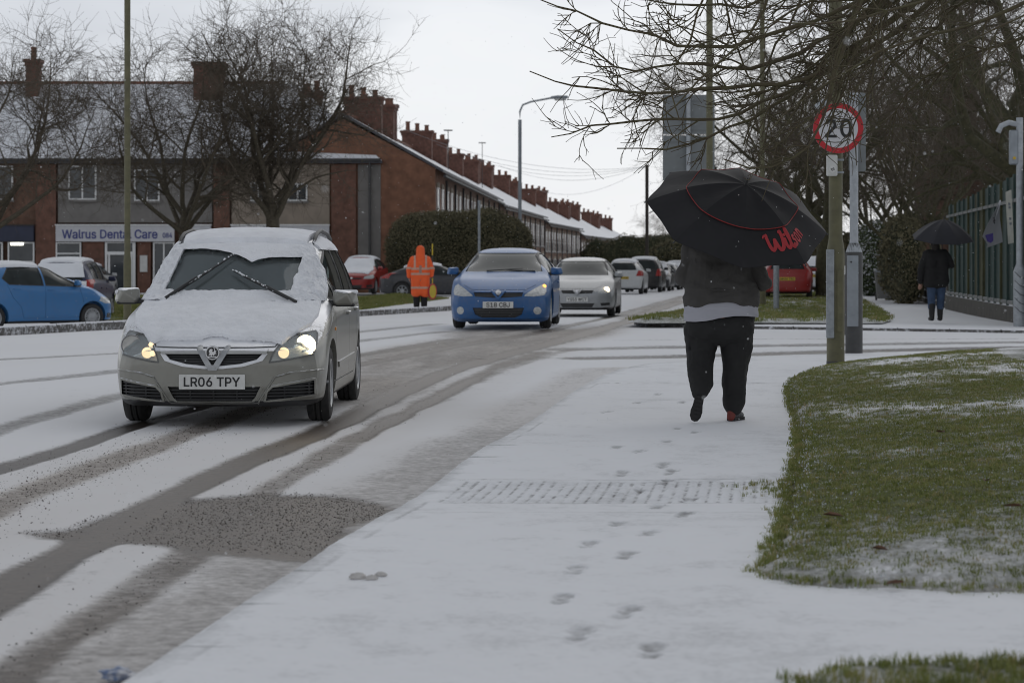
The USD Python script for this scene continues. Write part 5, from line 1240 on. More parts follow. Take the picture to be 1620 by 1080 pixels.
HATCH.update(roof=(1.95, 3.45), cowl=1.02, wins=W_SIDE5(), wsc=([(-.62, 1.02), (.62, 1.02), (.49, 1.37), (-.49, 1.37)], .85, 2.2), rwin=([(-.58, 1.03), (.58, 1.03), (.46, 1.34), (-.46, 1.34)], 3.2, 4.6), cab=(1, 3.9), mir=(1.28, 1.02), handles=[(2.0, .86), (2.8, .88)],
             gaps=[[(1.15, .30), (1.10, .60), (1.22, .95)], [(2.06, .28), (2.06, .98)], [(2.90, 1.0), (2.95, .70), (2.72, .45), (2.66, .30)], [(1.15, .30), (2.66, .29)]], face=FACE)
# blue three-door coupe-like hatchback
ASTRA = spec_of(HATCH, L=4.29, W=1.755, H=1.41, wb=2.61, fo=.92, rw=.325, zb=.13, lip=True, spokes=6,
    top=[(0, .62), (.05, .66), (.25, .76), (.6, .86), (1.0, .935), (1.14, .97), (1.95, 1.33), (2.2, 1.385), (2.6, 1.41), (3.2, 1.38), (3.8, 1.25), (4.2, 1.02), (4.29, .90)],
    belt=[(0, .58), (.3, .68), (1.0, .87), (2.2, .92), (3.4, 1.0), (4.29, .93)], hw=[(0, .88), (.12, .93), (.45, .985), (1.2, 1.0), (3.0, 1.0), (3.7, .97), (4.29, .84)], rfw=[(0, .8), (1.0, .80), (1.95, .655), (2.5, .62), (3.4, .58), (4.29, .5)],
    ws=1.5, roof=(2.1, 3.4), cowl=1.1, wins=[[(1.42, .94), (2.75, .97), (2.65, 1.30), (2.2, 1.31), (1.95, 1.25)], [(2.83, .98), (3.5, 1.06), (3.3, 1.20), (2.8, 1.29)]], wsc=([(-.68, .985), (.68, .985), (.545, 1.315), (-.545, 1.315)], .9, 2.3), rwin=([(-.55, 1.04), (.55, 1.04), (.46, 1.25), (-.46, 1.25)], 3.3, 4.8), mir=(1.40, 1.0), handles=[(2.6, .80)],
    gaps=[[(1.3, .26), (1.25, .6), (1.38, .92)], [(2.8, .95), (2.85, .6), (2.74, .28)], [(1.3, .26), (2.74, .26)]],
    face=dict(lamp=[(.44, .575), (.455, .60), (.60, .70), (.735, .775), (.79, .74), (.80, .64), (.77, .585), (.6, .565)], grille=[(-.42, .635), (.42, .635), (.40, .565), (.10, .545), (-.10, .545), (-.40, .565)], bar=[(-.42, .665), (.42, .665), (.415, .635), (-.415, .635)], barmat='paint_blue', intake=[(-.44, .375), (.44, .375), (.40, .26), (.28, .205), (-.28, .205), (-.40, .26)], fog=[(.66 + .065 * math.cos(a), .325 + .065 * math.sin(a)) for a in np.linspace(0, 2 * PI, 20)[:-1]],
              badge=(0, .635, .05), plz=.425, bulb=(.755, .735, .034), tail=[(.56, .78), (.84, .78), (.84, .96), (.66, .98)], rplz=.7, fgaps=[[(-.62, .76), (-.46, .675), (.46, .675), (.62, .76)]]))
paint('paint_blue', (.016, .085, .235), metallic=.2, rough=.4, dirt=.35)
mat('alloy_white', (.42, .43, .44), .35, .08, 9, metallic=.3)
o = onx(788, 37.6)
t, c = simple_car('blue_coupe', 'bright blue three-door car with a lit orange indicator', ASTRA, 'paint_blue', (o[0], o[1], o[2]), -.075, snow=(), plate_txt='S18 CBJ', lit={1: 'amber_lit'}, nu=64, sub=4, rimmat='alloy_white', glass='screen_glass' if False else 'dark_glass')
vee = union_all([LineString([(-.11, .665), (0, .53), (.11, .665)]).buffer(.018, join_style=2)])
obj('grille_vee', tm((c.B.translate([0, -.03, 0]) ^ c.prism_poly(vee, -1, .5)) - c.B.translate([0, .01, 0])), 'paint_blue', t, smooth=40)
for x0, z0, x1, z1 in ((-.30, 1.0, .33, 1.04), (.56, .995, -.02, 1.02)):
    pa = np.array([x0, ray_y(c, x0, z0) - .02, z0]); pb = np.array([x1, ray_y(c, x1, z1) - .02, z1]); obj('wiper', tube([pa, pb], [.012, .006], 6), 'black_plastic', t)
# silver saloon with a lit headlight, behind it
VEC = spec_of(HATCH, L=4.6, W=1.80, H=1.46, wb=2.70, fo=.96, rw=.325, zb=.17,
    top=[(0, .62), (.05, .66), (.25, .76), (.6, .87), (1.1, .96), (1.22, .99), (2.0, 1.37), (2.3, 1.435), (2.7, 1.46), (3.3, 1.43), (3.9, 1.30), (4.4, 1.06), (4.6, .92)],
    belt=[(0, .58), (.3, .69), (1.0, .89), (2.2, .94), (3.6, 1.0), (4.6, .94)], hw=[(0, .87), (.12, .93), (.45, .985), (1.2, 1.0), (3.2, 1.0), (4.0, .97), (4.6, .86)], rfw=[(0, .8), (1.1, .80), (2.0, .66), (2.6, .63), (3.6, .6), (4.6, .52)],
    ws=1.6, roof=(2.15, 3.6), cowl=1.2, wins=[[(1.5, .97), (2.3, .985), (2.3, 1.35), (2.1, 1.33)], [(2.38, .985), (3.2, 1.0), (3.1, 1.35), (2.38, 1.37)], [(3.28, 1.02), (3.8, 1.06), (3.6, 1.22), (3.24, 1.32)]], wsc=([(-.69, 1.01), (.69, 1.01), (.555, 1.36), (-.555, 1.36)], 1.0, 2.4), rwin=([(-.58, 1.06), (.58, 1.06), (.49, 1.30), (-.49, 1.30)], 3.5, 5), mir=(1.48, 1.03), handles=[(2.2, .84), (3.1, .86)],
    gaps=[[(1.35, .28), (1.3, .6), (1.42, .95)], [(2.34, .26), (2.34, .97)], [(3.25, 1.0), (3.3, .7), (3.1, .4)], [(1.35, .28), (3.1, .28)]],
    face=dict(lamp=[(.50, .585), (.53, .66), (.62, .75), (.76, .76), (.80, .66), (.76, .585)], grille=[(-.40, .65), (.40, .65), (.36, .575), (.12, .565), (-.12, .565), (-.36, .575)], intake=[(-.42, .335), (.42, .335), (.36, .235), (-.36, .235)], side_intake=[(.56, .34), (.78, .35), (.78, .29), (.58, .27)], badge=(0, .62, .05), plz=.43, bulb=(.70, .655, .072), tail=[(.56, .80), (.84, .80), (.84, 1.0), (.66, 1.02)], rplz=.72, fgaps=[[(-.60, .78), (-.46, .685), (.46, .685), (.60, .78)]]))
paint('paint_silver', (.30, .31, .32), metallic=.4, rough=.36, dirt=.35)
o = onx(913, 53.8)
t, c = simple_car('silver_hatchback', 'silver car with a lit headlight following close behind the blue one', VEC, 'paint_silver', tuple(o), -.10, snow=(), plate_txt='YS53 WCT', lit={1: 'lamp_lit', -1: 'lamp_lit'}, nu=54, sub=3)
obj('grille_vee', tm((c.B.translate([0, -.03, 0]) ^ c.prism_poly(LineString([(-.10, .665), (0, .545), (.10, .665)]).buffer(.018, join_style=2), -1, .5)) - c.B.translate([0, .01, 0])), 'paint_silver', t, smooth=40)
# small light blue hatchback, side on beyond the left kerb
YAR = spec_of(HATCH, L=3.78, W=1.69, H=1.53, wb=2.46, fo=.72, rw=.30, zb=.17, spokes=9,
    top=[(0, .70), (.05, .74), (.2, .83), (.7, .99), (.85, 1.03), (1.7, 1.44), (2.0, 1.50), (2.4, 1.53), (3.1, 1.50), (3.5, 1.40), (3.72, 1.05), (3.78, .92)],
    belt=[(0, .64), (.3, .76), (.8, .94), (2.0, 1.0), (3.0, 1.05), (3.78, .97)], ws=1.25, roof=(1.95, 3.45), cowl=.8,
    wins=[[(1.05, 1.0), (1.88, 1.03), (1.88, 1.43), (1.66, 1.38)], [(1.97, 1.03), (2.80, 1.06), (2.92, 1.18), (2.72, 1.40), (1.97, 1.435)]], wsc=([(-.62, 1.05), (.62, 1.05), (.50, 1.42), (-.50, 1.42)], .6, 2.1), rwin=([(-.54, 1.08), (.54, 1.08), (.46, 1.40), (-.46, 1.40)], 3.1, 4.4), mir=(1.12, 1.08), handles=[(1.78, .92), (2.62, .95)],
    gaps=[[(.98, .30), (.95, .60), (1.06, .98)], [(1.92, .28), (1.92, 1.0)], [(2.86, 1.05), (2.72, .75), (2.52, .55), (2.46, .30)], [(.98, .30), (2.46, .29)]], hw=[(0, .82), (.12, .91), (.5, .985), (1.0, 1.0), (2.8, 1.0), (3.4, .97), (3.78, .88)])
paint('paint_sky_blue', (.045, .165, .37), metallic=.2, rough=.34, dirt=.25)
o = onx(150, 51.0)
simple_car('blue_hatchback', 'light blue five-door car with snow on its roof behind the left kerb', YAR, 'paint_sky_blue', (o[0] + .08, o[1] + .55, o[2] - .0), PI / 2 + math.radians(40), snow=('roof',), rear_plate='PX12 HVN', nu=60, sub=4, seed=11)
# snowy navy estate, seen from behind
paint('paint_navy', (.022, .028, .065), rough=.35, dirt=.35)
SUV = spec_of(HATCH, L=4.3, W=1.80, H=1.66, wb=2.6, fo=.85, rw=.34, zb=.2, top=[(0, .78), (.05, .82), (.25, .92), (.95, 1.06), (1.05, 1.1), (1.75, 1.53), (2.0, 1.62), (2.5, 1.66), (3.4, 1.64), (3.95, 1.55), (4.22, 1.15), (4.3, 1.0)],
    belt=[(0, .72), (.3, .84), (.95, .98), (2.0, 1.04), (3.2, 1.08), (4.3, 1.04)], hw=[(0, .80), (.12, .90), (.5, .985), (1.2, 1.0), (2.8, 1.0), (3.8, .98), (4.3, .90)], rfw=[(0, .8), (1.0, .78), (1.7, .68), (2.3, .665), (3.5, .65), (4.3, .60)], roof=(1.95, 3.9), cowl=1.05,
    wins=[[(1.35, 1.08), (2.05, 1.09), (2.05, 1.54), (1.82, 1.5)], [(2.13, 1.09), (2.95, 1.11), (2.9, 1.54), (2.13, 1.56)], [(3.03, 1.12), (3.7, 1.15), (3.6, 1.5), (3.0, 1.53)]], wsc=([(-.66, 1.13), (.66, 1.13), (.54, 1.54), (-.54, 1.54)], .85, 2.2), rwin=([(-.62, 1.10), (.62, 1.10), (.52, 1.48), (-.52, 1.48)], 3.5, 5.0), mir=(1.3, 1.12),
    face=spec_of(FACE, lamp=[(.45, .68), (.50, .78), (.78, .84), (.82, .74), (.78, .68)], tail=[(.62, .78), (.86, .78), (.86, 1.12), (.70, 1.10)], badge=(0, .7, .045)))
o = onx(92, 57.5)
simple_car('navy_estate', 'dark blue car thickly covered in snow behind the light blue one', SUV, 'paint_navy', (o[0] - .1, o[1] + 4.3, o[2]), PI + .02, snow=('roof', 'rear'), rear_plate='MA07 YKB', seed=12)
paint('paint_white', (.50, .51, .51), metallic=0, rough=.35, dirt=.3)
o = onx(152, 92)
simple_car('white_hatchback', 'white car with a yellow rear plate outside the dental practice', HATCH, 'paint_white', (o[0], o[1] + 1, o[2] - .15), PI - .05, snow=('roof',), rear_plate='FN09 DXE', seed=13)
paint('paint_red', (.26, .018, .016), metallic=.1, rough=.32, dirt=.25)
o = onx(556, 86)
simple_car('red_car', 'red car with a snowed-over windscreen beside the brick gable', HATCH, 'paint_red', (o[0], o[1], o[2] + .12), -.12, snow=('roof', 'bonnet', 'screen'), seed=14)
paint('paint_charcoal', (.035, .037, .042), metallic=.3, rough=.34, dirt=.3)
COUPE = spec_of(VEC, H=1.38, L=4.55, top=[(0, .62), (.05, .66), (.25, .74), (.6, .83), (1.1, .91), (1.22, .94), (2.1, 1.29), (2.4, 1.355), (2.7, 1.38), (3.2, 1.34), (3.8, 1.14), (4.3, .96), (4.55, .86)], wins=[[(1.62, .92), (2.45, .94), (2.45, 1.28), (2.2, 1.25)], [(2.53, .94), (3.2, .96), (3.5, 1.06), (3.1, 1.24), (2.53, 1.29)]], wsc=([(-.69, .96), (.69, .96), (.555, 1.28), (-.555, 1.28)], 1.0, 2.5), rwin=([(-.58, 1.0), (.58, 1.0), (.49, 1.2), (-.49, 1.2)], 3.4, 5))
o = onx(690, 85)
simple_car('grey_saloon', 'dark grey low car, side on, behind the person in orange', COUPE, 'paint_charcoal', (o[0] + 2.35, o[1] + .3, o[2] - .05), PI / 2 + .04, snow=('roof',), seed=15)
paint('paint_black', (.012, .012, .013), rough=.3, dirt=.4)
paint('paint_mid_grey', (.13, .135, .14), metallic=.3, rough=.36, dirt=.4)
ROW = [(985, 94, HATCH, 'paint_white', PI, 'white car with a yellow plate at the near end of the parked row', True), (1016, 104, SUV, 'paint_black', PI, 'tall black car, second in the parked row', True), (1034, 112, HATCH, 'paint_charcoal', 0, 'dark car with a snow covered screen, third in the parked row', False),
       (1051, 121, HATCH, 'paint_mid_grey', PI, 'grey car, fourth in the parked row', True), (1068, 133, SUV, 'paint_white', 0, 'pale van-like car at the far end of the parked row', False), (1082, 146, HATCH, 'paint_silver', PI, 'silver car beyond the end of the parked row, by the dark hooded jacket', True)]
for px, Y, sp_, col, rot, lab, rear in ROW:
    o = onx(px, Y); sn = ('roof',) if rear else ('roof', 'screen', 'bonnet')
    if rear: loc = (o[0] + .135 * sp_['L'], o[1] + sp_['L'], o[2])
    else: loc = tuple(o)
    simple_car('parked_car', lab, sp_, col, loc, rot - .135, snow=sn, rear_plate=('YF0%d KLM' % (Y % 9)) if rear else None, nu=34, sub=2, group='cars parked along the terrace', seed=Y)
for px, Y, sp_, col, lab, nm in ((1246, 75, HATCH, 'paint_red', 'red car with a yellow rear plate beyond the verge', 'red_hatchback'), (1296, 92, HATCH, 'paint_white', 'white snowy car partly hidden by the verge tree', 'white_car')):
    o = onx(px, Y); simple_car(nm, lab, sp_, col, (o[0] + .13 * 4, o[1] + 4, o[2] + .1), PI - .13, snow=('roof', 'rear') if 'white' in nm else ('roof',), rear_plate='NK56 TRO', nu=40, sub=3, seed=Y)
# ================================================================== trees
def batch_tubes(lines, sides):
    """many thin tubes as one mesh: lines = [(points n x 3, radii n)]"""
    by = {}
    for p, r in lines: by.setdefault(len(p), []).append((p, r))
    V, Fc, base = [], [], 0
    for n, ls in by.items():
        P = np.array([l[0] for l in ls]); R = np.array([l[1] for l in ls]); m = len(ls)
        D = np.gradient(P, axis=1); D /= np.maximum(np.linalg.norm(D, axis=2, keepdims=True), 1e-9)
        ref = np.where(np.abs(D[:, :1, 2:3]) < .9, np.array([0, 0, 1.0]), np.array([1.0, 0, 0]))
        a = np.cross(D, np.broadcast_to(ref, D.shape)); a /= np.maximum(np.linalg.norm(a, axis=2, keepdims=True), 1e-9); b = np.cross(D, a)
        th = np.arange(sides) / sides * 2 * PI
        v = P[:, :, None] + R[:, :, None, None] * (a[:, :, None] * np.cos(th)[:, None] + b[:, :, None] * np.sin(th)[:, None])
        i, j = np.meshgrid(np.arange(n - 1), np.arange(sides), indexing='ij')
        q = np.stack([i * sides + j, (i + 1) * sides + j, (i + 1) * sides + (j + 1) % sides, i * sides + (j + 1) % sides], -1).reshape(-1, 4)
        f = np.vstack([q[:, [0, 1, 2]], q[:, [0, 2, 3]]])
        f = (f[None] + (np.arange(m) * n * sides)[:, None, None]).reshape(-1, 3)
        V.append(v.reshape(-1, 3)); Fc.append(f + base); base += m * n * sides
    return np.vstack(V), np.vstack(Fc)

def walk(r, p, d, L, n, wander, lift):
    pts = [p]; d = d / np.linalg.norm(d)
    for k in range(n):
        d = d + r.normal(0, wander, 3) + np.array([0, 0, lift]); d /= np.linalg.norm(d); pts.append(pts[-1] + d * L / n)
    return np.array(pts), d

def bare_tree(seed, height, fork, spread, r0, n_limbs, kids=(7, 8, 6), lift=(.10, .05, .02), wander=(.12, .17, .22), twist=.9, lens=(.5, .32, .16), lean=(0, 0), elmin=.35):
    """returns trunk lines (thick) and crown lines (thin)"""
    r = np.random.default_rng(seed); thick, thin = [], []
    tr, _ = walk(r, np.array([0, 0, -.3]), np.array([lean[0], lean[1], 1.0]), fork + .3, 6, .04, .05)
    thick.append((tr, np.linspace(r0 * 1.25, r0 * .85, 7) * (1 + .25 * np.r_[1, np.zeros(6)])))
    def side(d):
        a = r.normal(size=3); a -= a @ d * d; return a / np.linalg.norm(a)
    for k in range(n_limbs):
        az = 2 * PI * (k + r.uniform(-.3, .3)) / n_limbs; el = r.uniform(elmin, 1.15)
        d = np.array([math.cos(az) * spread, math.sin(az) * spread, el]); L = (height - fork) * r.uniform(.75, 1.05)
        p, _ = walk(r, tr[-1 - (k % 2)], d, L, 9, wander[0], lift[0]); rr = r0 * .44 * np.linspace(1, .12, 10) ** 1.0
        thick.append((p, rr))
        for j in range(kids[0]):
            t = r.uniform(.18, .98); i = int(t * 9); q = p[i] + (p[min(i + 1, 9)] - p[i]) * (t * 9 - i); dd = p[min(i + 1, 9)] - p[max(i - 1, 0)]; dd /= np.linalg.norm(dd)
            L2 = height * lens[0] * r.uniform(.4, 1) * (1.1 - .5 * t); p2, _ = walk(r, q, dd * .7 + side(dd) * twist, L2, 7, wander[1], lift[1]); ra = max(rr[i] * .55, .012)
            (thick if ra > .035 else thin).append((p2, np.linspace(ra, .006, 8)))
            for m in range(kids[1]):
                t2 = r.uniform(.15, 1); i2 = min(int(t2 * 7), 6); q2 = p2[i2]; d2 = p2[i2 + 1] - p2[i2]; d2 /= np.linalg.norm(d2)
                p3, _ = walk(r, q2, d2 * .8 + side(d2) * twist, height * lens[1] * r.uniform(.3, 1), 5, wander[2], lift[2]); thin.append((p3, np.linspace(.0095, .004, 6)))
                for s_ in range(kids[2]):
                    i3 = r.integers(1, 5); d3 = p3[i3 + 1] - p3[i3]; d3 /= np.linalg.norm(d3)
                    p4, _ = walk(r, p3[i3], d3 * .8 + side(d3) * twist, height * lens[2] * r.uniform(.3, 1), 3, .25, lift[2]); thin.append((p4, np.linspace(.0055, .003, 4)))
    return thick, thin

def plant_tree(name, label, loc, model, group=None, rot=0.0, barkm='bark', twigm='twig'):
    t = thing(name, label, 'tree', loc, rot, group); thick, thin = model
    obj('trunk', batch_tubes(thick, 9), barkm, t, smooth=True)
    obj('crown', batch_tubes(thin, 3), twigm, t, smooth=False)
    return t
mod_a = bare_tree(21, 9.4, 3.0, .95, .20, 8, kids=(12, 10, 7), wander=(.12, .2, .27), lens=(.36, .19, .10), lift=(.07, .05, .02), elmin=.55)
mod_b = bare_tree(34, 10.0, 3.4, .85, .24, 8, kids=(12, 10, 7), wander=(.12, .2, .27), lens=(.36, .19, .10), lift=(.07, .05, .02), elmin=.55)
o = onx(285, 70); ta = plant_tree('bare_tree', 'left of the two twiggy bare trees in front of the shops', tuple(o), mod_a)
o = onx(431, 71); tb = plant_tree('bare_tree', 'thicker trunked bare tree rising right above the silver people carrier', tuple(o), mod_b)
o = onx(-10, 66); dup(ta, tuple(o), 2.1, 'bare tree cut off by the left edge of the picture', name='bare_tree')
# right-hand side
mod_c = bare_tree(55, 14.0, 4.2, .8, .40, 8, kids=(12, 10, 5), lift=(.05, .0, -.05), wander=(.12, .18, .24), lens=(.36, .18, .085))
mod_d = bare_tree(61, 12.5, 3.2, .75, .25, 7, kids=(12, 10, 5), lift=(.05, .0, -.04), wander=(.11, .18, .24), lens=(.36, .18, .09))
q = at(1576, 415, 54); tc_ = plant_tree('mossy_tree', 'big tree with a mossy trunk rising behind the green fence', (q[0], 54, 0), mod_c, barkm='bark_mossy', twigm='twig', rot=1.0)
o = onx(1304, 78); td = plant_tree('verge_tree', 'bare tree with a dark straight trunk on the far verge', tuple(o), mod_d, barkm='bark_mossy')
for k, (px, Y, rot, sc, src, lab) in enumerate(((1440, 98, 2.0, .95, td, 'bare tree behind the garden hedge'), (1385, 112, 3.4, .85, td, 'bare tree down the far pavement behind the verge tree'), (1490, 84, 4.4, .9, td, 'bare tree behind the fence, left of the mossy trunk'), (1200, 135, .7, .8, td, 'bare tree far down the right side of the road behind the umbrella'),
                                                  (1640, 70, 5.0, .95, tc_, 'bare tree at the right edge beyond the fence'), (1255, 104, 1.2, .95, tc_, 'tall bare tree behind the red car'), (1545, 120, 2.6, .9, tc_, 'distant bare tree behind the mossy trunk'), (1120, 190, 3.0, .75, td, 'distant bare tree down the road, left of the umbrella'), (1056, 230, 4.0, .62, td, 'faint small tree at the end of the street'), (1410, 76, .4, .7, td, 'small bare tree beside the wheelie bin'), (1170, 112, 2.2, .85, tc_, 'tall bare tree behind the umbrella'), (1600, 92, 1.9, 1.0, tc_, 'tall bare tree behind the edge column'))):
    o = onx(px, Y); dup(src, tuple(o), rot, lab, name='bare_tree', scale=(sc, sc, sc))

# ---- the tree whose branches hang over the pavement: its trunk stands out of the frame on the right
ov = thing('overhanging_tree', 'budding branches hanging over the pavement from a tree out of view', 'tree', (0, 0, 0))
r = np.random.default_rng(77)
mains = [[(1720, -260, 18), (1500, -60, 17.6), (1320, 22, 17.8), (1200, 60, 18), (1100, 78, 18.2), (1000, 47, 18.4), (920, 22, 18.6), (845, -4, 18.8)],
         [(1700, -200, 19), (1450, -20, 19), (1300, 62, 19), (1180, 108, 19), (1080, 100, 19), (1000, 112, 19.2), (935, 78, 19.4), (882, 46, 19.5)],
         [(1650, -150, 18.2), (1400, 40, 18), (1250, 130, 18), (1100, 142, 18.2), (1000, 146, 18.3), (905, 138, 18.5), (838, 113, 18.6)],
         [(1650, -120, 19.5), (1400, 62, 19.5), (1240, 150, 19.5), (1120, 190, 19.5), (1030, 186, 19.6), (950, 198, 19.8), (872, 217, 20)],
         [(1600, -160, 18.6), (1350, 42, 18.5), (1262, 140, 18.4), (1180, 192, 18.3), (1095, 226, 18.2), (1040, 238, 18.2), (976, 235, 18.2)],
         [(1600, -200, 17.4), (1360, 0, 17.5), (1322, 120, 17.5), (1292, 205, 17.5), (1262, 250, 17.4), (1222, 266, 17.3), (1145, 252, 17.2)],
         [(1500, -150, 18), (1350, 20, 18), (1346, 118, 18), (1314, 185, 18), (1300, 236, 18), (1288, 270, 18)],
         [(1850, -200, 16), (1700, -40, 16), (1560, 32, 16.2), (1450, 62, 16.5), (1350, 104, 16.8), (1270, 160, 17), (1215, 210, 17)],
         [(1900, -60, 17), (1750, 20, 17.5), (1640, 55, 18), (1520, 92, 18.5), (1432, 150, 18.6), (1408, 215, 18.7), (1421, 276, 18.7)],
         [(1500, -220, 18.5), (1300, -34, 18.5), (1150, 10, 18.6), (1060, 4, 18.8), (980, -12, 19), (900, -30, 19)],
         [(1300, -200, 17.6), (1130, -60, 17.8), (1150, 30, 18), (1176, 100, 18.2), (1200, 160, 18.3), (1180, 225, 18.4)],
         [(1400, -200, 15), (1240, -80, 15), (1210, 20, 15.2), (1150, 90, 15.5), (1085, 150, 15.6), (1030, 200, 15.7)],
         [(1900, -260, 14), (1700, -120, 14), (1520, -20, 14), (1400, 20, 14.3), (1300, 40, 14.6), (1200, 30, 15)],
         [(2000, -100, 13), (1800, -20, 13), (1640, 20, 13.2), (1540, 60, 13.4), (1470, 110, 13.6)],
         [(1900, -300, 19.5), (1620, -60, 19.5), (1480, 40, 19.7), (1380, 140, 19.8), (1350, 210, 20), (1355, 262, 20)]]
mains += [[(1500, -260, 18), (1420, -60, 18), (1340, 60, 18), (1270, 150, 18), (1235, 215, 17.9), (1205, 240, 17.8)],
         [(1480, -200, 18.4), (1380, -20, 18.3), (1310, 80, 18.2), (1255, 130, 18.1), (1190, 150, 18), (1120, 165, 18)],
         [(1450, -200, 17), (1370, -10, 17.2), (1325, 90, 17.3), (1305, 165, 17.3), (1280, 200, 17.3), (1262, 214, 17.3)],
         [(1500, -180, 17.8), (1400, 0, 17.8), (1345, 95, 17.8), (1322, 160, 17.8), (1300, 205, 17.8), (1294, 236, 17.8)],
         [(1420, -220, 18.8), (1290, -40, 18.8), (1240, 50, 18.8), (1200, 120, 18.8), (1165, 180, 18.8), (1130, 215, 18.8)],
         [(1700, -260, 18.6), (1540, -80, 18.6), (1460, 20, 18.8), (1390, 90, 18.8), (1330, 130, 18.8), (1290, 180, 18.8)],
         [(1300, -240, 17), (1180, -90, 17), (1110, 0, 17.2), (1090, 70, 17.3), (1060, 140, 17.4), (1075, 190, 17.4)],
         [(1560, -240, 17.3), (1400, -80, 17.3), (1290, -10, 17.4), (1210, 45, 17.5), (1140, 60, 17.6), (1060, 96, 17.7)]]
trunkp = np.array([7.4, 20.0, 0.2]); limbs, subs, twigs, buds = [], [], [], []
def spline(p, n):
    s = np.r_[0, np.cumsum(np.linalg.norm(np.diff(p, axis=0), axis=1))]; t = np.linspace(0, s[-1], n); return np.stack([PchipInterpolator(s, p[:, k])(t) for k in range(3)], -1)
def sidev(d):
    a = r.normal(size=3) * [1, .9, 1]; a -= a @ d * d; return a / np.linalg.norm(a)
def bud(p, d, s):
    a = sidev(d); b = np.cross(d, a); k = s
    buds.append(np.array([p - d * k, p + a * k * .5, p + b * k * .5, p - a * k * .5, p - b * k * .5, p + d * k * 1.6]))
for mi, mpts in enumerate(mains):
    P = np.array([at(*q) for q in mpts]); P = np.vstack([[trunkp + [0, 0, 3.2 + .15 * mi]], P]); p = spline(P, 40); p[1:-1] += r.normal(0, .012, (38, 3))
    L = np.linalg.norm(np.diff(p, axis=0), axis=1).sum(); rad = np.interp(np.linspace(0, 1, 40), [0, .35, .7, 1], [.055, .034, .017, .0045]) * (1.15 if mi < 6 else .95)
    limbs.append((p, rad * (1 + .10 * r.normal(size=40))))
    n2 = 30 if mi < 12 else 26
    for k in range(n2):
        t = r.uniform(.28, .97); i = int(t * 39); d = p[i + 1] - p[i - 1] if 0 < i < 39 else p[i] - p[i - 1]; d /= np.linalg.norm(d)
        L2 = r.uniform(.25, .95) * (1.15 - .6 * t); dd = d * .85 + sidev(d) * r.uniform(.4, .9); dd[1] *= .7
        q, _ = walk(r, p[i], dd, L2, 8, .13, r.choice([-.05, .0, .05, .08])); ra = min(rad[i] * .62, .012)
        subs.append((q, np.linspace(ra, .0032, 9)))
        bud(q[-1], (q[-1] - q[-2]) / np.linalg.norm(q[-1] - q[-2]), .009)
        for m in range(r.integers(3, 8)):
            j = r.integers(1, 8); d2 = q[j + 1] - q[j] if j < 8 else q[j] - q[j - 1]; d2 /= np.linalg.norm(d2); side_ = sidev(d2)
            q2, _ = walk(r, q[j], d2 * .8 + side_ * r.uniform(.4, 1), r.uniform(.06, .42), 5, .15, .03); twigs.append((q2, np.linspace(.0046, .0024, 6)))
            e = (q2[-1] - q2[-2]) / np.linalg.norm(q2[-1] - q2[-2]); bud(q2[-1], e, .008)
            for b_ in range(2):
                k_ = r.integers(1, 5); bud(q2[k_] + sidev(e) * .004, e, .006)
            if r.uniform() < .5:
                q3, _ = walk(r, q2[3], e * .7 + sidev(e) * .8, r.uniform(.04, .2), 3, .15, .03); twigs.append((q3, np.linspace(.0034, .002, 4))); bud(q3[-1], (q3[-1] - q3[-2]) / np.linalg.norm(q3[-1] - q3[-2]), .007)
obj('trunk', tube([trunkp + [0, 0, -.6], trunkp + [.02, 0, .3], trunkp + [0, .03, 1.6], trunkp + [-.05, 0, 3.3], trunkp + [-.05, 0, 5.5]], [.30, .25, .21, .19, .08], 14), 'bark_mossy', ov)
for l in limbs: obj('limb', batch_tubes([l], 7), 'twig_near', ov, smooth=True)
obj('branches', batch_tubes(subs, 5), 'twig_near', ov, smooth=True, kind='stuff')
obj('twigs', batch_tubes(twigs, 4), 'twig_near', ov, smooth=True, kind='stuff')
bv = np.array(buds); nb = len(bv); bf = np.array([[0, 2, 1], [0, 3, 2], [0, 4, 3], [0, 1, 4], [5, 1, 2], [5, 2, 3], [5, 3, 4], [5, 4, 1]])
mat('bud', (.05, .022, .018), .6, .3, 20)
obj('buds', (bv.reshape(-1, 3), (bf[None] + (np.arange(nb) * 6)[:, None, None]).reshape(-1, 3)), 'bud', ov, smooth=True, kind='stuff')

# ================================================================== poles and signs
def column(t, x, y, z, h, r_low, r_top, low_h, m_, door=True, n=20):
    """a lamp column: wide base with a door, shoulder, thin shaft"""
    sh = lathe([(0, -.3), (r_low, -.3), (r_low, low_h - .18), (r_low * .98, low_h - .14), (r_top, low_h), (r_top, h), (0, h)], n); sh.apply_translation([x, y, z]); return obj('column', sh, m_, t, smooth=40)
# olive lamp column carrying the 20 sign
o = onx(1322, 26.6); lc = thing('lamp_column', 'olive green lamp column with a speed limit sign at the edge of the bank', 'lamp post', tuple(o + [0, 0, .0]))
column(lc, 0, 0, 0, 6.5, .108, .083, 1.58, 'olive_paint')
obj('grey_panel', bx(-.128, -.035, -.13, -.085, .38, 1.44, .006), 'galvanised', lc, smooth=False, label='flat grey metal strip fixed up the side of the base')
obj('base_band', lathe([(.109, 0), (.112, 0), (.112, .10), (.109, .10)], 20), 'dark_metal', lc, smooth=40)
obj('pole_door', bx(.0, .07, -.117, -.10, .45, 1.2, .004), 'olive_paint', lc, smooth=False)
q = at(1326, 203, 26.4) - np.array([o[0], o[1], o[2]])
sg = thing('speed_limit_sign', 'round red and white 20 sign half hidden by twigs on the olive column', 'road sign', tuple(at(1326, 203, 26.44)))
R90 = trimesh.transformations.rotation_matrix(PI / 2, [1, 0, 0])
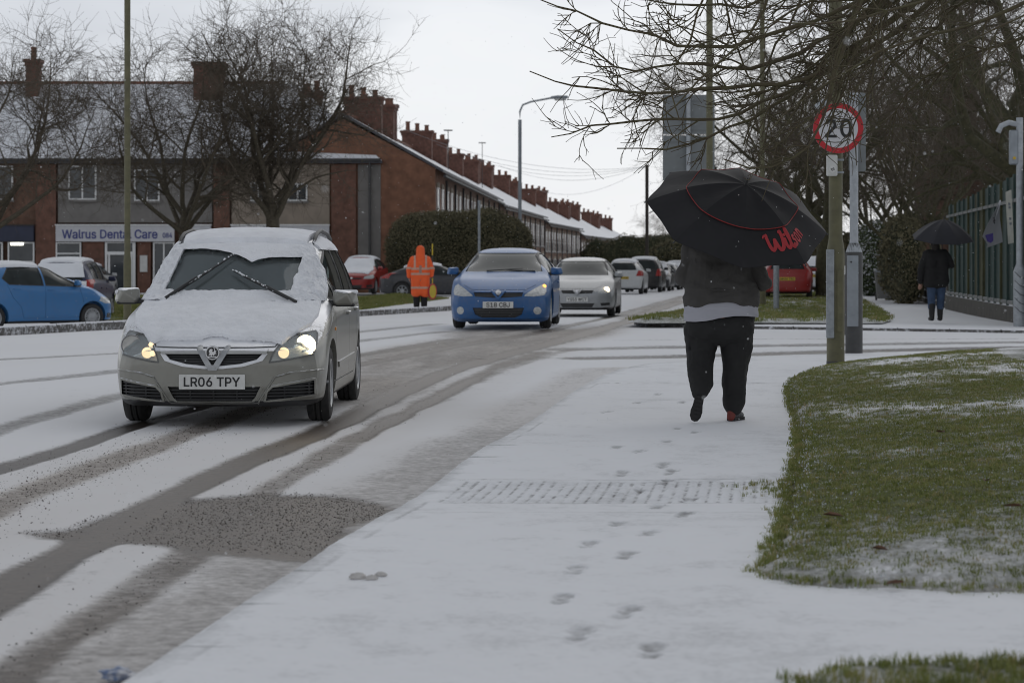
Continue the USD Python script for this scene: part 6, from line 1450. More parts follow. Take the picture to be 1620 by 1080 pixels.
mat('sign_red', (.42, .014, .022), .45, .06, 5); mat('sign_black', (.012, .012, .014), .5, .05, 5); mat('sign_plate_white', (.52, .52, .54), .5, .05, 3, dirt=.12); mat('sign_back', (.17, .185, .19), .6, .1, 3, dirt=.3)
def disc(r0, r1, y0, y1, n=64):
    m = lathe([(r0, 0), (r1, 0), (r1, y1 - y0), (r0, y1 - y0)] if r0 > 0 else [(0, 0), (r1, 0), (r1, y1 - y0), (0, y1 - y0)], n); m.apply_transform(R90); m.apply_translation([0, y1, 0]); return m
def speed_sign(t, R):
    obj('sign_plate', disc(0, R, -.004, .004), 'sign_back', t, smooth=40); obj('red_ring', disc(R * .78, R * .995, -.008, -.0045), 'sign_red', t, smooth=40); obj('white_field', disc(0, R * .78, -.008, -.0045), 'sign_plate_white', t, smooth=40)
    ring = lambda cx, cz, a, b, w: Polygon([(cx + a * math.cos(u), cz + b * math.sin(u)) for u in np.linspace(0, 2 * PI, 48)[:-1]]).difference(Polygon([(cx + (a - w) * math.cos(u), cz + (b - w) * math.sin(u)) for u in np.linspace(0, 2 * PI, 48)[:-1]]))
    zero = ring(.315, 0, .245, .385, .125)
    arc = [(-.31 + .175 * math.cos(u), .135 + .185 * math.sin(u)) for u in np.linspace(math.radians(165), math.radians(-38), 16)]
    two = union_all([LineString(arc + [(-.43, -.26), (-.475, -.325)]).buffer(.062, cap_style=2), sbox(-.53, -.385, -.06, -.27)])
    for p_ in (two, zero):
        g = poly_ext(affinity.scale(p_, R * .98, R * .98, origin=(0, 0)), .003); g.apply_transform(R90); g.apply_translation([0, -.0085, 0]); obj('numeral', g, 'sign_black', t, smooth=False)
speed_sign(sg, .302)
obj('sign_clip', cat_([bx(-.11, .11, .006, .03, z_ - .02, z_ + .02) for z_ in (-.16, .16)]), 'galvanised', sg, smooth=False)
bxp = at(1316, 262, 26.46); pb = thing('pole_box', 'small weathered white control box strapped to the olive column below the sign', 'box', tuple(bxp))
obj('box_body', bx(-.062, .062, -.05, .05, -.125, .125, .012), 'cream_frame', pb, smooth=False)
lb = obj('sticker', disc(0, .042, -.056, -.0505, 24), 'plate_white' if 'plate_white' in M else 'sign_plate_white', pb); lb.GetAttribute('xformOp:translate')
obj('sticker_drawing', cat_([tube([(-.02, -.058, .01), (0, -.058, -.022), (.02, -.058, .012)], .003, 5), tube([(-.018, -.058, -.01), (.012, -.058, .018), (.022, -.058, -.012)], .003, 5)]), 'sign_black', pb)
obj('strap', cat_([bx(-.06, .15, .03, .045, z_ - .012, z_ + .012) for z_ in (-.08, .07)]), 'galvanised', pb, smooth=False)
# grey pole with the back of a sign
o = onx(1351, 30.3); gp_ = thing('grey_column', 'dark based grey lamp column just behind the olive one', 'lamp post', tuple(o))
column(gp_, 0, 0, 0, 3.55, .115, .058, 1.52, 'galvanised_pale'); lo = lathe([(.116, -.2), (.119, -.2), (.119, 1.36), (.066, 1.50), (.062, 1.5)], 24); obj('column_base', lo, 'dark_metal', gp_, smooth=40)
obj('column_door', bx(-.112, .04, -.136, -.10, .36, 1.33, .006), 'steel_grey', gp_, smooth=False)
obj('door_lock', disc(0, .012, -.142, -.134, 12), 'sign_black', gp_).GetPath()
b = obj('sign_board', bx(-.06, .17, .05, .065, 2.48, 3.56, .02), 'sign_back', gp_, smooth=False, label='edge of a pale grey board behind the 20 sign')
obj('side_arm', cat_([tube([(0, 0, 3.35), (-.15, 0, 3.42), (-.42, 0, 3.42), (-.52, 0, 3.34)], .05, 8)]), 'galvanised_pale', gp_)
# small bollard-like post between the two columns
o = onx(1334, 36); bl = thing('short_post', 'short black and white post hidden behind the two columns', 'bollard', tuple(o + [0, 0, .0])); obj('post', lathe([(0, -.2), (.12, -.2), (.12, .98), (0, .98)], 18), 'dark_metal', bl); obj('cap', lathe([(0, .981), (.13, .981), (.13, 1.08), (.10, 1.12), (0, 1.12)], 18), 'white_paint', bl)
# direction sign seen from behind, on two posts
sY = 43.0; o = onx(1090, sY); ds = thing('direction_sign', 'back of a big grey road sign with two panels on a thin post', 'road sign', tuple(o))
def sx(px): return (px - CX) / F * sY - o[0]
def sz(py): return EYE - (py - HY) / F * sY - o[2]
for a, b_, nm in ((150, 212, 'sign_panel'), (214.5, 285, 'sign_panel')):
    p_ = obj(nm, bx(sx(1049), sx(1131), .06, .075, sz(b_), sz(a)), 'sign_back', ds, smooth=False)
    obj('channel', cat_([bx(sx(1049), sx(1131), .045, .059, sz(k_) - .02, sz(k_) + .02) for k_ in (a + 8, b_ - 8)]), 'sign_back', p_, smooth=False)
for px in (1089,): obj('sign_post', tube([(sx(px), 0, -.3), (sx(px), 0, sz(149))], .044, 12), 'galvanised_pale', ds)
# tall olive lamp post beside that sign
def lamp_post(name, label, px, Y, ztop, m_, arm=None, r_=(.085, .06), side_=1):
    o = onx(px, Y); t = thing(name, label, 'lamp post', tuple(o)); column(t, 0, 0, 0, ztop, r_[0], r_[1], 1.5, m_)
    if arm:
        pts = [(0, 0, ztop - .02), (0, 0, ztop + .35), (side_ * .12, 0, ztop + .62), (side_ * .45, 0, ztop + .75), (side_ * arm, 0, ztop + .92)]
        obj('arm', tube(pts, .042, 8), 'galvanised_pale', t); a = side_ * arm
        l = obj('lantern', tm(m3.Manifold.batch_hull([m3.Manifold.sphere(.06, 10).translate([a + side_ * k, y, ztop + .93 + dz_]) for k, y, dz_ in ((0, -.05, 0), (0, .05, 0), (.25, -.09, .03), (.25, .09, .03), (.62, -.07, .02), (.62, .07, .02))])), 'galvanised', t, smooth=50)
        obj('lamp_bowl', tm(m3.Manifold.batch_hull([m3.Manifold.sphere(.05, 10).translate([a + side_ * k, y, ztop + .85]) for k, y in ((.15, -.05), (.15, .05), (.55, -.05), (.55, .05))])), 'cream_frame', l, smooth=50)
    return t
lamp_post('street_lamp', 'olive lamp post beside the back of the big grey sign', 1122.5, 41.5, 9, 'olive_paint', None, (.085, .062))
lamp_post('street_lamp', 'thin olive pole rising out of the black umbrella', 1206, 62, 9, 'olive_paint', None, (.10, .07))
lamp_post('street_lamp', 'street lamp with a long arm and lantern reaching over the road', 822.5, 93, 7.35, 'steel_grey', 1.35, (.10, .075))
lamp_post('street_lamp', 'olive lamp post in front of the shops, cut off by the top edge', 201.5, 44.5, 9, 'olive_paint', None, (.078, .062))
o = onx(201.5, 44.5); yp = thing('pole_label', 'small orange tag on the foot of the left lamp post', 'tag', (o[0] - .07, o[1] - .085, o[2] + .62)); obj('tag', bx(-.02, .02, -.008, .008, -.12, .10, .004), 'yellow_sign', yp, smooth=False)
lamp_post('utility_pole', 'dark telegraph pole far down the street', 1023.5, 128, 7.2, 'timber_dark', None, (.14, .10))
o = onx(1023.5, 128); tl = thing('bracket_lamp', 'small lamp on a bracket on the far telegraph pole', 'lamp', tuple(o + [0, 0, 4.4])); obj('bracket', tube([(.12, 0, 0), (.6, 0, .25), (1.1, 0, .22)], .04, 6), 'dark_metal', tl); obj('lantern', bx(1.0, 1.55, -.09, .09, .12, .24, .03), 'galvanised', tl, smooth=False)
lamp_post('thin_post', 'thin plain grey post in front of the hedge', 758, 80, 3.6, 'galvanised', None, (.045, .045))
lamp_post('slim_post', 'plain grey post on the verge in front of the red car', 1228, 56, 2.4, 'galvanised', None, (.075, .075))
s2 = thing('speed_limit_sign', 'small distant round 20 sign on the arm lamp post above the hedge', 'road sign', tuple(at(822.5, 370, 92.85))); speed_sign(s2, .27)
# grey post with a sign box at the right-hand edge
o = onx(1613, 41.0); ep = thing('edge_column', 'pale grey lamp column with a sign box at the right edge', 'lamp post', tuple(o + [0, 0, .08]))
column(ep, 0, 0, 0, 3.85, .115, .062, 1.15, 'galvanised_pale')
eb = obj('sign_box', bx(-.19, -.03, -.06, .06, 2.98, 3.62, .02), 'steel_grey', ep, smooth=False); obj('amber_stud', disc(0, .028, -.07, -.061, 14), 'yellow_sign', eb).GetPath()
obj('bent_arm', tube([(-.02, 0, 3.72), (-.2, 0, 3.76), (-.34, 0, 3.70), (-.40, 0, 3.58)], .05, 8), 'galvanised_pale', ep)
obj('cable_tie', cat_([tube([(-.12 + .0, -.118, 1.0 - k * .16), (-.02, -.128, .9 - k * .16), (.1, -.118, .86 - k * .16)], .006, 5) for k in range(5)]), 'dark_metal', ep)
for k, (px, Y) in enumerate(((1611, 41.0),)):
    pass
# move the stud discs that were made at the origin
def shift(path, v):
    m = UsdGeom.Mesh.Get(stage, path); p = np.array(m.GetPointsAttr().Get()) + np.asarray(v, float); m.GetPointsAttr().Set(Vt.Vec3fArray.FromNumpy(p.astype(np.float32)))
shift(str(gp_.GetPath()) + '/door_lock', (-.06, 0, 1.24)); shift(str(eb.GetPath()) + '/amber_stud', (-.11, 0, 3.10)); shift(str(pb.GetPath()) + '/sticker', (0, 0, -.045)); shift(str(pb.GetPath()) + '/sticker_drawing', (0, 0, -.045))
# banners tied to the fence
bn = thing('banner', 'loose white banner with a purple shield flapping on the green fence', 'banner', (0, 0, 0))
def sheet_strip(corners, n, wav, seed, thick=.004):
    a, b, c, d = [np.array(q) for q in corners]                                              # a top-left, b top-right, c bottom-right, d bottom-left
    f = lambda U, V: ((a[None, None] * (1 - U[..., None]) + b[None, None] * U[..., None]) * (1 - V[..., None]) + (d[None, None] * (1 - U[..., None]) + c[None, None] * U[..., None]) * V[..., None]) + np.stack([wav * np.sin(V * 5 + U * 2 + seed), wav * np.cos(V * 4 + U * 3 + seed), V * 0], -1)
    v, fc = grid(np.linspace(0, 1, n), np.linspace(0, 1, n), f); nv = len(v); return np.vstack([v, v + [.0, thick, 0]]), np.vstack([fc, fc[:, ::-1] + nv])
mat('banner_cloth', (.42, .42, .44), .8, .1, 3); mat('shield_purple', (.045, .03, .16), .7, .1, 5); mat('sign_strip', (.33, .33, .29), .7, .15, 6)
Yb = 42.5
obj('cloth', sheet_strip([at(1580, 317, Yb + .4), at(1583, 316, Yb + .38), at(1584.5, 383, Yb + .3), at(1562, 392, Yb)], 14, .02, 1), 'banner_cloth', bn, smooth=True)
obj('cloth_flap', sheet_strip([at(1580, 317, Yb + .4), at(1580.5, 322, Yb + .4), at(1563, 391, Yb + .02), at(1555, 374, Yb - .1)], 14, .02, 1), 'banner_cloth', bn, smooth=True)
shd = [at(1558.5, 372, Yb - .2), at(1571, 368.5, Yb - .2), at(1571.5, 381, Yb - .2), at(1567.5, 384.5, Yb - .2), at(1562, 382, Yb - .2)]
obj('shield', trimesh.convex.convex_hull(np.vstack([shd, np.array(shd) + [0, .006, 0]])), 'shield_purple', bn, smooth=False)
obj('lettering', cat_([tube([at(1572 - k * .4, 344 + k * 4, Yb - .15), at(1574 - k * .4, 350 + k * 4, Yb - .15)], .012, 5) for k in range(2)]), 'sign_black', bn)
b2 = thing('notice_strip', 'narrow white upright notice fixed to the green fence', 'sign', (0, 0, 0))
obj('board', trimesh.convex.convex_hull(np.array([at(*q) + np.array([0, e, 0]) for q in ((1591, 304, 42.3), (1600, 300, 42), (1604, 384, 42), (1595, 386, 42.3)) for e in (0, .02)])), 'sign_strip', b2, smooth=False)
obj('notice_print', cat_([trimesh.convex.convex_hull(np.array([at(px + a, py + b_, 41.9) + np.array([0, e, 0]) for a in (0, 3.5) for b_ in (0, 4) for e in (0, .006)])) for px, py in ((1595, 321), (1595.5, 326), (1596.5, 344), (1597, 352))]), 'steel_grey', b2, smooth=False)
# overhead wires to the houses
wr = thing('overhead_wires', 'faint overhead wires fanning out from the far telegraph pole to the chimneys', 'wires', (0, 0, 0))
top = onx(1023.5, 128) + np.array([0, 0, 7.1])
for px, py, Y in ((640, 205, 120), (690, 228, 130), (735, 245, 140), (790, 262, 150), (850, 300, 170)):
    e = at(px, py, Y); t_ = np.linspace(0, 1, 14)[:, None]; p_ = top * (1 - t_) + e * t_; p_[:, 2] -= .9 * (4 * t_ * (1 - t_))[:, 0]; obj('wire', tube(p_, .008, 4), 'steel_grey', wr)
# wheelie bin
o = onx(1398, 74); wb_ = thing('wheelie_bin', 'grey wheelie bin against the stone wall', 'bin', tuple(o + [0, 0, .09]), -.1); mat('bin_grey', (.16, .16, .155), .6, .1, 5, dirt=.3)
obj('bin_body', trimesh.convex.convex_hull(np.array([(x, y, z) for z, w, d_ in ((.06, .22, .24), (.93, .29, .35)) for x in (-w, w) for y in (-d_, d_)])), 'bin_grey', wb_, smooth=False)
obj('lid', trimesh.convex.convex_hull(np.array([(x, y, z) for z, w, d_ in ((.935, .31, .38), (.99, .31, .38), (1.05, .24, .28)) for x in (-w, w) for y in (-d_, d_)])), 'galvanised', wb_, smooth=False)
for sx_ in (-.23, .23):
    w_ = trimesh.creation.cylinder(.1, .06, sections=18); w_.apply_transform(trimesh.transformations.rotation_matrix(PI / 2, [0, 1, 0])); w_.apply_translation([sx_, .26, .1]); obj('wheel', w_, 'black_rubber' if 'black_rubber' in M else 'dark_metal', wb_)
obj('handle', tube([(-.2, .40, .95), (.2, .40, .95)], .018, 8), 'galvanised', wb_)
# a brick house beyond the fence on the right
o = at(1500, 400, 104); hh = dup(h_b, (o[0] + 3, 104, -.2), math.radians(200), 'brown house half hidden by branches beyond the green fence', name='terraced_house'); hh.SetCustomDataByKey('group', 'houses beyond the fence')
dup(h_b, (o[0] + 8.2, 106, -.2), math.radians(200), 'second brown house half hidden by branches beyond the green fence', 'houses beyond the fence', name='terraced_house')
# ================================================================== people
mat('jacket_charcoal', (.050, .047, .044), .9, .18, 7, bump=.5, bscale=14)
mat('shirt_pale', (.36, .36, .40), .9, .05, 5, bump=.2, bscale=14)
mat('joggers_black', (.010, .0098, .010), .85, .2, 7, bump=.55, bscale=12)
mat('shoe_grey', (.06, .062, .066), .7, .3, 40)
mat('shoe_sole', (.016, .015, .015), .8, .3, 30)
mat('shoe_red', (.15, .024, .017), .6, .15, 20)
mat('skin', (.33, .19, .14), .55, .06, 9)
mat('hair_dark', (.018, .014, .011), .8, .3, 40)
mat('umbrella_black', (.017, .0165, .0185), .7, .16, 5, bump=.18, bscale=9, spec=.28)
mat('umbrella_navy', (.013, .013, .018), .75, .16, 5, bump=.2, bscale=10)
mat('piping_red', (.24, .018, .016), .6, .1, 9)
mat('print_red', (.36, .022, .028), .6, .06, 9)
mat('coat_black', (.0085, .008, .0085), .9, .25, 12, bump=.8, bscale=30)
mat('denim', (.035, .06, .11), .9, .2, 12, bump=.3)
mat('boot_black', (.012, .011, .011), .7, .2, 12)
mat('hivis_orange', (.82, .115, .022), .7, .07, 4, bump=.4, bscale=9)
mat('reflective', (.52, .30, .22), .5, .08, 8)
mat('driver_coat', (.05, .045, .045), .9, .2, 8)

def limb_blob(chains, edge=.02, iters=12, boxes=()):
    """one continuous surface round chains of (point, radius) joints"""
    parts = []
    for ch in chains:
        for (a, ra), (b, rb) in zip(ch[:-1], ch[1:]):
            parts.append(m3.Manifold.batch_hull([m3.Manifold.sphere(ra, 20).translate([float(q) for q in a]), m3.Manifold.sphere(rb, 20).translate([float(q) for q in b])]))
    m = m3.Manifold.batch_boolean(parts, m3.OpType.Add)
    t = tm(m.refine_to_length(edge)); t.merge_vertices()
    trimesh.smoothing.filter_taubin(t, lamb=.5, nu=.53, iterations=iters)
    return t
def creases(t, amp, s, seed, stretch=(1, 1, .45)):
    v = t.vertices; n = t.vertex_normals; f = meshkit.fbm(v * np.array(stretch) * s + seed, 3, seed) - .5
    t.vertices = v + n * (f * amp * 2)[:, None]; return t
def hand(c, axis, toward, side, r=.0085):
    """a fist round a shaft: palm, four bent fingers of unequal length and a thumb closing against them. axis: the shaft; toward: from shaft to palm"""
    c, a, t = np.array(c, float), np.array(axis, float), np.array(toward, float); a /= np.linalg.norm(a); t -= t @ a * a; t /= np.linalg.norm(t); s = np.cross(a, t) * side; R = .022
    ch = [[(c + t * .034 + a * .03, .016), (c + t * .036 - a * .03, .015)], [(c + t * .034 + a * .02, .015), (c + t * .06 - a * .0, .022)], [(c + t * .034 - a * .02, .015), (c + t * .06, .022)]]
    for k, L in enumerate((.92, 1.0, .95, .80)):
        o = c + a * (.030 - .020 * k)
        ch.append([(o + t * .034 - s * .006, r), (o + t * .012 + s * R * 1.25 * L, r), (o - t * .018 * L + s * R * .95, r * .94), (o - t * .026 * L - s * .004 * L, r * .86)])
    ch.append([(c + t * .045 + a * .026 - s * .012, .012), (c + t * .016 + a * .040 - s * R * 1.2, .0105), (c - t * .016 + a * .040 - s * R * .8, .0095)])
    return ch
def head_chain(c, fwd):
    """skull, jaw, nose, ears and neck of a head centred at c and looking along fwd"""
    c, f = np.array(c, float), np.array(fwd, float); f /= np.linalg.norm(f); u = np.array([0, 0, 1.0]); s = np.cross(f, u)
    ch = [[(c + u * .03 - f * .02, .088), (c + u * .02 + f * .025, .078)], [(c + u * .02 + f * .025, .072), (c - u * .075 + f * .055, .036)], [(c - u * .07 + f * .05 + s * .02, .03), (c - u * .07 + f * .05 - s * .02, .03)],
          [(c + u * .0 + f * .095, .010), (c - u * .03 + f * .112, .013)], [(c - u * .02, .07), (c - u * .20 - f * .03, .058)]]
    for q in (-1, 1): ch.append([(c + s * q * .082 - f * .005 + u * .012, .012), (c + s * q * .085 - f * .012 - u * .025, .010)]); ch.append([(c + f * .078 + s * q * .034 + u * .010, .012), (c + f * .08 + s * q * .034 + u * .008, .012)])
    return ch
def hair_cap(c, fwd, length=.0):
    c, f = np.array(c, float), np.array(fwd, float); u = np.array([0, 0, 1.0])
    return limb_blob([[(c + u * .04 - f * .03, .094), (c + u * .05 + f * .02, .086)], [(c + u * .03 - f * .035, .092), (c - u * (.05 + length) - f * .05, .07 if length == 0 else .06)]], .012, 8)
def shoe(parent, toe_dir, ankle, toe, heel, up, name='shoe', mats=('shoe_grey', 'shoe_sole', 'shoe_red'), hgt=.10):
    """a trainer: upper, sole, coloured heel, laid between heel and toe points, up = the side away from the ground"""
    heel, toe, up = np.array(heel, float), np.array(toe, float), np.array(up, float); d = toe - heel; L = np.linalg.norm(d); d /= L; up -= up @ d * d; up /= np.linalg.norm(up); s = np.cross(d, up)
    P = lambda a, b, c: heel + d * a * L + s * b + up * c
    upper = limb_blob([[(P(.12, 0, .048), .036), (P(.55, .0, .045), .040)], [(P(.55, 0, .042), .040), (P(.88, .0, .034), .030)], [(P(.14, 0, .05), .036), (P(.16, 0, hgt), .042)], [(P(.3, 0, hgt * .85), .034), (P(.6, 0, .05), .036)]], .012, 6)
    sh = obj(name, upper, mats[0], parent, smooth=True)
    out = [(0.0, .022), (.02, .034), (.25, .034), (.45, .036), (.68, .046), (.85, .042), (.97, .024), (1.0, .0)]
    pl = Polygon([(a * L, b) for a, b in out] + [(a * L, -b) for a, b in out[::-1]]).buffer(.002)
    g = poly_ext(pl, .026); v = g.vertices; g = trimesh.Trimesh(heel + v[:, :1] * d + v[:, 1:2] * s + (v[:, 2:] - .004) * up, g.faces, process=False); g.fix_normals(); obj('sole', g, mats[1], sh, smooth=False)
    hb = limb_blob([[(P(.03, .0, .026), .035), (P(.07, 0, .06), .036)]], .012, 5); obj('heel_panel', hb, mats[2], sh, smooth=True)
    lug = cat_([trimesh.creation.box([.012, .06, .006]) for _ in range(0)]) if False else None
    bars = []
    for k in range(7):
        b = trimesh.creation.box([.018, .058, .008]); v = b.vertices; bars.append(trimesh.Trimesh(heel + (v[:, :1] + L * (.1 + .125 * k)) * d + v[:, 1:2] * s + (v[:, 2:] - .008) * up, b.faces, process=False))
    obj('tread', cat_(bars), mats[1], sh, smooth=False)
    return sh

# ---- the man under the black umbrella, walking away
def mx(px): return (px - 1135) / 188.
def mz(py): return (675 - py) / 188.
o = onx(1135, 18.25); MO = np.array([o[0], o[1], float(pave_h(np.array(o[0]), np.array(18.25))) + .004])
mn = thing('person', 'person in dark grey sweatshirt and black joggers walking away under the big umbrella', 'person', tuple(MO))
hc = (-.03, .13, 1.63); hl, hr = (.035, .345, 1.14), (.075, .335, 1.23)
grip_axis = np.array([.02, -.55, .83])
body = limb_blob(head_chain(hc, (0, 1, 0)) + [[((-.02, .04, 1.50), .075), ((.02, .03, 1.25), .15), ((.03, .02, 1.0), .17), ((.03, .02, .86), .16)],
    [((-.2, .03, 1.42), .06), ((-.25, .06, 1.14), .05), ((-.02, .30, 1.15), .036), ((.02, .325, 1.16), .03)], [((.23, .03, 1.42), .06), ((.36, .02, 1.15), .05), ((.12, .30, 1.25), .036), ((.085, .32, 1.265), .03)],
    [((-.10, .02, .86), .11), ((-.135, .06, .50), .065), ((-.17, -.20, .26), .045)], [((.14, .02, .86), .11), ((.145, .04, .48), .065), ((.14, .0, .11), .045)], [((-.14, .03, 1.45), .07), ((.16, .03, 1.45), .07)]]
    + hand(hl, grip_axis, (-.6, -.3, 0), 1) + hand(hr, grip_axis, (.6, -.3, 0), -1), .011, 6)
obj('body', body, 'skin', mn, smooth=True)
obj('hair', hair_cap(hc, (0, 1, 0)), 'hair_dark', mn, smooth=True)
tr = [[((-.10, .02, .80), .155), ((.16, .02, .80), .155)], [((-.11, .02, .84), .15), ((.17, .02, .84), .15)], [((-.11, -.01, .76), .15), ((.16, -.01, .76), .15)],
      [((-.125, .02, .76), .150), ((-.132, .045, .56), .124), ((-.138, -.04, .46), .114), ((-.155, -.165, .31), .090), ((-.166, -.215, .245), .070)],
      [((.165, .02, .78), .152), ((.158, .045, .55), .126), ((.150, .04, .43), .113), ((.143, .015, .25), .096), ((.139, .0, .15), .082), ((.138, .0, .105), .072)]]
t = limb_blob(tr, .018, 10); creases(t, .026, 7.5, 3, (1, 1, .9)); obj('joggers', t, 'joggers_black', mn, smooth=True)
sh = limb_blob([[((-.115, .0, .93), .162), ((.175, .0, .93), .162)], [((-.115, .0, .87), .166), ((.175, .0, .87), .166)], [((-.10, -.02, .84), .15), ((.16, -.02, .84), .15)]], .016, 6)
v = sh.vertices; hemz = .845 + .018 * np.sin(v[:, 0] * 9) - .02 * (v[:, 0] < 0) * np.abs(v[:, 0]) * 3; v[:, 2] = np.maximum(v[:, 2], hemz); sh.vertices = v; creases(sh, .004, 12, 5); obj('shirt', sh, 'shirt_pale', mn, smooth=True)
jk = [[((-.11, .0, 1.02), .178), ((.17, .0, 1.02), .178)], [((-.12, .0, 1.08), .170), ((.16, .0, 1.08), .170)], [((-.12, .0, 1.08), .165), ((-.10, .0, 1.36), .15)], [((.15, .0, 1.08), .160), ((.13, .0, 1.36), .15)], [((-.10, .0, 1.36), .155), ((.13, .0, 1.36), .155)],
      [((-.10, .0, 1.08), .17), ((.13, .0, 1.36), .155)], [((-.16, .02, 1.44), .085), ((.18, .02, 1.44), .085)], [((0, .02, 1.46), .09), ((-.01, .03, 1.53), .07)],
      [((-.19, .02, 1.42), .088), ((-.272, .03, 1.16), .080), ((-.03, .27, 1.14), .052)], [((.22, .02, 1.42), .092), ((.372, .01, 1.15), .084), ((.15, .27, 1.225), .054)]]
t = limb_blob(jk, .018, 10); v = t.vertices
hem = 1.0 - .075 * np.clip(np.abs(v[:, 0] - .03) / .28, 0, 1) ** 2; v[:, 2] = np.where((v[:, 2] < hem) & (np.abs(v[:, 0]) < .36), np.maximum(v[:, 2], hem - .02), v[:, 2]); t.vertices = v
creases(t, .030, 7, 11, (.8, .8, 1.2)); obj('sweatshirt', t, 'jacket_charcoal', mn, smooth=True)
hb = limb_blob([[((-.105, .0, 1.02), .178), ((.165, .0, 1.02), .178)], [((-.115, .0, .985), .170), ((.175, .0, .985), .170)]], .016, 6); v = hb.vertices; lo = .955 + .03 - .075 * np.clip(np.abs(v[:, 0] - .03) / .30, 0, 1) ** 2; v[:, 2] = np.clip(v[:, 2], lo, lo + .075); hb.vertices = v; obj('hem_band', hb, 'jacket_charcoal', mn, smooth=True)
shoe(mn, None, None, (-.215, -.285, .012), (-.155, -.262, .262), (.12, .95, .35))
shoe(mn, None, None, (.215, .155, .0), (.105, -.045, .004), (0, 0, 1))

def umbrella(name, label, apex, n, roll, R, h, ribs, matn, phase, pipe=None, shaft=1.0, handle=True, sag=.10):
    """canopy of panels between ribs with shaft and ferrule; n is the direction from handle to tip"""
    n = np.array(n, float); n /= np.linalg.norm(n); x = np.cross(n, [0, 0, 1.0]) if abs(n[2]) < .999 else np.array([1.0, 0, 0]); x = np.array([1.0, 0, 0]) - n[0] * n; x /= np.linalg.norm(x); y = np.cross(n, x)
    c, s_ = math.cos(roll), math.sin(roll); x, y = x * c + y * s_, y * c - x * s_
    def surf(th, r, off=0.0):
        k = np.abs(np.sin((th - phase) * ribs / 2)); rad = R * r * (1 - sag * .8 * k ** 1.25 * (.6 + .4 * r ** 2)); z = -h * np.abs(r) ** 1.75 - .018 * k * np.sin(np.clip(r, 0, 1) * PI) + off
        return (np.cos(th) * rad)[..., None] * x + (np.sin(th) * rad)[..., None] * y + z[..., None] * n
    t = thing(name, label, 'umbrella', tuple(apex))
    for k in range(ribs):
        v, f = grid(phase + (k + np.linspace(0, 1, 13)) * 2 * PI / ribs, np.linspace(.01, 1, 15), lambda A, B: surf(A, B)); nv = len(v)
        vv = np.vstack([v, v - n * .0025]); ff = np.vstack([f, f[:, ::-1] + nv]); obj('canopy_panel', (vv, ff), matn, t, smooth=40)
        a = phase + k * 2 * PI / ribs; rr = np.linspace(.02, 1.0, 10); obj('rib', tube(surf(np.full(10, a), rr, -.008), .004, 5), 'black_plastic', t); tip = surf(np.array([a]), np.array([1.0]))[0]
        obj('rib_tip', tube([tip - n * .004, tip + (tip / np.linalg.norm(tip)) * .018 - n * .012], .006, 6), 'black_plastic', t)
    if pipe:
        for k in range(ribs):
            v, f = grid(phase + (k + np.linspace(0, 1, 11)) * 2 * PI / ribs, np.linspace(.01, pipe, 9), lambda A, B: surf(A, B, .008 + .014 * B)); nv = len(v); obj('vent_panel', (np.vstack([v, v - n * .0025]), np.vstack([f, f[:, ::-1] + nv])), matn, t, smooth=40)
            A = phase + (k + np.linspace(0, 1, 9)) * 2 * PI / ribs; obj('red_piping', tube(surf(A, np.full(9, pipe), np.full(9, .009 + .014 * pipe)), .0036, 5), 'piping_red', t)
    obj('ferrule', tube([n * -.005, n * .03, n * .075], [.011, .009, .005], 8), 'black_plastic', t)
    obj('shaft', tube([n * -.02, -n * shaft], .0075, 8), 'dark_metal', t)
    if handle: obj('handle', tube([-n * (shaft - .02), -n * (shaft + .12)], [.014, .017], 10), 'black_plastic', t)
    return t, surf, n
apx = MO + np.array([mx(1176), -.15, 1.93]); gr_ = MO + np.array([.055, .34, 1.19]); nv_ = apx - gr_
um, surf, nu_ = umbrella('umbrella', 'large black umbrella with red lettering and red piping, held by the person on the pavement', apx, nv_, -.07, .76, .31, 8, 'umbrella_black', math.radians(-88), pipe=.62, shaft=np.linalg.norm(nv_) - .03)
# the brush-script word on its right-hand panels
def stroke(pts, w): 
    p = np.array(pts, float); s = np.r_[0, np.cumsum(np.hypot(*np.diff(p, axis=0).T))]; t = np.linspace(0, s[-1], 26)
    return LineString(np.stack([PchipInterpolator(s, p[:, k])(t) for k in (0, 1)], -1)).buffer(w)
S_ = [stroke([(-.02, .135), (.0, .15), (.015, .14), (.01, .125)], .010), stroke([(.02, .15), (.035, .05), (.06, .005), (.085, .03), (.10, .10), (.112, .045), (.135, .0), (.165, .03), (.185, .11), (.19, .165), (.178, .16)], .016),
      stroke([(.205, .09), (.198, .03), (.21, .005), (.225, .02)], .013), Point(.216, .125).buffer(.014), stroke([(.235, .03), (.258, .10), (.268, .165), (.256, .175), (.244, .12), (.244, .03), (.258, .004), (.275, .025)], .013),
      stroke([(.318, .085), (.298, .088), (.290, .066), (.312, .046), (.312, .016), (.284, .010)], .0115), stroke([(.366, .088), (.346, .07), (.344, .03), (.362, .006), (.384, .03), (.384, .068), (.366, .088), (.352, .08)], .0095), stroke([(.418, .088), (.420, .01)], .0105), stroke([(.421, .05), (.442, .086), (.460, .076), (.462, .01)], .0105)]
g = poly_ext(union_all(S_).simplify(.0008), .002); vv, ff = trimesh.remesh.subdivide_to_size(g.vertices, g.faces, .02, max_iter=8)
u_, w_ = vv[:, 0] * .96, vv[:, 1] * .92 ; th = math.radians(-68) + u_ / (.78 * .76); rr = .86 - w_ / .78 - .10 * u_
obj('lettering', (surf(th, rr, vv[:, 2] * 0 + .004 + vv[:, 2]), ff), 'print_red', um, smooth=True)

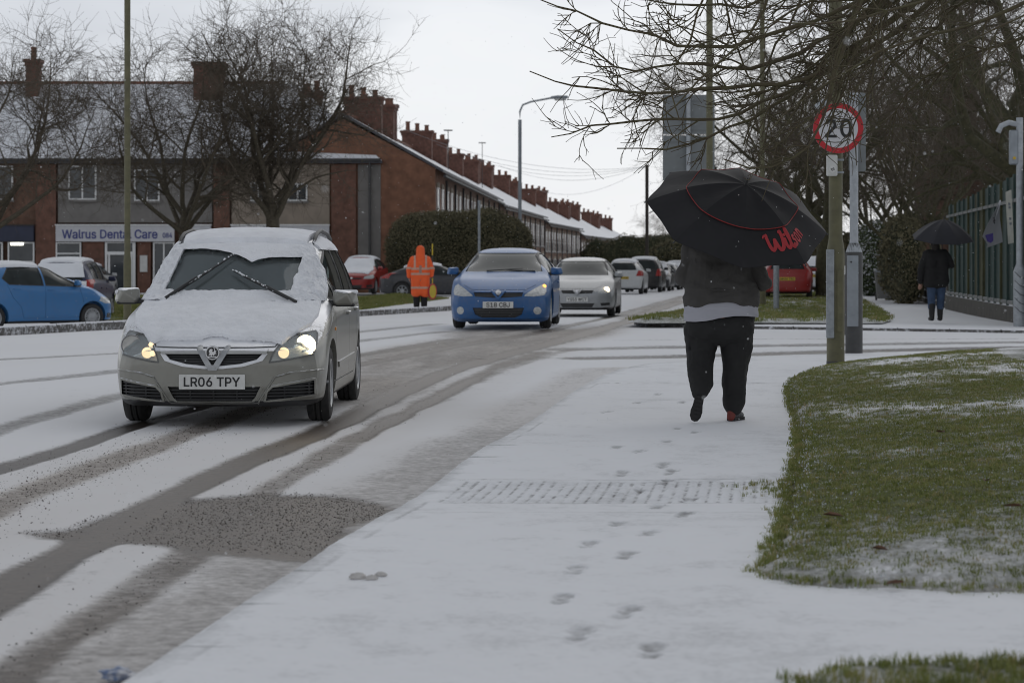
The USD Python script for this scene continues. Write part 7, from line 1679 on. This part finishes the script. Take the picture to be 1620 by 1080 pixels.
# ---- the woman-height walker by the fence with a dark umbrella
o = onx(1481, 42.7); WO = np.array([o[0], o[1], o[2] + .115]); wn = thing('person', 'person in a black padded coat, blue jeans and boots walking beside the green fence', 'person', tuple(WO))
hc = (-.02, .05, 1.50); hr = (.16, .26, 1.28); ax2 = np.array([-.05, -.16, .95])
body = limb_blob(head_chain(hc, (0, 1, 0)) + [[((0, .03, 1.36), .06), ((0, .02, 1.15), .09), ((0, .02, .85), .10)], [((-.15, .0, 1.28), .05), ((-.28, .0, 1.02), .04), ((-.30, .04, .80), .032), ((-.30, .05, .72), .03)], [((.15, .0, 1.28), .05), ((.28, .05, 1.08), .04), ((.18, .24, 1.25), .03)],
    [((-.08, 0, .85), .10), ((-.08, .02, .48), .06), ((-.08, -.02, .10), .04)], [((.09, 0, .85), .10), ((.09, .04, .48), .06), ((.08, .05, .10), .04)], [((-.1, .0, 1.31), .05), ((.1, .0, 1.31), .05)]]
    + [[((-.30, .05, .72), .03), ((-.30, .055, .67), .026)]] + [[((-.30 + dx_, .055, .675), .009), ((-.30 + dx_, .075, .64 - l_), .0085), ((-.30 + dx_ * .9, .10, .615 - l_), .008)] for dx_, l_ in ((-.027, .0), (-.009, .012), (.009, .01), (.027, -.006))] + [[((-.27, .06, .70), .011), ((-.255, .085, .67), .0095), ((-.26, .10, .645), .0085)]] + hand(hr, ax2, (.5, -.4, 0), -1), .012, 6)
obj('body', body, 'skin', wn, smooth=True); obj('hair', hair_cap(hc, (0, 1, 0), .10), 'hair_dark', wn, smooth=True)
t = limb_blob([[((-.10, 0, .76), .150), ((.10, 0, .76), .150)], [((-.09, 0, .95), .145), ((.09, 0, .95), .145)], [((-.10, 0, .76), .15), ((-.10, 0, 1.22), .13)], [((.10, 0, .76), .15), ((.10, 0, 1.22), .13)], [((-.1, 0, 1.22), .13), ((.1, 0, 1.22), .13)], [((-.15, 0, 1.30), .085), ((.15, 0, 1.30), .085)], [((0, .02, 1.34), .09), ((0, .03, 1.42), .075)],
      [((-.17, 0, 1.28), .085), ((-.285, .0, 1.02), .075), ((-.30, .04, .77), .058)], [((.17, 0, 1.28), .085), ((.29, .05, 1.08), .075), ((.19, .22, 1.22), .052)]], .02, 10); creases(t, .018, 9, 21, (.4, .4, 1.6)); obj('coat', t, 'coat_black', wn, smooth=True)
t = limb_blob([[((-.08, 0, .80), .12), ((-.085, .03, .48), .082), ((-.085, .0, .26), .070)], [((.09, 0, .80), .12), ((.095, .05, .48), .082), ((.09, .05, .26), .070)], [((-.08, 0, .8), .12), ((.09, 0, .8), .12)]], .018, 8); creases(t, .007, 12, 23); obj('jeans', t, 'denim', wn, smooth=True)
for sx_, y_ in ((-.085, -.01), (.085, .05)): obj('boot', limb_blob([[((sx_, y_, .30), .066), ((sx_, y_, .10), .052), ((sx_, y_ - .02, .045), .045)], [((sx_, y_ - .03, .042), .042), ((sx_ * 1.1, y_ + .15, .038), .036)]], .014, 6), 'boot_black', wn, smooth=True)
apx2 = WO + np.array([(1495 - 1481) / 82., .10, 2.05 - .10]); g2 = WO + np.array(hr)
umbrella('umbrella', 'dark umbrella held by the person walking beside the green fence', apx2, apx2 - g2, 0, .60, .36, 8, 'umbrella_navy', .3, shaft=np.linalg.norm(apx2 - g2) + .02, sag=.08)

# ---- the person in an orange hooded coat, with a crossing sign held head down
o = onx(665, 62); OO = np.array([o[0], o[1], o[2] + .02]); on_ = thing('person', 'person in a long bright orange hooded raincoat standing at the edge of the verge', 'person', tuple(OO), .06)
hc = (0, .05, 1.63); hr = (.30, .06, .92); hl = (-.30, .08, .90); ax3 = np.array([.02, 0, 1.0])
fing = lambda c, sg: [[(np.array(c) + [0, 0, 0], .03), (np.array(c) + [0, .005, -.05], .026)]] + [[(np.array(c) + [0, -.027 + .018 * k, -.05], .009), (np.array(c) + [-.012 * sg, -.027 + .018 * k + .01, -.095 - l_], .0085), (np.array(c) + [-.035 * sg, -.027 + .018 * k + .012, -.115 - l_], .008)] for k, l_ in enumerate((.0, .012, .01, -.004))] + [[(np.array(c) + [0, .03, -.01], .011), (np.array(c) + [-.02 * sg, .05, -.05], .009)]]
body = limb_blob(head_chain(hc, (0, 1, 0)) + [[((0, .03, 1.5), .07), ((0, .0, 1.25), .15), ((0, 0, .9), .15)], [((-.18, 0, 1.42), .06), ((-.28, .02, 1.15), .05), ((-.30, .07, .95), .036), (hl, .032)], [((.18, 0, 1.42), .06), ((.28, .02, 1.15), .05), ((.30, .05, .98), .036), ((.30, .055, .95), .03)],
    [((-.1, 0, .9), .11), ((-.1, .02, .5), .07), ((-.1, 0, .1), .05)], [((.1, 0, .9), .11), ((.1, .02, .5), .07), ((.1, 0, .1), .05)], [((-.12, 0, 1.43), .06), ((.12, 0, 1.43), .06)]] + fing(hl, -1) + hand((.325, .075, .92), ax3, (-.6, -.2, 0), -1), .014, 6)
obj('body', body, 'skin', on_, smooth=True)
cb = [[((-.11, 0, .55), .155), ((.11, 0, .55), .155)], [((-.10, 0, .95), .165), ((.10, 0, .95), .165)], [((-.11, 0, .5), .15), ((-.11, 0, 1.32), .165)], [((.11, 0, .5), .15), ((.11, 0, 1.32), .165)], [((-.11, 0, 1.32), .165), ((.11, 0, 1.32), .165)], [((-.17, 0, 1.42), .105), ((.17, 0, 1.42), .105)],
      [((-.19, 0, 1.42), .105), ((-.305, .02, 1.14), .095), ((-.31, .06, .96), .07)], [((.19, 0, 1.42), .105), ((.305, .02, 1.14), .095), ((.31, .05, .98), .07)], [((0, .0, 1.45), .14), ((0, .03, 1.62), .125), ((0, .05, 1.70), .118)], [((0, .0, 1.42), .17), ((0, .02, 1.55), .12)]]
coat = limb_blob(cb, .02, 10); creases(coat, .016, 6, 31); ct = obj('raincoat', coat, 'hivis_orange', on_, smooth=True)
cm = man(coat)
def bandz(z0, z1, grow=1.012, xr=(-.28, .28)):
    s_ = cm.scale([grow, grow + .015, 1.0]) ^ mbox(xr[0], xr[1], -1, 1, z0, z1); return tm(s_ - cm.scale([.97, .97, 1.0]))
for z0, z1 in ((1.13, 1.19), (.985, 1.045), (.60, .66)): obj('reflective_band', bandz(z0, z1, 1.02, (-.265, .265)), 'reflective', ct, smooth=40)
for sg in (-1, 1):
    obj('shoulder_stripe', tm((cm.scale([1.0, 1.05, 1.012]) ^ mbox(*sorted((sg * .13, sg * .185)), -1, 1, 1.19, 1.6)) - cm.scale([.98, .97, 1.0])), 'reflective', ct, smooth=40)
    arm = limb_blob([[((sg * .29, .018, 1.215), .106), ((sg * .305, .02, 1.14), .101)]], .02, 3); m_ = man(arm) ^ mbox(-1, 1, -1, 1, 1.15, 1.21); obj('sleeve_band', tm(m_), 'reflective', ct, smooth=40)
t = limb_blob([[((-.1, 0, .6), .12), ((-.105, .02, .3), .095), ((-.105, .0, .12), .085)], [((.1, 0, .6), .12), ((.105, .02, .3), .095), ((.105, .0, .12), .085)]], .02, 8); obj('trousers', t, 'joggers_black', on_, smooth=True)
for sx_ in (-.105, .105): obj('boot', limb_blob([[((sx_, 0, .14), .07), ((sx_, -.02, .05), .05)], [((sx_, -.03, .048), .046), ((sx_ * 1.15, .16, .042), .040)]], .016, 6), 'boot_black', on_, smooth=True)
mat('lolly_yellow', (.55, .42, .03), .5, .08, 6)
lp = thing('crossing_sign', 'yellow disc of a crossing sign held head down beside the orange coat', 'sign', tuple(OO + np.array([.335, .075, 0])), math.radians(62))
dsk = disc(0, .22, -.012, .012, 40); dsk.apply_translation([0, 0, .52]); obj('disc', dsk, 'lolly_yellow', lp, smooth=40); rg = disc(.185, .224, -.014, .014, 40); rg.apply_translation([0, 0, .52]); obj('rim', rg, 'sign_red', lp, smooth=40)
for k in range(7): obj('pole_band', tube([(0, 0, .74 + k * .16), (0, 0, .74 + k * .16 + .16)], .017, 10), 'lolly_yellow' if k in (0, 5, 6) else 'dark_metal', lp, smooth=40)

# ---- the driver of the silver people carrier
dl = np.array([ZX, ZY, float(gz(ZX, ZY + 1.5)) - .012]) + np.array([-.37 + .03, 2.42, 0]); dv = thing('person', 'driver behind the wheel of the silver people carrier', 'person', tuple(dl)); hc = (0, -.02, 1.27)
body = limb_blob(head_chain(hc, (0, -1, 0)) + [[((0, .06, 1.12), .06), ((0, .10, .95), .13), ((0, .08, .70), .14)], [((-.17, .07, 1.05), .06), ((-.24, -.1, .86), .05), ((-.18, -.36, .97), .036)], [((.17, .07, 1.05), .06), ((.24, -.1, .86), .05), ((.16, -.36, .97), .036)], [((-.12, .07, 1.06), .06), ((.12, .07, 1.06), .06)], [((-.1, .05, .68), .09), ((-.13, -.42, .70), .07), ((-.13, -.62, .42), .05)], [((.1, .05, .68), .09), ((.13, -.42, .70), .07), ((.13, -.62, .42), .05)]] + hand((-.17, -.42, 1.0), (.3, -.3, .9), (0, 1, 0), 1) + hand((.15, -.42, 1.0), (-.3, -.3, .9), (0, 1, 0), -1), .012, 6)
obj('body', body, 'skin', dv, smooth=True); obj('hair', hair_cap(hc, (0, -1, 0), .04), 'hair_dark', dv, smooth=True)
obj('coat', limb_blob([[((-.08, .09, .70), .16), ((.08, .09, .70), .16)], [((-.08, .10, .98), .14), ((.08, .10, .98), .14)], [((0, .09, .7), .17), ((0, .1, 1.0), .15)], [((-.16, .07, 1.05), .08), ((.16, .07, 1.05), .08)], [((-.17, .07, 1.05), .08), ((-.25, -.1, .86), .068), ((-.185, -.33, .965), .05)], [((.17, .07, 1.05), .08), ((.25, -.1, .86), .068), ((.165, -.33, .965), .05)]], .02, 8), 'driver_coat', dv, smooth=True)

# ================================================================== small things on the ground and in the air
r = np.random.default_rng(5)
mat('dead_leaf', (.10, .045, .022), .8, .4, 20)
for k, (px, py) in enumerate(((1488, 683), (1382, 912), (1416, 922), (1392, 868), (1528, 870), (1500, 915), (1318, 815), (1602, 800), (1342, 905), (1560, 760))):
    gx = G(px, py + 14); 
    for _ in range(8):
        hz = float(bank_h(np.array([gx[0]]), np.array([gx[1]]), np.maximum(sdist(BANK, np.array([gx[0]]), np.array([gx[1]])), 0))[0]) + .045; Yn = (EYE - hz) * F / (py - HY); gx = np.array([(px - CX) / F * Yn, Yn])
    a = r.uniform(0, 6.3); L_ = r.uniform(.035, .05)
    P = np.array([[-L_, 0, 0], [-L_ * .3, L_ * .5, .008], [L_ * .4, L_ * .42, .012], [L_, 0, .004], [L_ * .4, -L_ * .42, .015], [-L_ * .3, -L_ * .5, .010], [0, 0, .0]]); lf = TM(np.vstack([P, P - [0, 0, .0015]]), np.array([[6, 0, 1], [6, 1, 2], [6, 2, 3], [6, 3, 4], [6, 4, 5], [6, 5, 0], [13, 8, 7], [13, 9, 8], [13, 10, 9], [13, 11, 10], [13, 12, 11], [13, 7, 12]]))
    th_ = thing('fallen_leaf', 'dead brown leaf caught in the grass of the bank', 'leaf', (gx[0], gx[1], hz), a, 'dead leaves on the grass bank'); obj('leaf_blade', lf, 'dead_leaf', th_, smooth=False)
# lumps of slush kicked onto the pavement edge, and litter in the gutter
mat('slush', (.50, .48, .46), .8, .2, 20, bump=.4)
for k, (px, py, s_) in enumerate(((566, 951, .036), (588, 953, .026), (603, 947, .024))):
    gx = G(px, py); b = trimesh.creation.icosphere(3, 1.0); v = b.vertices; v = v * (s_ * (1 + .7 * (meshkit.fbm(v * 2 + k, 3, k) - .5)))[:, None] * [1, .6, .45]; b.vertices = v
    obj('slush_lump', b, 'slush', None, smooth=True)
    p_ = stage.GetPrimAtPath('/World/' + ('slush_lump' if k == 0 else f'slush_lump_{k:03d}')); UsdGeom.Xformable(p_).AddTranslateOp().Set((float(gx[0]), float(gx[1]), float(pave_h(np.array(gx[0]), np.array(gx[1]))) + .008)); tag(p_, ('largest lump of dirty slush lying at the pavement edge', 'middle lump of dirty slush lying at the pavement edge', 'smallest, right-hand lump of dirty slush at the pavement edge')[k], 'slush')
mat('litter_blue', (.10, .16, .30), .5, .6, 30, col2=(.60, .60, .62), detail=1.0)
gx = G(188, 1076); b = trimesh.creation.icosphere(3, 1.0); v = b.vertices; b.vertices = v * (.045 * (1 + 1.0 * (meshkit.fbm(v * 2.2, 3, 4) - .5)))[:, None] * [1.2, .8, .5]; lt_ = thing('litter', 'crumpled blue and white wrapper lying in the gutter at the bottom edge', 'litter', (gx[0], gx[1], float(gz(*gx)) + .02)); obj('wrapper', b, 'litter_blue', lt_, smooth=False)
# grit and stones thrown on the road: loose pieces nobody could count
n = 900; pts = []
for k in range(n):
    tr_ = TRACKS[r.choice([0, 2, 2, 2, 2, 2])][0]; i = r.integers(0, len(tr_) - 1); q = tr_[i] + (tr_[i + 1] - tr_[i]) * r.uniform() + r.normal(0, .16, 2) * [1, .5]
    if 6.5 < q[1] < 24 and q[0] < kerb_x(q[1]) - .15: pts.append(q)
pts = np.array(pts); s = r.uniform(.0015, .0055, len(pts)) ; base = np.array([[1, 0, 0], [-1, 0, 0], [0, 1, 0], [0, -1, 0], [0, 0, 1], [0, 0, -1.]]); V = base[None] * s[:, None, None] * r.uniform(.6, 1.3, (len(pts), 6, 1)) + np.c_[pts, gz(pts[:, 0], pts[:, 1]) + .008][:, None]
bf8 = np.array([[4, 0, 2], [4, 2, 1], [4, 1, 3], [4, 3, 0], [5, 2, 0], [5, 1, 2], [5, 3, 1], [5, 0, 3]]); obj('road_grit', (V.reshape(-1, 3), (bf8[None] + (np.arange(len(pts)) * 6)[:, None, None]).reshape(-1, 3)), mat('grit_brown', (.05, .035, .025), .9, .4, 50), None, smooth=False, label='loose brown grit scattered along the wheel tracks', cat='grit', kind='stuff')
# crumbs of slush: on the bare patch, in the wheel tracks and along the gutter
C = []; x0, y0, x1, y1 = PATCH.bounds
q = np.stack([r.uniform(x0, x1, 15000), r.uniform(y0, y1, 15000)], -1); C.append(q[(sdist(PATCH, q[:, 0], q[:, 1]) + .5 * (fbm2(q[:, 0], q[:, 1], 1.6, 3, 95) - .5) > .02) & (r.uniform(size=len(q)) < 2.2 * fbm2(q[:, 0], q[:, 1], .9, 3, 97) - .45)])
for k_, n_, w_ in ((0, 4500, .13), (1, 2500, .10), (2, 6000, .22), (3, 2600, .09)):
    tr_ = TRACKS[k_][0]; i = r.integers(0, len(tr_) - 1, n_); q = tr_[i] + (tr_[i + 1] - tr_[i]) * r.uniform(size=(n_, 1)) + r.normal(0, w_, (n_, 2)) * [1, .3]; C.append(q)
C = np.vstack(C); C = C[(C[:, 1] > 6.4) & (C[:, 1] < 15 + 9 * r.uniform(size=len(C)) ** 2)]; C = C[C[:, 0] < kerb_x(C[:, 1]) - .03]
mat('slush_brown', (.042, .032, .024), .6, .5, 40); mat('slush_pale', (.40, .37, .34), .7, .25, 30)
C = C[(dist_to(C[:, 0], C[:, 1], TRACKS[0][0])[0] > .125) | (r.uniform(size=len(C)) < .06)]
pick = r.uniform(size=len(C)) < .93
for nm, sel, m_, lab in (('brown_slush', pick, 'slush_brown', 'brown crumbs of gritty slush on the bare road patch and wheel tracks'), ('pale_slush', ~pick, 'slush_pale', 'pale crumbs of half melted snow scattered over the wheel tracks')):
    c_ = C[sel]; s = .0010 + .0032 * r.uniform(size=len(c_)) ** 2.2; V = base[None] * s[:, None, None] * r.uniform(.5, 1.5, (len(c_), 6, 1)) * [1.3, 1.3, .8] + np.c_[c_, gz(c_[:, 0], c_[:, 1]) + .001][:, None]
    obj(nm, (V.reshape(-1, 3), (bf8[None] + (np.arange(len(c_)) * 6)[:, None, None]).reshape(-1, 3)), m_, None, smooth=False, label=lab, cat='slush', kind='stuff')
# snowflakes in the air
n = 9000; P = np.stack([r.uniform(-9, 9, n), r.uniform(3.5, 34, n), r.uniform(.1, 7, n)], -1); s = r.uniform(.0014, .0036, n)
V = base[None] * s[:, None, None] * r.uniform(.5, 1.4, (n, 6, 1)) + P[:, None]
obj('falling_snow', (V.reshape(-1, 3), (bf8[None] + (np.arange(n) * 6)[:, None, None]).reshape(-1, 3)), mat('flake', (.85, .86, .88), .8, .02, 5), None, smooth=False, label='snowflakes drifting through the air above the street', cat='snow', kind='stuff')
